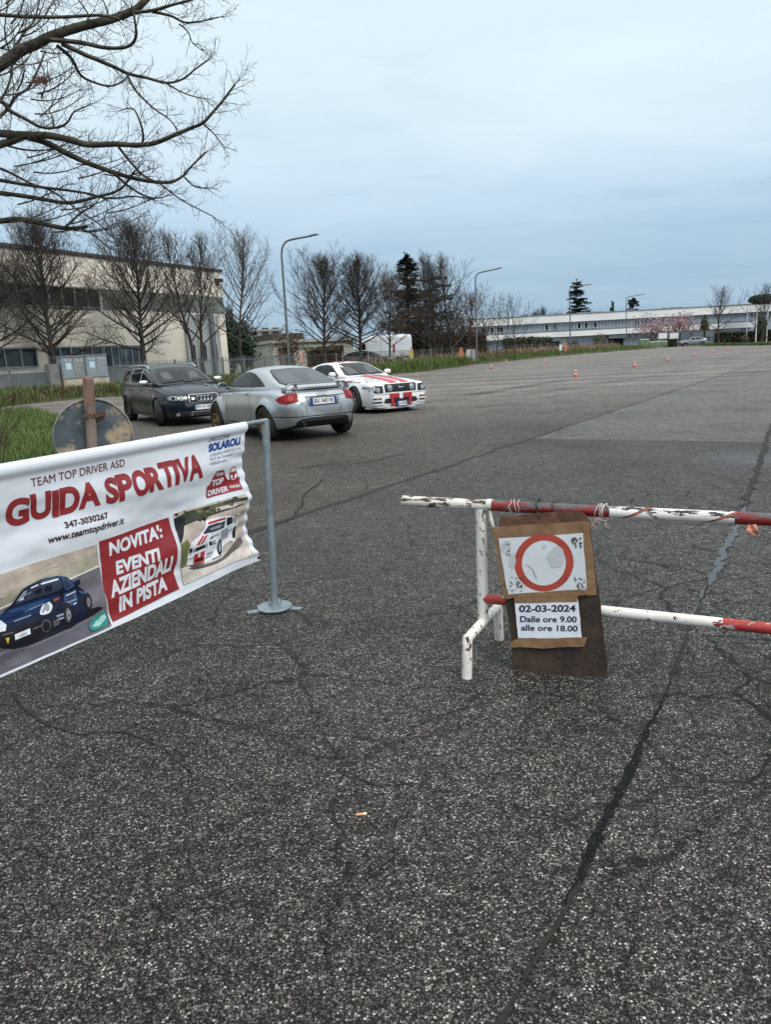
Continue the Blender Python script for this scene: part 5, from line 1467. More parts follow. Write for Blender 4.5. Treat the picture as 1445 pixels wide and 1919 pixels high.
# ---------------------------------------------------------------- white race car
def race_car():
    H = R(-56)
    c = Car('race_car', 'white coupe with twin red stripes and sponsor lettering, right of the silver coupe', 'car', place(gnd(669, 774), (1.42, -.83), H, .96), H, (1.42, -1.30), .345, .385, 'cars parked on the asphalt', .96)
    P = paint('white paint', (.72, .73, .74), 0.0, .35)
    M_str = M('stripe red', (.44, .028, .036), .4, coat=.1, spec=.3)
    M_strh = M('stripe red', (.40, .012, .025), .3, coat=1.0)
    L = dict(zt=[(2.34,.66),(2.32,.74),(2.27,.79),(2.1,.83),(1.6,.895),(1.1,.945),(.75,.975),(0,.98),(-1.7,1.02),(-2.2,1.01),(-2.38,.95),(-2.45,.75)],
             zb=[(2.34,.15),(2.2,.13),(1.6,.14),(0,.15),(-1.7,.17),(-2.3,.24),(-2.45,.34)],
             zm=[(2.34,.42),(1.8,.50),(0,.56),(-1.9,.62),(-2.45,.60)],
             zs=[(2.34,.62),(2.27,.72),(2.05,.765),(1.6,.815),(1.0,.86),(0,.90),(-1.3,.955),(-2.1,.955),(-2.35,.90),(-2.45,.70)],
             wb=[(2.34,.76),(2.29,.82),(2.1,.84),(1.6,.83),(0,.84),(-1.6,.82),(-2.2,.74),(-2.45,.62)],
             wm=[(2.34,.80),(2.31,.855),(2.22,.885),(2.1,.895),(1.8,.90),(1.4,.91),(0,.895),(-1.3,.925),(-2.0,.89),(-2.3,.81),(-2.45,.70)],
             ws=[(2.34,.78),(2.30,.83),(2.2,.85),(2.0,.85),(1.6,.835),(1.0,.825),(0,.825),(-1.3,.84),(-2.0,.81),(-2.3,.74),(-2.45,.62)],
             wt=[(2.34,.6),(2.1,.66),(1.0,.62),(-2.45,.55)])
    C = dict(belt=.95, zt=[(.78,.95),(.45,1.10),(.12,1.255),(-.12,1.335),(-.45,1.375),(-.85,1.37),(-1.25,1.30),(-1.65,1.18),(-2.0,1.06),(-2.15,1.0)],
             w=[(.78,.70),(.4,.775),(-.3,.79),(-1.0,.785),(-1.6,.74),(-2.15,.66)], th=[(.7,.5),(0,.52),(-1.0,.54),(-2.15,.4)])
    c.body(L, C, [P, M_well], flare=.030, fw=.08)
    for s in 'LR':
        c.decal('window_frame', [(.44,.99),(.22,1.105),(.02,1.20),(-.16,1.275),(-.45,1.30),(-.80,1.285),(-1.02,1.24),(-1.08,1.12),(-1.02,1.0)], s, M_trim, .004)
        c.decal('side_window', [(.36,1.01),(.20,1.095),(.0,1.185),(-.18,1.255),(-.45,1.278),(-.78,1.265),(-.97,1.225),(-1.02,1.12),(-.97,1.015)], s, M_glassd, .008)
        c.decal('quarter_window', [(-1.22,1.02),(-1.20,1.20),(-1.5,1.12),(-1.72,1.04)], s, M_glassd, .006)
        c.line([(.66,.96),(.74,.78),(.72,.32),(.6,.26),(-.85,.26),(-1.0,.42),(-1.04,1.0)], s)
        c.decal('door_handle', [[(-.92,.84),(-.74,.83),(-.74,.865),(-.92,.875)]], s, M_trim, .02, skirt=.018)
    # lettering reads forward-to-back on the right side as well
    def side_text(txt, xa, xb, z0, z1, mat, bold=.02, shear=0.0):
        v, f = fit_text(txt, 0, 1, 0, 1, bold=bold, shear=shear)
        # on the right-hand side the reader's left is the tail of the car
        c.decal('lettering', [([(xa+(xb-xa)*x, z0+(z1-z0)*y) for x, y in v], f)], 'R', mat, .007)
    side_text('Ohlins', .10, .62, .80, .90, M_ink, .02, .2)
    side_text('SOLAROLI', .72, 1.30, .80, .865, M_bred, .05, .15)
    side_text('CARROZZERIA', 1.34, 1.66, .80, .83, M_bred, .03)
    side_text('SPARCO', 1.80, 2.16, .64, .70, M_ink, .03, .2)
    c.decal('windshield', [(-.60,.985),(-.66,1.0),(-.55,1.18),(-.465,1.285),(-.3,1.32),(.3,1.32),(.465,1.285),(.55,1.18),(.66,1.0),(.60,.985)], 'F', M_trim, .004)
    ws = c.decal('windshield', [(-.58,1.005),(-.635,1.015),(-.53,1.18),(-.45,1.27),(-.3,1.30),(.3,1.30),(.45,1.27),(.53,1.18),(.635,1.015),(.58,1.005)], 'F', M_glass, .008)
    M_in = M('seat behind the glass', (.03, .034, .036), .25, spec=.6)
    for y in (-.34, .34): c.decal('race_seat', [[(y-.16,1.03),(y+.16,1.03),(y+.14,1.15),(y+.09,1.22),(y-.09,1.22),(y-.14,1.15)]], 'F', M_in, .0095, ws)
    c.decal('steering_wheel', [ring2d(.34, 1.03, .11, .135, 24)], 'F', M_in, .0105, ws)
    c.decal('sticker', [circ(-.46,1.235,.035,18)], 'F', M_plate, .0105, ws)
    for y in (-.02, -.55): c.decal('wiper', [ribbon2d([(y-.05,.99),(y+.25,1.0),(y+.52,1.03)], .014)], 'F', M_trim, .018, skirt=.01)
    # twin stripes over bonnet, roof and tail
    for a, b in ((.06, .30), (-.30, -.06)):
        c.decal('stripe', [[(.80,a),(2.34,a),(2.34,b),(.80,b)]], 'T', M_str, .005)
        c.decal('stripe', [[(-1.0,a),(-.24,a),(-.24,b),(-1.0,b)]], 'T', M_str, .005)
        c.decal('stripe', [[(-2.44,a),(-2.12,a),(-2.12,b),(-2.44,b)]], 'T', M_str, .005)
    for sg in (-1, 1):
        c.line([(.80,sg*.66),(1.3,sg*.665),(1.9,sg*.66),(2.26,sg*.62)], 'T', .009)
        c.line([(.9,sg*.42),(1.6,sg*.48),(2.2,sg*.50)], 'T', .006, M('crease shade', (.5, .5, .52), .5))  # flat grey line painted on the bonnet as the shade of a fold
    def hood_text(txt, u0, u1, x0, x1, mat, shear=.15):
        v, f = fit_text(txt, 0, 1, 0, 1, bold=.02, shear=shear)
        # read from the front: text runs from the car's right side (y<0) towards its left
        c.decal('lettering', [([(x0 - (x0-x1)*y, u0+(u1-u0)*x) for x, y in v], f)], 'T', mat, .007)
    M_nb = M('sponsor blue', (.02, .05, .12), .4)
    hood_text('AEZ Racing', -.62, -.33, 1.62, 1.50, M_nb); hood_text('ASD', -.52, -.42, 1.72, 1.66, M_nb); hood_text('www.team', -.60, -.36, 1.92, 1.87, M_bgrey); hood_text('driver', -.52, -.36, 2.02, 1.98, M_bgrey)
    hood_text('NO LIMITS', -.80, -.69, 1.9, 1.82, M_ink, .3); hood_text('AEZ Racing', .36, .62, 1.62, 1.52, M_nb)
    # face: grille with two round lamps, square headlights
    g = c.decal('grille', [(-.50,.54),(-.52,.72),(-.49,.752),(.49,.752),(.52,.72),(.50,.54)], 'F', M_mesh, .008)
    for k in range(4): c.decal('grille_bar', [[(-.48,.565+.045*k),(.48,.565+.045*k),(.48,.573+.045*k),(-.48,.573+.045*k)]], 'F', M_trim, .014, g, skirt=.006)
    gx = 2.35
    for sg in (-1, 1):
        mb = MB(); mb.lathe([(.0, gx+.035), (.05, gx+.03), (.078, gx+.012), (.085, gx-.03)], 24, (0, sg*.36, .645), 'X')
        lamp = mb.build('fog_lamp', M_clear, g, smooth=50)
        mb = MB(); mb.tube([(gx+.012, sg*.36+.082*math.cos(6.2832*k/24), .645+.082*math.sin(6.2832*k/24)) for k in range(25)], .010, 6, cap=False); mb.build('lamp_ring', M_chrome, g, smooth=60)
        hl = c.decal('headlight', [[(sg*.56,.53),(sg*.57,.715),(sg*.79,.725),(sg*.865,.70),(sg*.885,.56),(sg*.80,.53)]], 'F', M_mesh, .006)
        c.decal('lamp_unit', [circ(sg*.72,.61,.062,20)], 'F', M_chrome, .010, hl); c.decal('lamp_unit', [circ(sg*.72,.61,.045,20)], 'F', M_clear, .013, hl)
        c.decal('lamp_unit', [[(sg*.82,.57),(sg*.82,.69),(sg*.86,.685),(sg*.875,.58)]], 'F', M_clear, .010, hl)
        for z0, z1 in ((.36,.41),(.27,.31)): c.decal('air_intake', [[(sg*.62,z0),(sg*.62,z1),(sg*.86,z1-.005),(sg*.84,z0)]], 'F', M_mesh, .006)
        for z0, z1 in ((.32,.345),(.225,.25)): c.decal('bumper_fin', [[(sg*.58,z0),(sg*.58,z1),(sg*.89,z1),(sg*.88,z0)]], 'F', P, .028, skirt=.028)
        c.decal('indicator', [[(sg*.66,.372),(sg*.66,.40),(sg*.80,.398),(sg*.79,.372)]], 'F', M_amber, .009)
    # running horse emblem
    horse = [(-.075,.012),(-.05,.018),(-.02,.012),(.012,.016),(.03,.03),(.05,.034),(.066,.022),(.055,.016),(.045,.008),(.052,-.012),(.070,-.022),(.04,-.018),(.03,-.004),(.0,-.006),(-.012,-.020),(-.036,-.026),(-.02,-.012),(-.03,-.002),(-.052,.0)]
    c.decal('horse_emblem', [[(-x*1.25, .648+z*1.25) for x, z in horse]], 'F', M_chrome, .022, g, step=.02)
    c.line([(-.86,.50),(-.5,.495),(.5,.495),(.86,.50)], 'F', .012)
    c.decal('bumper_opening', [(-.56,.27),(-.50,.375),(-.36,.385),(.36,.385),(.50,.375),(.56,.27),(.4,.245),(-.4,.245)], 'F', M_mesh, .007)
    for a, b in ((.055, .36), (-.36, -.055)):
        c.decal('bumper_stripe', [[(a,.39),(b,.39),(b,.505),(a,.505)]], 'F', M_strh, .020, skirt=.02)
        c.decal('bumper_stripe', [[(a,.14),(b,.14),(b,.215),(a,.215)]], 'F', M_strh, .020, skirt=.02)
    for sg in (-1, 1): c.decal('bumper_strut', [[(sg*.24,.20),(sg*.30,.20),(sg*.36,.40),(sg*.25,.40)]], 'F', M_strh, .034, skirt=.034)
    c.decal('bumper_stripe', [[(-.055,.36),(.055,.36),(.055,.505),(-.055,.505)]], 'F', P, .024, skirt=.02)
    # chin splitter
    mb = MB(); n = 15
    pts = [(2.33 - .30*abs(-1+2*k/(n-1))**3.2, -.86 + 1.72*k/(n-1)) for k in range(n)]
    vs = [(x+.045, y, .115) for x, y in pts] + [(x+.045, y, .15) for x, y in pts] + [(x-.2, y*.97, .15) for x, y in pts] + [(x-.2, y*.97, .115) for x, y in pts]
    mb.add(vs, [(a*n+i, a*n+i+1, ((a+1) % 4)*n+i+1, ((a+1) % 4)*n+i) for a in range(4) for i in range(n-1)] + [(0, n, 2*n, 3*n), (n-1, 4*n-1, 3*n-1, 2*n-1)])
    mb.build('chin_spoiler', P, c.t, smooth=30)
    number_plate(c, 'DA 847BZ', 2.41, .235, 'F', .1, .36)
    mb = MB()
    mb.obox((-2.34, 0, 1.19), (.11, 0, .02), (0, .70, 0), (0, 0, .014))
    for y in (-.5, .5): mb.obox((-2.32, y, 1.10), (.06, 0, 0), (0, .018, 0), (0, 0, .09))
    mb.build('rear_wing', M_str, c.t, smooth=None)
    for sg in (-1, 1): mirror(c, .42, sg*.83, 1.035, sg, P, .22, .13)
    M_rw = M('silver wheel', (.36, .37, .39), .25, .8)
    for wx in c.wheels:
        for sd in (1, -1): c.wheel(wx, sd*.81, sd, .245, spokes(5, .045, .035, .17, .6), [M_rw, M_well], R(-9) if wx > 0 else 0.0, .24)
race_car()
# ================================================================== BACKGROUND VEHICLES
def simple_wheels(c, y, rr, spoke=5, mat=None):
    mt = mat or M('grey wheel', (.16, .165, .17), .4, .5)
    for wx in c.wheels:
        for sd in (1, -1): c.wheel(wx, sd*y, sd, rr, spokes(spoke, .07, .06), [mt, M_well])
def hatch(name, label, loc, head, P, group=None, scale=1.0, sleek=0.0):
    c = Car(name, label, 'car', loc, head, (1.33, -1.33), .31, .35, group, scale)
    L = dict(zt=[(2.12,.62),(2.08,.72),(1.9,.80),(1.3,.92),(.9,.97),(0,.98),(-1.7,1.0),(-2.1,.95),(-2.18,.70)],
             zb=[(2.12,.25),(1.6,.18),(-1.7,.20),(-2.18,.34)], zm=[(2.12,.45),(0,.56),(-2.18,.6)],
             zs=[(2.12,.56),(2.0,.68),(1.3,.83),(0,.90),(-1.8,.94),(-2.18,.66)],
             wb=[(2.12,.42),(1.9,.68),(0,.78),(-1.9,.70),(-2.18,.5)], wm=[(2.12,.5),(2.03,.70),(1.7,.83),(0,.86),(-1.7,.84),(-2.05,.76),(-2.18,.6)],
             ws=[(2.12,.46),(1.95,.68),(1.3,.78),(0,.80),(-1.8,.78),(-2.18,.56)])
    C = dict(belt=.96, zt=[(1.05,.94),(.6,1.18),(.2,1.36),(-.3,1.44-sleek*.05),(-1.0,1.42-sleek*.08),(-1.6,1.30-sleek*.12),(-2.0,1.10),(-2.12,1.0)], w=[(1.05,.66),(.5,.76),(-1.2,.76),(-2.12,.66)], th=[(1,.42),(-2,.36)])
    c.body(L, C, [P, M_well], flare=.02, steps=26)
    for s in 'LR':
        c.decal('side_window', [[(.62,1.0),(.22,1.25),(-.2,1.33),(-.22,1.0)], [(-.28,1.0),(-.28,1.33),(-.95,1.31),(-1.05,1.0)], [(-1.12,1.0),(-1.04,1.29),(-1.45,1.20),(-1.65,1.06)]], s, M_glassd, .008, step=.12)
        c.line([(.7,.95),(.7,.34),(-.2,.28),(-.25,.98)], s, .014); c.line([(-.25,.28),(-.9,.32),(-1.08,.98)], s, .014)
    c.decal('windshield', [(-.58,1.0),(.58,1.0),(.47,1.31),(-.47,1.31)], 'F', M_glass, .008, step=.12)
    c.decal('rear_window', [(-.5,1.05),(.5,1.05),(.42,1.28),(-.42,1.28)], 'B', M_glassd, .008, step=.12)
    for sg in (-1, 1):
        c.decal('headlight', [[(sg*.40,.62),(sg*.42,.72),(sg*.72,.75),(sg*.70,.63)]], 'F', M_clear, .01, step=.12)
        c.decal('tail_lamp', [[(sg*.48,.74),(sg*.5,.90),(sg*.72,.90),(sg*.72,.74)]], 'B', M_red_l, .01, step=.12)
        mirror(c, .58, sg*.80, 1.02, sg, P, .19, .12)
    c.decal('grille', [(-.34,.42),(-.36,.58),(.36,.58),(.34,.42)], 'F', M_mesh, .008, step=.12)
    simple_wheels(c, .75, .2)
    return c
def van():
    p = atY(710, 690, 68)
    H = R(182)
    c = Car('white_van', 'white high-roof panel van parked behind the fence, nose to the left', 'van', (p.x, p.y, .34), H, (2.05, -1.75), .34, .40)
    P = paint('van white', (.55, .58, .60), 0, .4)
    L = dict(zt=[(3.0,.80),(2.95,.98),(2.75,1.12),(2.35,1.30),(2.2,1.38),(1.9,1.75),(1.55,2.2),(1.3,2.44),(.95,2.60),(.3,2.66),(-2.7,2.66),(-2.95,2.60),(-3.0,2.4)],
             zb=[(3.0,.32),(2.6,.24),(-2.6,.26),(-3.0,.36)], zm=[(3.0,.6),(2.4,.8),(1.2,1.0),(-3.0,1.0)],
             zs=[(3.0,.72),(2.9,.9),(2.35,1.18),(2.1,1.35),(1.55,2.0),(1.0,2.38),(.3,2.46),(-2.9,2.46),(-3.0,2.3)],
             wb=[(3.0,.6),(2.8,.84),(2,.94),(-2.9,.94),(-3.0,.9)], wm=[(3.0,.68),(2.85,.9),(2.3,.98),(0,1.0),(-2.9,1.0),(-3.0,.95)], ws=[(3.0,.62),(2.8,.84),(2.2,.90),(1.2,.86),(.3,.86),(-2.95,.86),(-3.0,.82)])
    c.body(L, None, [P, M_well], flare=0, steps=40, lower_r=(.05, .2, .12, .14))
    for s in 'LR':
        c.decal('side_window', [[(2.15,1.36),(1.62,1.90),(1.12,1.96),(1.10,1.34)]], s, M_glassd, .008, step=.15)
        c.line([(2.2,1.3),(2.15,.5),(1.05,.42),(1.02,2.0)], s, .016)
        c.line([(.95,2.2),(.93,.42)], s, .016); c.line([(-.25,2.25),(-.25,.42)], s, .016)
        for z in (1.86, 1.70, 1.1): c.decal('side_rib', [[(.85,z),(-2.8,z),(-2.8,z+.03),(.85,z+.03)]], s, M('van rib', (.50, .53, .56), .5), .006, step=.3)
        c.decal('side_trim', [[(1.3,.60),(-1.2,.60),(-1.2,.78),(1.3,.78)], [(-2.3,.60),(-2.9,.60),(-2.9,.78),(-2.3,.78)]], s, M('van trim', (.10, .105, .11), .6), .02, step=.3, skirt=.02)
        c.decal('tail_lamp', [[(-2.92,1.1),(-2.86,1.1),(-2.86,1.5),(-2.92,1.5)]], s, M_red_l, .01)
    c.decal('windshield', [(-.75,1.40),(.75,1.40),(.68,2.02),(-.68,2.02)], 'F', M_glassd, .008, step=.15)
    for sg in (-1, 1):
        c.decal('headlight', [[(sg*.5,.80),(sg*.5,1.0),(sg*.82,1.06),(sg*.86,.86)]], 'F', M_clear, .01, step=.15)
        mirror(c, 2.0, sg*.98, 1.45, sg, M_trim, .2, .32)
    c.decal('grille', [(-.5,.62),(-.5,.82),(.5,.82),(.5,.62)], 'F', M_mesh, .01, step=.15)
    c.decal('bumper', [(-.9,.32),(-.9,.55),(.9,.55),(.9,.32)], 'F', M('grey bumper', (.11, .12, .13), .6), .02, step=.15, skirt=.02)
    simple_wheels(c, .86, .2)
van()
p = atY(692, 690, 62.5)
hatch('dark_hatchback', 'dark hatchback parked behind the fence beside the white van, facing right', (p.x, p.y, .36), R(-8), paint('dark green paint', (.012, .018, .02), .2, .3), None, .97)
p = gnd(1303, 648)
hatch('silver_hatchback', 'silver grey car parked side-on far away at the end of the asphalt', (p.x, p.y+1.0, 0), R(174), paint('grey silver paint', (.17, .20, .24), .3, .35, .4), None, 1.04, .6)

# ================================================================== BUILDINGS
class Facade:
    """a wall plane; sighted points become (distance along it, height)"""
    def __init__(s, A, B):
        s.A = Vector((A.x, A.y, 0)); s.D = Vector((B.x-A.x, B.y-A.y, 0)); s.len = s.D.length; s.D.normalize()
        s.N = Vector((s.D.y, -s.D.x, 0))
        if s.N.dot(VC - s.A) < 0: s.N = -s.N
    def uv(s, x, y):
        p = onplane(x, y, s.A, s.D) - s.A
        return p.dot(s.D), p.z
    def P(s, u, z, o=0.0): return s.A + s.D*u + Vector((0, 0, z)) + s.N*o
    def slab(s, mb, u0, u1, z0, z1, o0, o1, mi=0):
        """box on the wall from depth o0 to o1 (towards the viewer)"""
        return mb.obox(s.P((u0+u1)/2, (z0+z1)/2, (o0+o1)/2), s.D*(u1-u0)/2, s.N*(o1-o0)/2, (0, 0, (z1-z0)/2), mi)
M_cream = M('cream plaster panels', (.79, .735, .645), .8, col2=(.69, .64, .555), nscale=.35, col3=(.40, .35, .28), n3=1.6, lo3=.6, hi3=.8)
M_wglass = M('window glass', (.012, .016, .018), .06, spec=.6, col2=(.03, .035, .035), nscale=.5)
M_wframe = M('window frame grey', (.22, .25, .27), .5)
M_panel = M('grey green panel', (.17, .195, .185), .6, col2=(.13, .15, .145), nscale=.6)
M_plinth = M('grey render', (.24, .26, .275), .85, col2=(.18, .195, .205), nscale=.9)
def window_wall(F, par, name, u0, u1, z0, z1, n, glass=None, fr=None, depth=.12, parts=None):
    """one glazed opening: frame with mullions (part) and its panes (sub-part)"""
    mb = MB()
    t = min(.09, (u1-u0)*.06)
    F.slab(mb, u0, u1, z1-t, z1, .01, depth); F.slab(mb, u0, u1, z0, z0+t, .01, depth)
    for k in range(n+1):
        u = u0 + (u1-u0-t)*k/n
        F.slab(mb, u, u+t, z0+t, z1-t, .012, depth-.004)
    f = mb.build(name, fr or M_wframe, par, world=True, smooth=None)
    mb = MB()
    for k in range(n):
        a = u0 + (u1-u0-t)*k/n + t; b = u0 + (u1-u0-t)*(k+1)/n
        F.slab(mb, a, b, z0+t, z1-t, .02, .05)
    mb.build('pane', glass or M_wglass, f, world=True, smooth=None)
    return f
def cream_building():
    Yb = 62.0
    rB = atY(413, 507, Yb); H = rB.z
    Ya = 43.0
    for _ in range(60):
        rA = atY(0, 457, Ya); Ya += (H - rA.z)*2.2
    F = Facade(rA, rB)
    t = thing('cream_building', 'cream flat-roofed industrial building with dark window bands behind the bare trees', 'building', (F.P(F.len*.5, 0).x, F.P(F.len*.5, 0).y, 0))
    U1 = F.len; U0 = -26.0
    mb = MB()
    F.slab(mb, U0, U1, 0, H-.12, -16, 0)
    mb.build('wall', M_cream, t, world=True, smooth=None)
    mb = MB(); F.slab(mb, U0-.1, U1+.1, H-.12, H+.06, -16.1, .14); mb.build('roof', M('dark coping', (.05, .05, .055), .6), t, world=True, smooth=None)
    _, zb1 = F.uv(415, 557); _, zb0 = F.uv(415, 588)
    ub = F.uv(190, 560)[0]
    # upper band: panes to the left, grey panels to the right
    mb = MB()
    n = 7; 
    for k in range(n):
        a, b = ub + (U1-.05-ub)*k/n, ub + (U1-.05-ub)*(k+1)/n
        F.slab(mb, a+.02, b-.02, zb0, zb1, .004, .05)
    mb.build('panel_band', M_panel, t, world=True, smooth=None)
    du = 4.2; u = ub - .1
    while u > U0+5:
        window_wall(F, t, 'window', u-du, u-.12, zb0, zb1, 4); u -= du
    # ground floor glazing
    zg1 = F.uv(30, 651)[1]; zg0 = F.uv(30, 690)[1]
    ua, ue = F.uv(86, 650)[0], F.uv(268, 650)[0]
    uq = F.uv(65, 650)[0]
    k = (ue-ua)/2
    window_wall(F, t, 'window', ua, ua+k*1.06, zg0, zg1, 5); 
    M_lit = M('shop glass', (.02, .035, .04), .06, spec=.6, col2=(.10, .14, .16), nscale=.8, lo=.5, hi=.62)
    window_wall(F, t, 'window', ua+k*1.08, ue, zg0-.25, zg1, 6, M_lit)
    window_wall(F, t, 'window', uq-4.4, uq, zg0, zg1, 4); window_wall(F, t, 'window', uq-9.6, uq-5.4, zg0, zg1, 4)
    mb = MB(); F.slab(mb, U0, ue+1.2, .0, zg0-.3, .01, .10); mb.build('plinth', M_plinth, t, world=True, smooth=None)
    # loading portal with two doors
    up0, zp1 = F.uv(341, 589); up1 = F.uv(405, 600)[0]
    mb = MB(); F.slab(mb, up0, up1, 0, zp1, .01, .22); mb.build('door_surround', M('pale grey cladding', (.33, .35, .36), .55, col2=(.27, .29, .30), nscale=1.5), t, world=True, smooth=None)
    mb = MB(); F.slab(mb, F.uv(385, 600)[0], F.uv(391, 600)[0], 0, zp1+.1, .22, .5); mb.build('pillar', M('grey pillar', (.13, .145, .16), .6), t, world=True, smooth=None)
    for x0, x1 in ((345, 363), (366, 384), (392, 403)):
        a, b = F.uv(x0, 640)[0], F.uv(x1, 640)[0]
        mb = MB(); F.slab(mb, a, b, 0.0, zp1-1.0, .23, .28); d = mb.build('door', M('door grey', (.36, .385, .40), .5), t, world=True, smooth=None)
        mb = MB()
        m_ = (a+b)/2; w = min(.5, (b-a)*.25)
        q = [F.P(m_ + w*math.copysign(abs(math.cos(an))**.35, math.cos(an)), 2.15 + .62*math.copysign(abs(math.sin(an))**.35, math.sin(an)), .285) for an in [2*math.pi*i/28 for i in range(28)]]
        mb.prism(q, F.N*.02); mb.build('door_window', M_wglass, d, world=True, smooth=None)
    mb = MB(); F.slab(mb, U1-.9, U1-.5, zb1+1.1, zb1+1.35, .02, .55); F.slab(mb, U1-.75, U1-.65, zb1+.85, zb1+1.1, .02, .3)
    mb.build('wall_lamp', M_trim, t, world=True, smooth=None)
    mb = MB(); 
    for u in (uq+.6, ue+.5, up0-.4): mb.tube([F.P(u, .2, .07), F.P(u, zb0-.2, .07)], .05, 8)
    mb.build('downpipe', M('downpipe', (.40, .37, .32), .6), t, world=True, smooth=60) if False else None
    return F
FC = cream_building()
def white_building():
    A, B = atY(880, 600, 150), atY(1500, 570, 142)
    F = Facade(A, B)
    t = thing('white_building', 'long low white two-storey building with grey slatted front across the far end', 'building', (F.P(F.len*.5, 0).x, F.P(F.len*.5, 0).y, 0))
    H = F.uv(1200, 582)[1]
    z = lambda y, x=1150: F.uv(x, y)[1]
    M_w = M('white fascia', (.74, .75, .74), .6, col2=(.62, .63, .63), nscale=.2)
    M_sl = M('grey blue slats', (.30, .345, .40), .5, col2=(.24, .28, .33), nscale=.3)
    mb = MB(); F.slab(mb, 0, F.len+30, 0, H-.1, -18, 0); mb.build('wall', M_sl, t, world=True, smooth=None)
    f0, b0, l1, l0 = z(599), z(614), z(617), z(626.5)
    x1 = F.len + 30
    mb = MB(); F.slab(mb, -.3, x1, f0, H, -18.2, .8); mb.build('fascia', M_w, t, world=True, smooth=None)
    mb = MB(); F.slab(mb, -.5, x1, H, H+.12, -18.4, .95); mb.build('roof', M('roof edge', (.20, .22, .24), .6), t, world=True, smooth=None)
    mb = MB(); F.slab(mb, -.3, F.uv(1408, 610)[0], l0, l1, 0, 1.6); mb.build('ledge', M_w, t, world=True, smooth=None)
    mb = MB(); F.slab(mb, -.3, F.uv(1408, 610)[0], l1, l1+.28, 0, 1.0); mb.build('ledge_flashing', M('flashing', (.12, .14, .16), .5), t, world=True, smooth=None)
    # vertical slats
    mb = MB(); u = 0.3
    while u < F.len+28:
        F.slab(mb, u, u+.12, l1+.3, f0, .0, .10); u += .62
    mb.build('slats', M('pale slats', (.42, .465, .51), .5), t, world=True, smooth=None)
    mb = MB(); u = .3
    while u < F.uv(1400, 610)[0]:
        F.slab(mb, u, u+.5, .1, l0-.05, .0, .06); u += .62
    mb.build('lower_cladding', M('lower cladding', (.36, .42, .50), .5), t, world=True, smooth=None)
    for a, b in ((901, 911), (919, 927), (934, 944), (1021, 1029), (1037, 1044), (1066, 1074), (1081, 1089), (1096, 1104), (1111, 1119), (1189, 1199), (1206, 1214), (1238, 1247)):
        u0, u1 = F.uv(a, 612)[0], F.uv(b, 612)[0]
        window_wall(F, t, 'window', u0, u1, l1+.45, f0-.25, 1, M_glassd if a < 1150 else M('blue glass', (.06, .09, .14), .1), M_w, .2)
    for a, b in ((1019, 1048), (1140, 1168)):
        u0, u1 = F.uv(a, 640)[0], F.uv(b, 640)[0]
        mb = MB(); F.slab(mb, u0, u1, 0, l0-.35, .07, .25); e = mb.build('entrance', M_well, t, world=True, smooth=None)
        mb = MB(); F.slab(mb, u0-.2, u1+.2, l0-.8, l0-.2, .26, 2.6); mb.build('awning', M('dark awning', (.10, .12, .13), .6), e, world=True, smooth=None)
    for a, b in ((1048, 1061),):
        mb = MB(); F.slab(mb, F.uv(a, 640)[0]+.25, F.uv(b, 640)[0], 0, l0-.3, .07, .2); mb.build('white_door', M_w, t, world=True, smooth=None)
    for a, b in ((1325, 1341), (1346, 1388)):
        mb = MB(); F.slab(mb, F.uv(a, 620)[0], F.uv(b, 620)[0], z(622, 1350), z(614, 1350), .07, .2); mb.build('white_panel', M_w, t, world=True, smooth=None)
    mb = MB()
    for x, w in ((1258, .8), (1275, 2.0), (1090, 5.0)): F.slab(mb, F.uv(x, 580)[0], F.uv(x, 580)[0]+w, H+.12, H+.5, -8, -6)
    mb.build('roof_vent', M('roof vent', (.18, .2, .22), .6), t, world=True, smooth=None)
    return F
FW = white_building()
def low_house():
    A, B = atY(462, 650, 92), atY(528, 650, 96)
    F = Facade(A, B)
    t = thing('balcony_house', 'pale two-storey house with balconies seen through branches right of the cream building', 'house', (A.x, A.y, 0))
    z = lambda y: F.uv(490, y)[1]
    H = z(621)
    M_h = M('house plaster', (.52, .49, .45), .8, col2=(.42, .39, .36), nscale=.5)
    mb = MB(); F.slab(mb, 0, F.len, 0, H, -9, 0); mb.build('wall', M_h, t, world=True, smooth=None)
    mb = MB(); F.slab(mb, -.4, F.len+.4, H, H+.25, -9.4, .6); mb.build('roof', M('grey roof', (.22, .22, .22), .7), t, world=True, smooth=None)
    for zz in (z(645), z(660)):
        mb = MB(); F.slab(mb, .3, F.len-.3, zz-.1, zz+.95, .01, 1.1); b = mb.build('balcony', M('balcony white', (.60, .58, .55), .8), t, world=True, smooth=None)
        for u in (.7, F.len*.45, F.len*.75): window_wall(F, t, 'window', u, u+1.0, zz+1.0, zz+2.0, 2)
low_house()
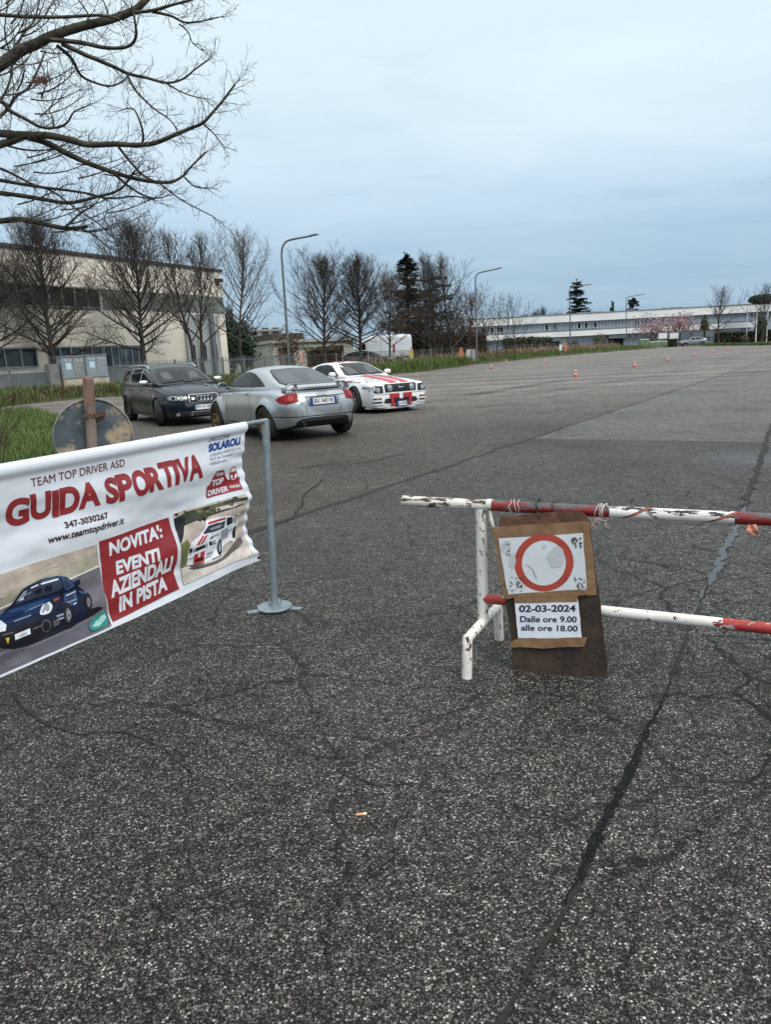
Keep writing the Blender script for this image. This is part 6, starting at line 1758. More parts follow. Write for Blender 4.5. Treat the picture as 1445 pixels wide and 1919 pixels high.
def long_shed():
    A, B = atY(512, 650, 84), atY(662, 642, 88)
    F = Facade(A, B)
    t = thing('low_shed', 'low pale shed with a dark flat roof behind the trees left of the white van', 'building', (A.x, A.y, 0))
    z = lambda y: F.uv(600, y)[1]
    H = z(640)
    mb = MB(); F.slab(mb, 0, F.len, 0, H, -10, 0); mb.build('wall', M('shed render', (.40, .38, .34), .85, col2=(.30, .28, .25), nscale=.4), t, world=True, smooth=None)
    mb = MB(); F.slab(mb, -.3, F.len+.3, H, H+.35, -10.3, .4); mb.build('roof', M('shed roof', (.30, .30, .29), .8), t, world=True, smooth=None)
    ud = F.uv(572, 640)[0]
    mb = MB(); F.slab(mb, 0, ud, H+.35, H+1.05, -8, -.5); mb.build('roof_block', M('brown block', (.05, .038, .03), .8), t, world=True, smooth=None)
    mb = MB(); F.slab(mb, ud*.15, ud*.6, .2, H-.5, .01, .06); mb.build('door', M('brown door', (.10, .065, .045), .8), t, world=True, smooth=None)
    for u in (ud+1.2, ud+3.4): window_wall(F, t, 'window', u, u+1.2, H-1.3, H-.5, 2)
long_shed()

# ================================================================== FENCES, CABINETS, POSTS, LAMPS
M_iron = M('painted iron', (.10, .115, .12), .55, col2=(.16, .17, .17), nscale=6)
fl = [(p[0]+(q[0]-p[0])*.72, p[1]+(q[1]-p[1])*.72) for p, q in zip(vf, vb)]
def along(poly, step):
    L_ = sum(math.hypot(b[0]-a[0], b[1]-a[1]) for a, b in zip(poly, poly[1:]))
    n = max(1, round(L_/step))
    return [poly_lerp(poly, k/n) for k in range(n+1)]
def picket_fence(name, label, poly, h=1.35, zb=.3):
    pts = along(poly, 2.0)
    t = thing(name, label, 'fence', (pts[0][0], pts[0][1], zb), 0, 'iron picket fences')
    mb = MB()
    for p, q in zip(pts, pts[1:]):
        d = Vector((q[0]-p[0], q[1]-p[1], 0)); L_ = d.length; d.normalize()
        n = max(2, int(L_/.135))
        for k in range(n):
            c = Vector((p[0], p[1], 0)) + d*L_*(k+.5)/n
            mb.obox(c + Vector((0, 0, zb+h/2+.03)), d*.014, Vector((-d.y, d.x, 0))*.008, (0, 0, h/2))
        for zz in (.14, h-.16): mb.obox(Vector(((p[0]+q[0])/2, (p[1]+q[1])/2, zb+zz)), d*L_/2, Vector((-d.y, d.x, 0))*.018, (0, 0, .022))
    mb.build('picket_panel', M_iron, t, world=True, smooth=None)
    for p in pts:
        mb = MB(); mb.obox((p[0], p[1], zb+h/2), (.035, 0, 0), (0, .035, 0), (0, 0, h/2+.06)); mb.build('post', M_iron, t, world=True, smooth=None)
    return t
i0 = fl[1]
cabA, cabB = atY(100, 700, 38.6), atY(212, 700, 41.2)
m1 = (fl[4][0]*.4+fl[5][0]*.6, fl[4][1]*.4+fl[5][1]*.6)
pA = (cabA.x-.1, cabA.y)
picket_fence('picket_fence', 'grey iron picket fence left of the metal cabinets', [(fl[0][0], fl[0][1]), (fl[1][0], fl[1][1]), pA])
picket_fence('picket_fence', 'grey iron picket fence running right from the metal cabinets behind the parked cars', [(cabB.x+.05, cabB.y), (m1[0]-.3, m1[1]+1), (atY(565, 690, 54).x, 54.0)])
def mesh_fence(poly, h=1.25, zb=.3):
    pts = along(poly, 2.6)
    t = thing('mesh_fence', 'galvanised wire mesh fence with thin posts along the far verge', 'fence', (pts[0][0], pts[0][1], zb))
    mb = MB()
    for p, q in zip(pts, pts[1:]):
        P_, Q_ = Vector((p[0], p[1], zb)), Vector((q[0], q[1], zb))
        n = 18
        for k in range(n):
            c = P_.lerp(Q_, k/n)
            mb.tube([c + Vector((0, 0, .05)), c + Vector((0, 0, h))], .005, 3, cap=False)
        for k in range(9): mb.tube([P_ + Vector((0, 0, .05+(h-.05)*k/8)), Q_ + Vector((0, 0, .05+(h-.05)*k/8))], .005 if k < 8 else .02, 3, cap=False)
    mb.build('wire_mesh', M('galvanised wire', (.20, .21, .21), .5, .4), t, world=True, smooth=None)
    for k, p in enumerate(pts):
        mb = MB(); mb.tube([(p[0], p[1], zb-.2), (p[0], p[1], zb+h+.05)], .03, 6); mb.build('post', M('concrete grey post', (.24, .25, .25), .7), t, world=True, smooth=60)
        if k >= 60: break
mesh_fence([(atY(566, 690, 54.2).x, 54.2)] + fl[7:12])
def cabinets():
    F = Facade(atY(116, 700, 38.3), atY(204, 700, 40.3))
    z = lambda x, y: F.uv(x, y)[1]
    zb, zt = z(116, 712), z(116, 668)
    base = F.P(F.len/2, 0)
    t = thing('concrete_plinth', 'stained concrete plinth under the two metal cabinets', 'plinth', (base.x, base.y, 0))
    mb = MB(); F.slab(mb, .03, F.len-.03, 0, zb, -.55, .0); mb.build('plinth_block', M('stained concrete', (.46, .40, .32), .9, col2=(.30, .24, .18), nscale=1.6, col3=(.16, .12, .08), n3=2.5, lo3=.55, hi3=.75), t, world=True, smooth=None)
    mb = MB(); F.slab(mb, -.62, -.08, 0, zt-.35, -.5, -.1); 
    tag(mb.build('concrete_pier', M('grey concrete', (.19, .185, .18), .9, col2=(.10, .10, .095), nscale=3), None, smooth=None), 'grey concrete pier at the end of the picket fence beside the cabinets', 'pier')
    M_cab = M('grey steel cabinet', (.25, .29, .31), .5, .2, col2=(.20, .235, .25), nscale=2.5)
    M_cab2 = M('worn grey steel door', (.24, .26, .25), .55, .2, col2=(.17, .175, .165), nscale=3)
    half = F.len/2
    for k, lab in ((0, 'grey steel utility cabinet with a blue notice, left one on the plinth'), (1, 'grey steel utility cabinet with a blue notice, right one on the plinth')):
        u0 = k*half + .02; u1 = u0 + half - .05
        c0 = F.P((u0+u1)/2, zb)
        c = thing('utility_cabinet', lab, 'cabinet', c0, 0, 'utility cabinets')
        o = .03*k
        mb = MB(); F.slab(mb, u0, u1, zb+.004, zt-.04+o, -.5, -.03); mb.build('cabinet_body', M_cab, c, world=True, smooth=None)
        mb = MB(); F.slab(mb, u0-.03, u1+.03, zt-.04+o, zt+.02+o, -.55, .03); mb.build('lid', M('cabinet lid', (.17, .19, .19), .6), c, world=True, smooth=None)
        for j in (0, 1):
            a, b = u0+.03+(u1-u0-.06)*j/2, u0+.03+(u1-u0-.06)*(j+1)/2
            mb = MB(); F.slab(mb, a+.01, b-.01, zb+.05, zt-.08+o, -.03, .012); d = mb.build('door', M_cab2 if (j and not k) else M_cab, c, world=True, smooth=None)
            for e in (.28, .62):
                mb = MB(); F.slab(mb, a+(b-a)*e, a+(b-a)*(e+.2), zt-.26+o, zt-.17+o, .012, .02); mb.build('vent', M('vent', (.36, .40, .42), .5), d, world=True, smooth=None)
            mb = MB()
            if j == 0:
                uu = a+(b-a)*.32; w = (b-a)*.48
                F.slab(mb, uu, uu+w, zt-.66+o, zt-.34+o, .012, .018); n_ = mb.build('notice', M('pale blue notice', (.42, .58, .66), .5), d, world=True, smooth=None)
                mb = MB(); F.slab(mb, uu+.07, uu+w-.07, zt-.50+o, zt-.40+o, .018, .021); F.slab(mb, uu+.10, uu+w-.10, zt-.60+o, zt-.54+o, .018, .021); mb.build('print', M('notice print', (.02, .05, .09), .5), n_, world=True, smooth=None)
cabinets()
M_lampm = M('lamp post steel', (.14, .15, .15), .5, .3, col2=(.10, .105, .105), nscale=2)
def street_lamp(label, pts, Y, r0, r1, tip):
    P_ = [atY(x, y, Y) for x, y in pts]
    b = Vector((P_[0].x, P_[0].y, .3)); P_[0] = b
    t = thing('street_lamp', label, 'street lamp', (b.x, b.y, .25), 0, 'street lamps along the verge')
    # pole straight up then a bent arm
    k = len(P_)
    mb = MB(); mb.tube(P_[:3], [r0, (r0+r1)/2, r1], 10); mb.build('pole', M_lampm, t, world=True, smooth=60)
    arm = P_[2:]
    sm = []
    for i in range(len(arm)-1):
        p0, p1, p2, p3 = arm[max(i-1, 0)], arm[i], arm[i+1], arm[min(i+2, len(arm)-1)]
        for q in range(6):
            u = q/6
            sm.append(.5*((2*p1) + (p2-p0)*u + (2*p0-5*p1+4*p2-p3)*u*u + (3*p1-p0-3*p2+p3)*u**3))
    sm.append(arm[-1])
    mb = MB(); mb.tube(sm, r1, 8); mb.build('arm', M_lampm, t, world=True, smooth=60)
    e = sm[-1]; d = (sm[-1]-sm[-3]).normalized()
    sd = d.cross(Vector((0, 0, 1))).normalized(); up = sd.cross(d)
    mb = MB()
    L_ = tip
    secs = []
    for u, w, hh in ((0, .05, .04), (.2, .12, .07), (.6, .15, .075), (.92, .11, .05), (1, .04, .02)):
        c = e - d*.1 + d*L_*u
        secs += [c - sd*w - up*hh*.3, c + sd*w - up*hh*.3, c + sd*w*.7 + up*hh, c - sd*w*.7 + up*hh]
    mb.add(secs, [(i*4+j, i*4+(j+1) % 4, (i+1)*4+(j+1) % 4, (i+1)*4+j) for i in range(4) for j in range(4)] + [(3, 2, 1, 0), (16, 17, 18, 19)])
    mb.build('lamp_head', M('lamp head', (.06, .065, .07), .5), t, world=True, smooth=None)
street_lamp('tall curved street lamp nearest the cars, behind the silver coupe', [(542, 690), (535, 580), (527.5, 478), (529, 464), (535, 454), (546, 449), (583, 442)], 46, .085, .06, .55)
street_lamp('curved street lamp in front of the bare trees in the middle', [(894, 676), (893, 590), (891, 528), (892, 519), (896, 513), (903, 510), (932, 504)], 69, .085, .06, .6)
street_lamp('street lamp before the long white building, in front of the dark conifer', [(1069, 662), (1069, 600), (1067.5, 548), (1069, 541), (1073, 538), (1080, 536.5), (1103, 533.5)], 92, .085, .06, .6)
street_lamp('farthest street lamp, left of the pink blossom trees', [(1175, 645), (1174.5, 600), (1174, 564), (1176, 558), (1180, 556), (1186, 555), (1203, 552)], 131, .09, .065, .8)
# floodlight and little box on the last post are left as part of its silhouette

# cones
M_cone_o = M('cone orange', (.48, .085, .045), .6, col2=(.34, .06, .035), nscale=8)
M_cone_w = M('cone white', (.56, .53, .50), .6)
def cone_proto(loc):
    t = thing('traffic_cone', 'x', 'traffic cone', loc, 0, 'training cones on the asphalt')
    mb = MB(); mb.box(-.15, .15, -.15, .15, 0, .03); mb.build('base', M_cone_o, t, smooth=None)
    h = .50; r = lambda z: .115 - .09*(z-.03)/(h-.03)
    mb = MB()
    mb.lathe([(r(.03), .03), (r(.16), .16)], 20, cap=False, mi=0); mb.lathe([(r(.16)+.001, .16), (r(.25)+.001, .25)], 20, cap=False, mi=1); mb.lathe([(r(.25), .25), (r(.34), .34)], 20, cap=False, mi=0)
    mb.lathe([(r(.34)+.001, .34), (r(.43)+.001, .43)], 20, cap=False, mi=1); mb.lathe([(r(.43), .43), (r(h), h), (.015, h+.005), (0, h+.006)], 20, mi=0)
    mb.build('cone', [M_cone_o, M_cone_w], t, smooth=50)
    return t
cone_px = [(781, 706, .55, 'small cone on the asphalt just right of the race car, by the grass'), (801, 695, 1.15, 'tall cone at the grass edge right of the race car'),
    (921, 691, 1.0, 'cone on the asphalt below the middle street lamp'), (949, 681, 1.0, 'cone at the grass edge right of the middle street lamp'), (1022, 681, .9, 'cone standing alone between the grass edge and the tyre marks'),
    (1079, 707, 1.0, 'cone nearest the viewer, standing on the dark tyre marks'), (1098, 671.5, .75, 'dull cone by the grass, right of the conifer lamp'), (1158, 663, .9, 'pale cone by the grass left of the farthest lamp'),
    (1190, 688, 1.0, 'second cone of the slanting row across the asphalt'), (1252, 677, 1.0, 'third cone of the slanting row across the asphalt'), (1206, 657.5, .85, 'pale cone in front of the green bins'),
    (1301, 668, .95, 'fourth cone of the slanting row across the asphalt'), (1338, 661, .95, 'fifth cone of the slanting row, right of the silver car'), (1366, 655.5, .95, 'farthest cone of the slanting row'), (1285, 651, .9, 'orange cone in front of the silver car\'s nose'), (1013, 675, .35, 'tiny marker cone at the edge of the grass')]
proto = None
for x, y, k, lab in cone_px:
    p = gnd(x, y)
    if proto is None: proto = o = cone_proto(p)
    else: o = copy_tree(proto); o.location = p
    k *= .80; o.scale = (k, k, k); o.rotation_euler = (0, 0, x*.7); o['label'] = lab

# small posts and signs along the verge
def marker(label, x, y0, y1, Y, mat, kind='marker post', name='marker_post', w=.12, top=None):
    a, b = atY(x, y0, Y), atY(x, y1, Y)
    t = thing(name, label, kind, (a.x, a.y, .2))
    mb = MB(); mb.tube([(a.x, a.y, .2), (a.x, a.y, b.z)], .035, 8); mb.build('post', M('post grey', (.20, .20, .20), .6), t, world=True, smooth=60)
    q = a.lerp(b, .35)
    if top: q.z, zt = top
    else: zt = b.z
    mb = MB(); mb.box(a.x-w, a.x+w, a.y-.06, a.y-.03, q.z, zt); mb.build('plate', mat, t, world=True, smooth=None)
M_orange = M('weathered orange', (.45, .16, .07), .6, col2=(.35, .12, .06), nscale=5)
M_wt = M('white board', (.66, .67, .66), .6)
marker('orange and white gas marker post behind the silver coupe', 566, 690, 659, 50, M('marker white orange', (.55, .30, .20), .6), w=.07)
marker('dark red box on a post in front of the white van', 740, 690, 651, 58, M('dark red box', (.20, .02, .025), .5), 'post box', w=.09, top=(1.45, 2.05))
marker('yellow plate on a post right of the white van', 772, 690, 661, 59, M('yellow plate', (.42, .32, .08), .6), 'sign', 'small_sign', w=.16, top=(.95, 1.55))
marker('pair-wide orange plate on a post left of the middle street lamp', 865, 680, 650, 68, M_orange, w=.16, top=(.75, 1.5))
marker('white plate on a post left of the conifer lamp', 1051, 662, 645, 90, M_wt, 'sign', 'small_sign', w=.14, top=(.7, 1.35))
marker('orange plate on a post beside the white plate', 1061, 664, 641, 90.5, M_orange, w=.18, top=(.55, 1.5))
def boxes():
    a = atY(881, 675, 69.5)
    mb = MB(); mb.box(a.x-.28, a.x+.28, a.y-.2, a.y+.2, .2, 1.32); mb.box(a.x-.32, a.x+.32, a.y-.24, a.y+.24, 1.32, 1.37); mb.box(a.x-.24, a.x+.24, a.y-.215, a.y-.2, .3, 1.25)
    tag(mb.build('meter_box', M('white meter box', (.56, .60, .62), .5), smooth=None), 'white meter box left of the middle street lamp', 'box')
    a = atY(888, 675, 69.2)
    mb = MB(); mb.box(a.x-.18, a.x+.18, a.y-.18, a.y+.18, .2, 1.30); mb.box(a.x-.21, a.x+.21, a.y-.21, a.y+.21, 1.30, 1.36)
    tag(mb.build('concrete_post', M('pale concrete', (.30, .28, .25), .9), smooth=None), 'short concrete post beside the middle street lamp', 'post')
boxes()
# far right: bins, panels, hedges, flagpoles
M_binf = M('green bin', (.13, .19, .11), .6, col2=(.09, .13, .08), nscale=1.2)
def green_bin(label, x0, x1, yt, yb, Y):
    a, b = atY(x0, yb, Y), atY(x1, yb, Y)
    zt = atY((x0+x1)/2, yt, Y).z
    t = thing('waste_container', label, 'waste container', ((a.x+b.x)/2, a.y, 0), 0, 'green waste containers')
    n = 3 if x1-x0 > 20 else 2
    mb = MB()
    for k in range(n):
        u0, u1 = a.x+(b.x-a.x)*k/n+.02, a.x+(b.x-a.x)*(k+1)/n-.02
        mb.box(u0, u1, a.y-.6, a.y+.6, .12, zt-.2); mb.box(u0+.05, u1-.05, a.y-.64, a.y-.6, .3, zt-.4)
    mb.build('container_body', M_binf, t, world=True, smooth=None)
    mb = MB()
    for k in range(n):
        u0, u1 = a.x+(b.x-a.x)*k/n, a.x+(b.x-a.x)*(k+1)/n-.01
        mb.add([(u0, a.y-.66, zt-.2), (u1, a.y-.66, zt-.2), (u1, a.y+.62, zt-.2), (u0, a.y+.62, zt-.2), (u0+.05, a.y-.3, zt), (u1-.05, a.y-.3, zt), (u1-.05, a.y+.5, zt), (u0+.05, a.y+.5, zt)], [(0,3,2,1),(4,5,6,7),(0,1,5,4),(1,2,6,5),(2,3,7,6),(3,0,4,7)])
    mb.build('lid', M('bin lid', (.17, .22, .14), .5), t, world=True, smooth=None)
green_bin('tall green waste container, left of the two by the blossom trees', 1198, 1215, 635, 655, 123)
green_bin('long low green waste container in front of the blossom trees', 1216, 1249, 639, 655, 124.5)
def notice_panels():
    for x0, x1, y0, y1, lab, dark in ((1233, 1252.5, 622, 636, 'white notice panel left of the pair near the silver car', 0), (1254, 1274, 621.5, 636, 'white notice panel right of the pair near the silver car', 0),
                           (1276, 1295, 620, 634, 'grey notice panel behind the roof of the silver car, left one', 1), (1298, 1320, 619, 633, 'grey notice panel above the silver car, middle one', 1), (1322, 1340, 618, 632, 'grey notice panel behind the tail of the silver car', 1)):
        Y = 132
        a, b = atY(x0, y1, Y), atY(x1, y0, Y)
        t = thing('notice_panel', lab, 'notice panel', ((a.x+b.x)/2, a.y, 0), 0, 'notice panels by the far car')
        mb = MB(); mb.box(a.x+.08, b.x-.08, a.y-.05, a.y, a.z+.1, b.z-.1); mb.build('board', M_wt if not dark else M('grey board', (.12, .135, .155), .6), t, world=True, smooth=None)
        mb = MB()
        mb.box(a.x, a.x+.12, a.y-.09, a.y+.03, .1, b.z); mb.box(b.x-.12, b.x, a.y-.09, a.y+.03, .1, b.z); mb.box(a.x+.12, b.x-.12, a.y-.085, a.y+.025, b.z-.12, b.z); mb.box(a.x+.12, b.x-.12, a.y-.085, a.y+.025, a.z-.02, a.z+.1)
        mb.build('frame', M('panel frame', (.08, .09, .10), .6), t, world=True, smooth=None)
notice_panels()
for x, yt, Y, lab in ((1400.5, 585, 136, 'white flagpole left of the three at the far right'), (1418, 580, 132, 'tallest white flagpole of the three at the far right'), (1438, 582, 134, 'white flagpole nearest the right edge of the picture')):
    a, b = atY(x-1, 640, Y), atY(x, yt, Y)
    t = thing('flagpole', lab, 'flagpole', (a.x, a.y, 0), 0, 'flagpoles at the far right')
    mb = MB(); mb.tube([(a.x, a.y, 0), (a.x, a.y, b.z)], [.10, .06], 10); mb.build('pole', M('white pole', (.60, .62, .62), .5), t, world=True, smooth=60)
    mb = MB(); mb.lathe([(0, -.02), (.10, .03), (.12, .1), (.08, .18), (0, .2)], 12, (a.x, a.y, b.z)); mb.build('finial', M('pole finial', (.5, .5, .5), .4), t, world=True, smooth=60)
# ================================================================== TREES AND SHRUBS
M_bark = M('dark bark', (.026, .021, .017), .9, col2=(.055, .046, .036), nscale=7, bump=.3, bscale=30)
M_twig = M('bare twigs', (.034, .028, .024), .9, col2=(.064, .053, .044), nscale=.8)
M_twig_p = M('pale bare twigs', (.050, .041, .034), .9, col2=(.085, .07, .056), nscale=.8)
M_twig_b = M('brown bare twigs', (.050, .030, .021), .9, col2=(.085, .052, .036), nscale=.8)
def curve_branch(p, d, L_, up, wob, n, r):
    pts = [p.copy()]
    d = d.normalized()
    for i in range(n):
        d = (d + Vector((r.gauss(0, wob), r.gauss(0, wob), r.gauss(0, wob)*.6 + up))).normalized()
        pts.append(pts[-1] + d*L_/n)
    return pts
def at_t(pts, t):
    k = t*(len(pts)-1); i = min(int(k), len(pts)-2)
    return pts[i].lerp(pts[i+1], k-i), (pts[i+1]-pts[i]).normalized()
def side_dir(tan, ang, r, bias=None):
    a = tan.orthogonal().normalized(); b = tan.cross(a)
    w = r.uniform(0, 6.283)
    q = a*math.cos(w) + b*math.sin(w)
    if bias is not None: q = (q + bias).normalized(); q = (q - tan*q.dot(tan)).normalized()
    return tan*math.cos(ang) + q*math.sin(ang)
PROF = pchip([(0, .88), (.12, 1.0), (.3, 1.0), (.55, .82), (.8, .55), (1, .30)])
def bare_tree(seed, H, th, W, r0, n1=42, n2=9, n3=7, lowang=64, topang=22, tw=.006, fork=1, shape=.72, up1=.13, start=None):
    """returns (trunk mesh builder, crown mesh builder) of a leafless tree standing at the origin"""
    r = random.Random(seed)
    T, K = MB(), MB()
    leaders = []
    for f in range(fork):
        d = Vector((r.uniform(-.05, .05) + (f - (fork-1)/2)*.16, r.uniform(-.05, .05), 1))
        pts = curve_branch(Vector(((f-(fork-1)/2)*.22, 0, -.15)), d, H*(.97 - .05*f), .05, .035, 14, r)
        rad = [max(.012, r0*(1-.93*(i/14)**.85)*(1.25 if i == 0 else 1)) for i in range(15)]
        k = max(2, int(14*th/H)+2)
        T.tube(pts[:k+1], rad[:k+1], 9)
        K.tube(pts[k:], rad[k:], 6)
        leaders.append((pts, rad))
    for pts, rad in leaders:
        for i in range(n1//fork):
            u = (i + r.uniform(0, .8))/(n1/fork)
            hz = th + (H*.86-th)*u**.82
            p, tan = at_t(pts, min(.98, hz/H))
            sh = PROF(u)
            Lb = W*sh*r.uniform(.7, 1.2)*(1.3 - .2*u)
            ang = R(lowang + (topang-lowang)*u**.8 + r.uniform(-9, 9))
            az = i*2.399 + r.uniform(-.5, .5)
            d = Vector((math.cos(az)*math.sin(ang), math.sin(az)*math.sin(ang), math.cos(ang)))
            n = 7
            bp = curve_branch(p, d, Lb*1.2, up1*(.35+1.0*u), .05, n, r)
            br = rad[min(14, int(14*hz/H))]*r.uniform(.42, .58) + .004
            K.tube(bp, [max(.0045, br*(1-.86*j/n)) for j in range(n+1)], 5, cap=False)
            m2 = max(3, int(n2*(.5+.7*Lb/W)))
            for j in range(m2):
                t = .18 + .82*(j + r.random()*.8)/m2
                q, tq = at_t(bp, min(.99, t))
                L2 = Lb*r.uniform(.24, .46)*(1.15-.6*t) + .15
                p2 = curve_branch(q, side_dir(tq, R(r.uniform(28, 55)), r, Vector((0, 0, .35))), L2, .07, .07, 4, r)
                r2 = max(tw*1.15, br*.38*(1-.6*t))
                K.tube(p2, [r2, r2*.85, r2*.7, tw, tw*.7], 3, cap=False)
                m3 = max(2, int(n3*(.5+.6*L2/(.35*W))))
                for e in range(m3):
                    q3, t3 = at_t(p2, min(.99, .12+.88*(e+r.random())/m3))
                    p3 = curve_branch(q3, side_dir(t3, R(r.uniform(22, 55)), r, Vector((0, 0, .25))), r.uniform(.22, .62)*(.6+.2*W/2.5), .06, .10, 2, r)
                    K.tube(p3, [tw*.95, tw*.8, tw*.5], 3, cap=False)
    return T, K
def put_tree(name, label, TK, loc, rz=0.0, sc_=(1,1,1), mats=(None, None), group=None, cat='tree'):
    t = thing(name, label, cat, loc, rz, group)
    t.scale = sc_
    if isinstance(TK[0], MB):
        a = TK[0].build('trunk', mats[0] or M_bark, t, smooth=70); b = TK[1].build('crown', mats[1] or M_twig, t, smooth=None)
        return t, (a.data, b.data)
    link('trunk', TK[0], t); link('crown', TK[1], t)
    return t, TK
def tree_at(name, label, TK, H0, W0, x, ybase, ytop, hw, Y, rz, zg=.3, **kw):
    """set a tree at a surveyed distance, scaled to its height and half width"""
    b = atY(x, ybase, Y); top = atY(x, ytop, Y)
    H = top.z - zg; W = hw*Y/1386
    return put_tree(name, label, TK, (b.x, b.y, zg-.05), rz, (W/W0, W/W0, H/H0), **kw)
def row_trees():
    G = 'bare trees behind the fence'
    tA = bare_tree(11, 9.6, 1.75, 2.7, .17, 58, 12, 9, lowang=74, tw=.0076)
    _, dA = tree_at('bare_tree', 'large bare tree in front of the cream building, behind the metal cabinets', tA, 9.6, 2.7, 101, 700, 384, 96, 43, .3, group=G)
    tB = bare_tree(23, 9.4, 1.9, 2.7, .17, 58, 12, 9, lowang=74, tw=.0076)
    _, dB = tree_at('bare_tree', 'large bare tree directly above the dark estate car', tB, 9.4, 2.7, 272, 700, 388, 92, 46.5, 1.1, group=G)
    tree_at('bare_tree', 'bare tree cut off by the left edge of the picture', dB, 9.4, 2.7, -22, 700, 398, 92, 41, 2.6, group=G)
    tC = bare_tree(31, 9.8, 2.3, 2.1, .125, 52, 9, 6, lowang=46, topang=16, fork=2, tw=.0075)
    tree_at('bare_tree', 'slim twin-stemmed bare tree before the pale loading doors of the cream building', tC, 9.8, 2.1, 377, 695, 392, 70, 49.5, .15, group=G)
    tD = bare_tree(47, 9.4, 2.2, 2.6, .12, 44, 8, 5, lowang=58, topang=24, tw=.007)
    tree_at('bare_tree', 'sparse bare tree at the right corner of the cream building', tD, 9.4, 2.6, 455, 690, 412, 76, 53, .8, mats=(None, M_twig_p), group=G)
    tE = bare_tree(53, 8.6, 1.75, 3.0, .15, 52, 11, 8, lowang=68, tw=.0084)
    _, dE = tree_at('bare_tree', 'bare tree right of the nearest street lamp', tE, 8.6, 3.0, 612, 690, 468, 74, 60, 0, group=G)
    tree_at('bare_tree', 'bare tree whose trunk stands in front of the white van\'s cab', dA, 9.6, 2.7, 678, 690, 466, 68, 61, 2.2, group=G)
    tree_at('bare_tree', 'small brownish bare tree in front of the white van\'s rear half', bare_tree(61, 7, 1.6, 2.4, .11, 42, 9, 7, lowang=64, tw=.008), 7, 2.4, 731, 690, 510, 54, 62, 0, mats=(None, M_twig_b), group=G)
    tH = bare_tree(71, 10.4, .9, 2.7, .14, 60, 9, 6, lowang=48, topang=14, fork=2, tw=.0085)
    _, dH = tree_at('bare_tree', 'tall upright bare tree left of the middle street lamp, beside the spruce', tH, 10.4, 2.7, 812, 685, 456, 60, 72, .2, group=G)
    tree_at('bare_tree', 'tall bare tree just left of the middle street lamp', bare_tree(73, 10.4, 1.2, 2.8, .14, 44, 8, 5, lowang=56, topang=18, tw=.0085), 10.4, 2.8, 847, 685, 460, 62, 73, 0, group=G)
    tree_at('bare_tree', 'low brown-twigged tree behind the middle street lamp', bare_tree(79, 8, .6, 3.0, .11, 34, 8, 6, lowang=70, topang=20, tw=.010), 8, 3.0, 880, 685, 545, 54, 79, 0, mats=(None, M_twig_b), group=G)
    tree_at('bare_tree', 'low brown-twigged tree between the two tall bare trees left of the middle lamp', bare_tree(83, 6, .3, 3.0, .10, 34, 8, 6, lowang=76, topang=26, tw=.010), 6, 3.0, 795, 685, 575, 62, 76, 0, mats=(None, M_twig_b), group=G)
    # young sparse trees
    tS = bare_tree(91, 8.0, 1.2, 2.6, .085, 17, 5, 3, lowang=74, topang=30, tw=.012, up1=.05)
    lab = ['thin young bare tree, first to the right of the middle street lamp', 'thin young bare tree, second to the right of the middle street lamp', 'thin young bare tree, third to the right of the middle street lamp', 'thin young bare tree, farthest right of the saplings before the white building']
    d = None
    for (x, yt, hw), l, rz in zip(((911, 520, 40), (932, 545, 34), (949, 540, 36), (966, 546, 40)), lab, (0, 1.3, 2.9, 4.2)):
        _, d = tree_at('young_bare_tree', l, d or tS, 8.0, 2.6, x, 680, yt, hw, 84, rz, group='young bare trees')
    tR = bare_tree(97, 12.0, 2.6, 4.0, .26, 24, 8, 6, lowang=62, topang=22, tw=.018, up1=.08)
    _, dR = tree_at('bare_tree', 'bare tree with spreading limbs at the far right behind the silver grey car', tR, 12.0, 4.0, 1348, 645, 534, 34, 127, .4, zg=.1, group='bare trees at the far right')
    tree_at('bare_tree', 'bare tree by the flagpoles at the right edge', dR, 12.0, 4.0, 1428, 645, 530, 34, 125, 2.4, zg=.1, group='bare trees at the far right')
    for x, yt, Y, l in ((985, 588, 172, 'faint bare tree rising over the white building\'s left part, left one'), (1003, 582, 176, 'faint bare tree rising over the white building\'s left part, middle one'), (1019, 575, 178, 'faint bare tree rising over the white building\'s left part, tallest'), (1045, 584, 180, 'faint bare tree above the white building roof left of the conifer')):
        tree_at('bare_tree', l, dE, 8.6, 3.0, x, 640, yt, 17, Y, x, zg=0, group='bare trees beyond the white building')
row_trees()

# ---------------------------------------------------------------- evergreens
M_needle = M('dark needles', (.010, .026, .016), .8, col2=(.024, .048, .028), nscale=1.1)
M_needle2 = M('olive evergreen leaves', (.030, .040, .014), .7, col2=(.07, .075, .025), nscale=1.5)
M_brownleaf = M('dry brown leaves', (.050, .031, .021), .85, col2=(.09, .056, .038), nscale=1.2)
M_hedge = M('hedge leaves', (.020, .026, .012), .8, col2=(.050, .055, .022), nscale=1.0)
M_pink = M('pink blossom', (.30, .17, .19), .7, col2=(.44, .31, .33), nscale=2.0, col3=(.15, .07, .085), n3=1.2, lo3=.5, hi3=.65)
def leaf(mb, c, n, s, r, asp=.5):
    a = n.orthogonal().normalized(); b = n.cross(a).normalized()
    w = r.uniform(0, 6.283)
    u = a*math.cos(w) + b*math.sin(w); v = n.cross(u)
    mb.add([c - u*s, c + v*s*asp, c + u*s, c - v*s*asp], [(0, 1, 2, 3)])
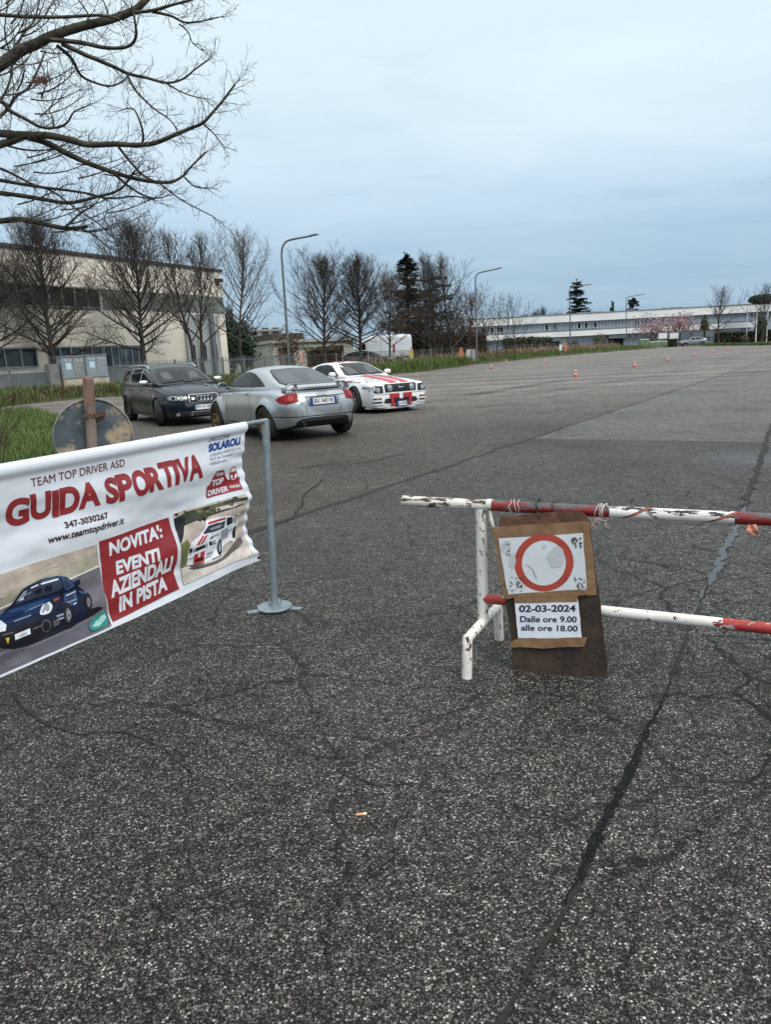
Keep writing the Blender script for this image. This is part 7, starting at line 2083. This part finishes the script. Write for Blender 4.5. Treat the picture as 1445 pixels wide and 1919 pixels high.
def conifer(seed, H, W, layers=16, droop=.25, s=.16, gappy=.2, top=.05, flat=False, start=.08, dens=2.6):
    r = random.Random(seed)
    T, K = MB(), MB()
    T.tube([(0, 0, -.1), (0, 0, H*.5), (0, 0, H*.97)], [.16, .10, .02], 8)
    for i in range(layers):
        u = start + (1-start)*(i+r.uniform(-.45, .45))/layers
        z = H*u
        Lb = W*((1-u)**(.8 if not flat else .45) + top)*r.uniform(.75, 1.15)
        nb = 7 if not flat else 6
        for j in range(nb):
            if r.random() < gappy*.6: continue
            az = 6.283*j/nb + r.uniform(-.4, .4)
            L_ = Lb*r.uniform(.6, 1.15)
            d = Vector((math.cos(az), math.sin(az), .12 if flat else .25))
            p = Vector((0, 0, z + r.uniform(-.5, .5)*H/layers)); pts = [p]
            for q in range(6):
                d = (d + Vector((0, 0, -droop*.18 if q < 4 else droop*.16))).normalized()
                pts.append(pts[-1] + d*L_/6)
            K.tube(pts, [.03, .025, .02, .015, .012, .01, .006], 4, cap=False)
            n = int(dens*14*L_/ (s*6)) + 10
            for e in range(n):
                t = r.random()**.7
                c, tan = at_t(pts, min(.99, t))
                wd = L_*.22*(1-t*.6)
                sd = tan.cross(Vector((0, 0, 1))).normalized()
                c = c + sd*r.uniform(-wd, wd) + Vector((0, 0, r.uniform(-.34, .08)*(1 if not flat else .5)))
                nn = Vector((r.gauss(0, .35), r.gauss(0, .35), 1)).normalized()
                leaf(K, c, nn, s*r.uniform(.7, 1.4), r, .45)
    for e in range(20): leaf(K, Vector((r.gauss(0, .06), r.gauss(0, .06), H*(1-.10*r.random()))), Vector((r.gauss(0, 1), r.gauss(0, 1), .2)).normalized(), s*.8, r)
    return T, K
def leafy(seed, H, W, n, s, base=.05, cone=0.0, lump=.5, trunk=.08, branches=0):
    """crown of many small leaves filling a lumpy volume"""
    r = random.Random(seed)
    T, K = MB(), MB()
    T.tube([(0, 0, -.1), (0, 0, H*.3), (0, 0, H*.75)], [trunk, trunk*.8, trunk*.3], 7)
    for b in range(branches):
        az = b*2.4; z0 = H*r.uniform(.1, .3)
        T.tube([(0, 0, z0), (math.cos(az)*W*.35, math.sin(az)*W*.35, z0+H*.25), (math.cos(az)*W*.7, math.sin(az)*W*.7, z0+H*.5)], [trunk*.6, trunk*.4, trunk*.15], 5)
    k = 0
    while k < n:
        v = Vector((r.gauss(0, 1), r.gauss(0, 1), r.gauss(0, 1))).normalized()
        rr = r.random()**.4
        f = 1 + lump*mnoise.noise(v*1.7 + Vector((seed, 0, 0))) + lump*.6*mnoise.noise(v*4.1 + Vector((0, seed, 0)))
        zc = (base + 1)/2
        hz = (v.z*rr*f)
        q = v*rr*f
        wz = 1 - cone*max(0, (q.z+1)/2)
        p = Vector((q.x*W*wz, q.y*W*wz, H*(zc + q.z*(1-base)/2)))
        k += 1
        if mnoise.noise(p*(1.3/max(.4, W*.35)) + Vector((seed*3, 1, 2))) < -.22: continue
        if p.z < .05: continue
        leaf(K, p, (v + Vector((r.gauss(0, .5), r.gauss(0, .5), r.gauss(0, .5)))).normalized(), s*r.uniform(.6, 1.3), r, .55)
    return T, K
def evergreens():
    tK = conifer(5, 11.5, 2.3, 26, .35, .16)
    _, d = tree_at('spruce_tree', 'dark narrow spruce among the bare trees in the middle', tK, 11.5, 2.3, 769, 685, 471, 74, 80, 0, mats=(None, M_needle), cat='conifer')
    tree_at('cedar_tree', 'dark flat-topped cedar behind the tall bare trees in the middle', conifer(8, 9.5, 2.4, 8, .12, .22, .45, .5, True, .35), 9.5, 2.4, 815, 685, 512, 42, 90, .4, mats=(None, M_needle), cat='conifer')
    tree_at('cedar_tree', 'dark ragged conifer rising behind the white building', conifer(9, 16, 4.0, 21, .30, .30, .4, .12, False, .2), 16, 4.0, 1081, 640, 523, 42, 172, .9, zg=0, mats=(None, M_needle), cat='conifer')
    tree_at('evergreen_tree', 'small dark treetop over the roof between the two far street lamps', leafy(12, 9, 1.6, 1500, .28, .4, .6), 9, 1.6, 1147, 640, 568, 9, 176, 0, zg=0, mats=(None, M_needle))
    tree_at('cedar_tree', 'dark treetop behind the farthest street lamp', conifer(13, 12, 3.4, 12, .2, .34, .2, .3, False, .4), 12, 3.4, 1185, 640, 558, 22, 176, 0, zg=0, mats=(None, M_needle), cat='conifer')
    tree_at('cypress_tree', 'dark evergreen pressed against the right corner of the cream building', leafy(15, 6, 1.1, 3800, .15, .0, .2, .35), 6, 1.1, 437, 690, 572, 20, 64, 0, mats=(None, M_needle))
    tree_at('evergreen_tree', 'dark bushy evergreen behind the sparse bare tree', leafy(16, 5.5, 1.3, 3800, .15, .0, .2, .5), 5.5, 1.3, 462, 690, 590, 24, 66, 1, mats=(None, M_needle))
    tree_at('conical_evergreen', 'olive green cone-shaped evergreen right of the pink blossom trees', leafy(17, 5.2, 1.5, 2600, .18, .0, .75, .3), 5.2, 1.5, 1320, 648, 588, 15, 137, 0, zg=0, mats=(None, M_needle2))
    tree_at('stone_pine', 'dark umbrella-shaped pine crown at the right edge', leafy(18, 9, 3.0, 2600, .30, .80, 0, .25, .14), 9, 3.0, 1428, 645, 551, 26, 137, 0, zg=0, mats=(None, M_needle))
    tree_at('evergreen_tree', 'dark evergreen behind the flagpoles at the far right', leafy(19, 6, 2.0, 2600, .22, .0, .5, .4), 6, 2.0, 1424, 648, 588, 15, 134, 0, zg=0, mats=(None, M_hedge))
    tree_at('brown_leaved_tree', 'tree still full of brown leaves behind the middle street lamp', leafy(20, 8, 2.2, 1500, .15, .05, .2, .5, .14, 6), 8, 2.2, 868, 685, 568, 34, 88, 0, mats=(None, M_brownleaf))
    tree_at('brown_leaved_tree', 'low brown-leaved tree between the nearest street lamp and the shed', leafy(21, 5, 2.2, 1700, .13, .05, .2, .6, .1, 6), 5, 2.2, 545, 690, 612, 40, 76, 0, mats=(None, M_brownleaf))
    G = 'pink blossom trees'
    tree_at('blossom_tree', 'pink blossom tree, wider left one of the two before the white building', leafy(24, 6, 3.1, 1900, .15, .22, .1, .8, .10, 9), 6, 3.1, 1223, 648, 588, 40, 137, 0, zg=0, mats=(M_twig, M_pink), group=G)
    tree_at('blossom_tree', 'pink blossom tree, taller right one of the two before the white building', leafy(25, 6, 3.0, 2100, .15, .18, .35, .8, .10, 9), 6, 3.0, 1274, 648, 581, 35, 138, 0, zg=0, mats=(M_twig, M_pink), group=G)
    # clipped hedges and bushes
    def hedge(label, x0, x1, yt, Y0, Y1, s=.2, n=3200, depth=1.2, mat=M_hedge, seed=1, name='hedge'):
        a, b = atY(x0, 660, Y0), atY(x1, 660, Y1)
        zt = atY((x0+x1)/2, yt, (Y0+Y1)/2).z
        t = thing(name, label, 'hedge', ((a.x+b.x)/2, (a.y+b.y)/2, 0))
        r = random.Random(seed)
        D = Vector((b.x-a.x, b.y-a.y, 0)); L_ = D.length; D.normalize(); Nn = Vector((D.y, -D.x, 0))
        mb = MB(); core = MB()
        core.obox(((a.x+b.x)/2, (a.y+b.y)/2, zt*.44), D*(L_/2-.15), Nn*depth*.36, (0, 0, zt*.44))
        for k in range(n):
            u = r.random(); f = r.choice((0, 0, 0, 1, 1, 2))
            top = zt*(1 + .12*mnoise.noise(Vector((u*L_*.5, seed, 0))) + .06*mnoise.noise(Vector((u*L_*2, seed, 5))))
            if f < 2: p = a + D*L_*u + Nn*(depth/2*(1 if f == 0 else -1))*r.uniform(.75, 1.1); p.z = r.uniform(.02, top)
            else: p = a + D*L_*u + Nn*r.uniform(-.5, .5)*depth; p.z = top*r.uniform(.9, 1.03)
            leaf(mb, Vector((p.x, p.y, p.z)), Vector((r.gauss(0, 1), r.gauss(0, 1), r.gauss(.3, 1))).normalized(), s*r.uniform(.6, 1.3), r, .6)
        mb.build('foliage', mat, t, world=True, smooth=None)
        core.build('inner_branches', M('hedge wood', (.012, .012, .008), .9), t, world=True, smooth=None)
    hedge('tangled brown undergrowth below the bare trees left of the middle street lamp', 778, 905, 624, 78, 82, .09, 6500, 2.6, mat=M_brownleaf, seed=2, name='undergrowth')
    hedge('brown undergrowth behind the fence left of the white van', 575, 640, 650, 70, 71, .07, 3200, 1.8, mat=M_brownleaf, seed=6, name='undergrowth')
    hedge('dark hedge behind the dry reeds in front of the white building', 955, 1022, 634, 98, 112, .16, 4200, 2.2, seed=3)
    hedge('dark hedge between the green bins and the silver grey car', 1246, 1266, 637, 127, 127, .18, 1600, 1.5, seed=4)
    hedge('long dark hedge behind the flagpoles at the far right', 1338, 1460, 622, 139, 136, .22, 4200, 1.6, seed=5)
    for x, yt, hw, Y, l, m_ in ((1124, 624, 16, 122, 'rounded clipped bush before the white building right of the conifer lamp', M_needle2), (1076, 637, 13, 118, 'low dark bush at the foot of the conifer lamp', M_hedge), (1395, 628, 9, 133, 'olive bush by the left flagpole', M_needle2)):
        b = atY(x, 650, Y); H = atY(x, yt, Y).z; W = hw*Y/1386
        t = thing('bush', l, 'bush', (b.x, b.y, 0), 0, 'bushes by the white building')
        T, K = leafy(int(x), H, W, 1700, .14, -.3, .0, .15, .06)
        T.build('stem', M_bark, t); K.build('foliage', m_, t, smooth=None)
evergreens()

# ---------------------------------------------------------------- twiggy shrub on the left verge
def shrub():
    b = Vector((-5.6, 9.6, .05))
    t = thing('twiggy_shrub', 'leafless brown twiggy shrub on the grass at the left edge', 'shrub', b)
    r = random.Random(8)
    mb = MB()
    for k in range(46):
        p0 = Vector((r.uniform(-.55, .35), r.uniform(-.5, .5), 0))
        az = r.uniform(-.9, .9) if k < 26 else r.uniform(0, 6.28)
        ln = r.uniform(.7, 1.55)
        d = Vector((math.cos(az)*r.uniform(.15, .75), math.sin(az)*.4, 1))
        pts = curve_branch(p0, d, ln, -.02, .07, 7, r)
        mb.tube(pts, [.008, .0075, .007, .006, .005, .0042, .0035, .002], 5, cap=False)
        for e in range(5):
            q, tq = at_t(pts, r.uniform(.25, .95))
            p2 = curve_branch(q, side_dir(tq, R(r.uniform(20, 45)), r), r.uniform(.15, .5), .02, .06, 3, r)
            mb.tube(p2, [.004, .0035, .003, .0018], 4, cap=False)
    mb.build('stems', M('brown shrub twigs', (.060, .034, .024), .8, col2=(.10, .06, .04), nscale=5), t, smooth=None)
shrub()

# ---------------------------------------------------------------- big bare tree overhead on the left
def near_tree():
    r = random.Random(77)
    Y0 = 7.2
    px = Y0/1386
    base = Vector((-7.4, 7.6, 0))
    t = thing('overhanging_tree', 'large bare tree whose mossy limbs reach in at the upper left', 'tree', base)
    M_limb = M('mossy limb bark', (.030, .024, .018), .9, col2=(.075, .068, .038), nscale=9, bump=.5, bscale=45)
    M_tw = M('dark fine twigs', (.028, .022, .020), .85, col2=(.05, .04, .035), nscale=4)
    T, K, F_ = MB(), MB(), MB()
    def smooth(P_, k=5):
        o = []
        for i in range(len(P_)-1):
            p0, p1, p2, p3 = P_[max(i-1, 0)], P_[i], P_[i+1], P_[min(i+2, len(P_)-1)]
            for q in range(k):
                u = q/k
                o.append(.5*((2*p1) + (p2-p0)*u + (2*p0-5*p1+4*p2-p3)*u*u + (3*p1-p0-3*p2+p3)*u**3))
        return o + [P_[-1]]
    tips = []
    def twig(q, d, L_, depth, rr):
        n = 5 if depth == 0 else 3
        pts = curve_branch(q, d, L_, .035, .13, n, r)
        F_.tube(pts, [max(.0011, rr*(1-.72*i/n)) for i in range(n+1)], 3, cap=False)
        if depth < 2:
            m = max(2, int(L_/.055)) if depth == 0 else max(1, int(L_/.07))
            for e in range(m):
                p, tn = at_t(pts, min(.98, .15 + .85*(e+r.random()*.7)/m))
                twig(p, side_dir(tn, R(r.uniform(28, 62)), r, VU*.25), L_*r.uniform(.18, .42)+.025, depth+1, max(.0013, rr*.55))
    def limb(pts, r0, r1, dY=0.0, dz=0.0, dens=1.0, mb=None, tw=1.0):
        P_ = []
        n = len(pts)
        for i, (x, y) in enumerate(pts):
            P_.append(atY(x, y, Y0 + dY + dz*i/(n-1) + .10*mnoise.noise(Vector((i*.9, x*.01, 3)))))
        S = smooth(P_)
        m = len(S)-1
        (mb or K).tube(S, [(r0 + (r1-r0)*(i/m)**.8)*px*(1+.10*mnoise.noise(Vector((i*.8, r0, 1)))) for i in range(m+1)], 8 if r0 > 5 else 5, cap=True)
        L_ = sum((S[i+1]-S[i]).length for i in range(m))
        k = int(L_/.050*dens)
        for e in range(k):
            u = .05 + .95*(e + r.random())/k
            q, tn = at_t(S, min(.99, u))
            rl = (r0+(r1-r0)*u)
            ln = r.uniform(.10, .36)*tw*(1.1-.35*u)
            twig(q, side_dir(tn, R(r.uniform(30, 70)), r, VU*r.uniform(-.1, .5)), ln, 0 if r.random() < .75 else 1, .0034)
        q, tn = at_t(S, .999)
        for e in range(3): twig(q, side_dir(tn, R(r.uniform(5, 35)), r), r.uniform(.12, .3)*tw, 0, .003)
    big = [
        ([(-60, 158), (0, 121), (38, 95), (68, 82), (95, 68), (150, 50), (200, 38), (235, 26), (258, 14), (290, -20)], 11, 5.5, 0, .3),
        ([(-60, 243), (0, 250), (45, 253), (90, 254), (130, 262), (165, 271), (215, 270), (255, 272), (290, 268), (322, 255), (355, 241), (380, 230), (403, 205), (420, 185), (440, 158)], 7.5, 1.6, 0, -.3),
        ([(45, 255), (85, 267), (130, 290), (170, 308), (210, 322), (250, 334), (290, 341), (320, 341), (342, 330), (358, 312), (385, 285)], 6, 1.6, 0, .5),
        ([(-60, 360), (0, 362), (60, 370), (120, 380), (150, 377), (185, 368), (215, 360), (235, 345), (250, 322)], 5, 1.6, .4, -.2),
        ([(-60, 328), (0, 338), (40, 345), (85, 352), (120, 356), (160, 362), (205, 372), (250, 368), (290, 375)], 4, 1.3, .2, .5),
        ([(-60, 415), (0, 414), (35, 411), (70, 417), (100, 424), (125, 428), (150, 427), (162, 424)], 6, 3.2, .5, 0),
        ([(-60, 182), (0, 190), (18, 208), (45, 222), (75, 238), (105, 239), (125, 230), (138, 210), (160, 200)], 4.5, 1.2, -.2, .2)]
    for p, a, b, d, z in big: limb(p, a, b, d, z)
    med = [
        ([(95, 75), (150, 80), (200, 90), (240, 87), (254, 68), (252, 40), (248, 20)], 4.2, 1.6, 0, -.4), ([(115, 82), (160, 103), (210, 124), (240, 138), (275, 146), (312, 155), (342, 148), (365, 130), (390, 112)], 4.2, 1.3, 0, .5),
        ([(-40, 25), (0, 28), (60, 32), (120, 32), (185, 29), (225, 36)], 4, 2.2, .3, -.2), ([(245, 24), (285, 20), (320, 10), (350, 2), (400, -12)], 3.6, 1.5, .2, -.4), ([(285, 22), (320, 30), (345, 42), (375, 40), (410, 32)], 2.8, 1.1, .1, .3),
        ([(105, 85), (132, 108), (150, 140), (175, 154), (205, 161), (228, 153), (243, 138)], 3.2, 1.2, 0, .5), ([(238, 140), (250, 165), (268, 185), (290, 205), (315, 222), (330, 240)], 2.4, 1.0, .1, -.4),
        ([(210, 322), (235, 345), (262, 363), (285, 371), (305, 370)], 3, 1.2, .1, .3), ([(222, 276), (245, 305), (270, 330), (300, 345), (340, 375), (398, 405)], 2.6, 1.0, 0, .4),
        ([(265, 272), (268, 255), (262, 230), (250, 205), (230, 205)], 2.6, .9, -.1, -.2), ([(380, 232), (400, 250), (418, 275)], 1.6, .8, -.2, 0), ([(345, 332), (365, 350), (390, 352)], 2, .8, .3, 0),
        ([(-20, 235), (12, 205), (30, 180), (52, 165), (66, 140), (85, 95)], 4, 1.5, .5, .4), ([(0, 190), (18, 150), (20, 110), (8, 60), (15, 0)], 2.6, 1.2, .8, .3), ([(100, 240), (98, 220), (92, 205), (108, 190)], 1.8, .8, 0, .2),
        ([(-30, 310), (0, 316), (30, 330), (60, 345), (100, 360), (140, 390), (185, 420), (215, 450)], 3, 1.0, .6, .2), ([(120, 428), (150, 400), (175, 385), (185, 372)], 2.4, 1.0, .5, 0), ([(150, 428), (175, 440), (200, 462), (225, 470)], 2, .8, .4, .2),
        ([(30, 85), (45, 60), (62, 40), (70, 15), (75, -10)], 2.4, 1.1, .4, .2), ([(310, 155), (335, 170), (360, 180), (385, 185)], 1.6, .8, .4, .1), ([(-30, 268), (0, 270), (40, 280), (80, 282), (110, 275)], 3, 1.1, .2, .2), ([(335, 45), (352, 60), (360, 80), (375, 92)], 1.5, .7, .3, .2),
        ([(160, 50), (165, 30), (155, 12), (140, -8)], 2.2, 1.1, .3, .2), ([(205, 38), (200, 18), (190, -5)], 2, 1.0, .4, .2)]
    for p, a, b, d, z in med: limb(p, a, b, d, z, 1.0, None, .85)
    # finer tangle close to the left edge, where several limbs overlap
    for k in range(26):
        x, y = r.uniform(-30, 110), r.uniform(-10, 225)
        a = r.uniform(-.6, 1.2)
        pts = [(x + q*22*math.cos(a + q*.1), y - q*16*math.sin(a+q*.15)) for q in range(5)]
        limb(pts, 1.5, .7, r.uniform(-.5, 1.2), r.uniform(-.5, .5), .8, None, .7)
    for k in range(16):
        x, y = r.uniform(-20, 200), r.uniform(290, 440)
        a = r.uniform(-.5, .5)
        limb([(x + q*26*math.cos(a), y - q*10*math.sin(a+q*.2)) for q in range(5)], 1.5, .7, r.uniform(-.3, 1.2), r.uniform(-.5, .5), .8, None, .7)
    # trunk outside the picture, with the limbs' roots reaching to it
    tp = [base + Vector((0, 0, -.1)), base + Vector((.05, 0, 1.6)), base + Vector((.15, .05, 3.4)), base + Vector((.1, 0, 5.5)), base + Vector((.3, .1, 8.0))]
    T.tube(tp, [.30, .24, .21, .15, .07], 14)
    for p, a, b, d, z in big:
        e = atY(p[0][0], p[0][1], Y0+d)
        q, _ = at_t(tp, min(.95, max(.2, (e.z-.3)/8)))
        T.tube([q, q.lerp(e, .5) + Vector((0, 0, -.08)), e], [a*px*1.7, a*px*1.3, a*px], 8)
    trunk = T.build('trunk', M_limb, t, world=True, smooth=70)
    K.build('limbs', M_limb, t, world=True, smooth=70)
    F_.build('crown', M_tw, t, world=True, smooth=None)
    # a clutch of dead winged seeds
    S = MB()
    for k in range(70):
        p = atY(r.gauss(76, 11), 138 + abs(r.gauss(0, 5)), Y0 + r.uniform(-.1, .1))
        h = r.uniform(.03, .085); w = .006; a = r.uniform(0, 3.14)
        c, s_ = math.cos(a)*w, math.sin(a)*w
        S.add([p, p + Vector((c, s_, -h*.5)), p + Vector((0, 0, -h)), p - Vector((c, s_, h*.5))], [(0, 1, 2, 3)])
    S.build('seed_cluster', M('dead seeds', (.075, .032, .02), .9, col2=(.12, .06, .035), nscale=30), t, world=True, smooth=None)
near_tree()
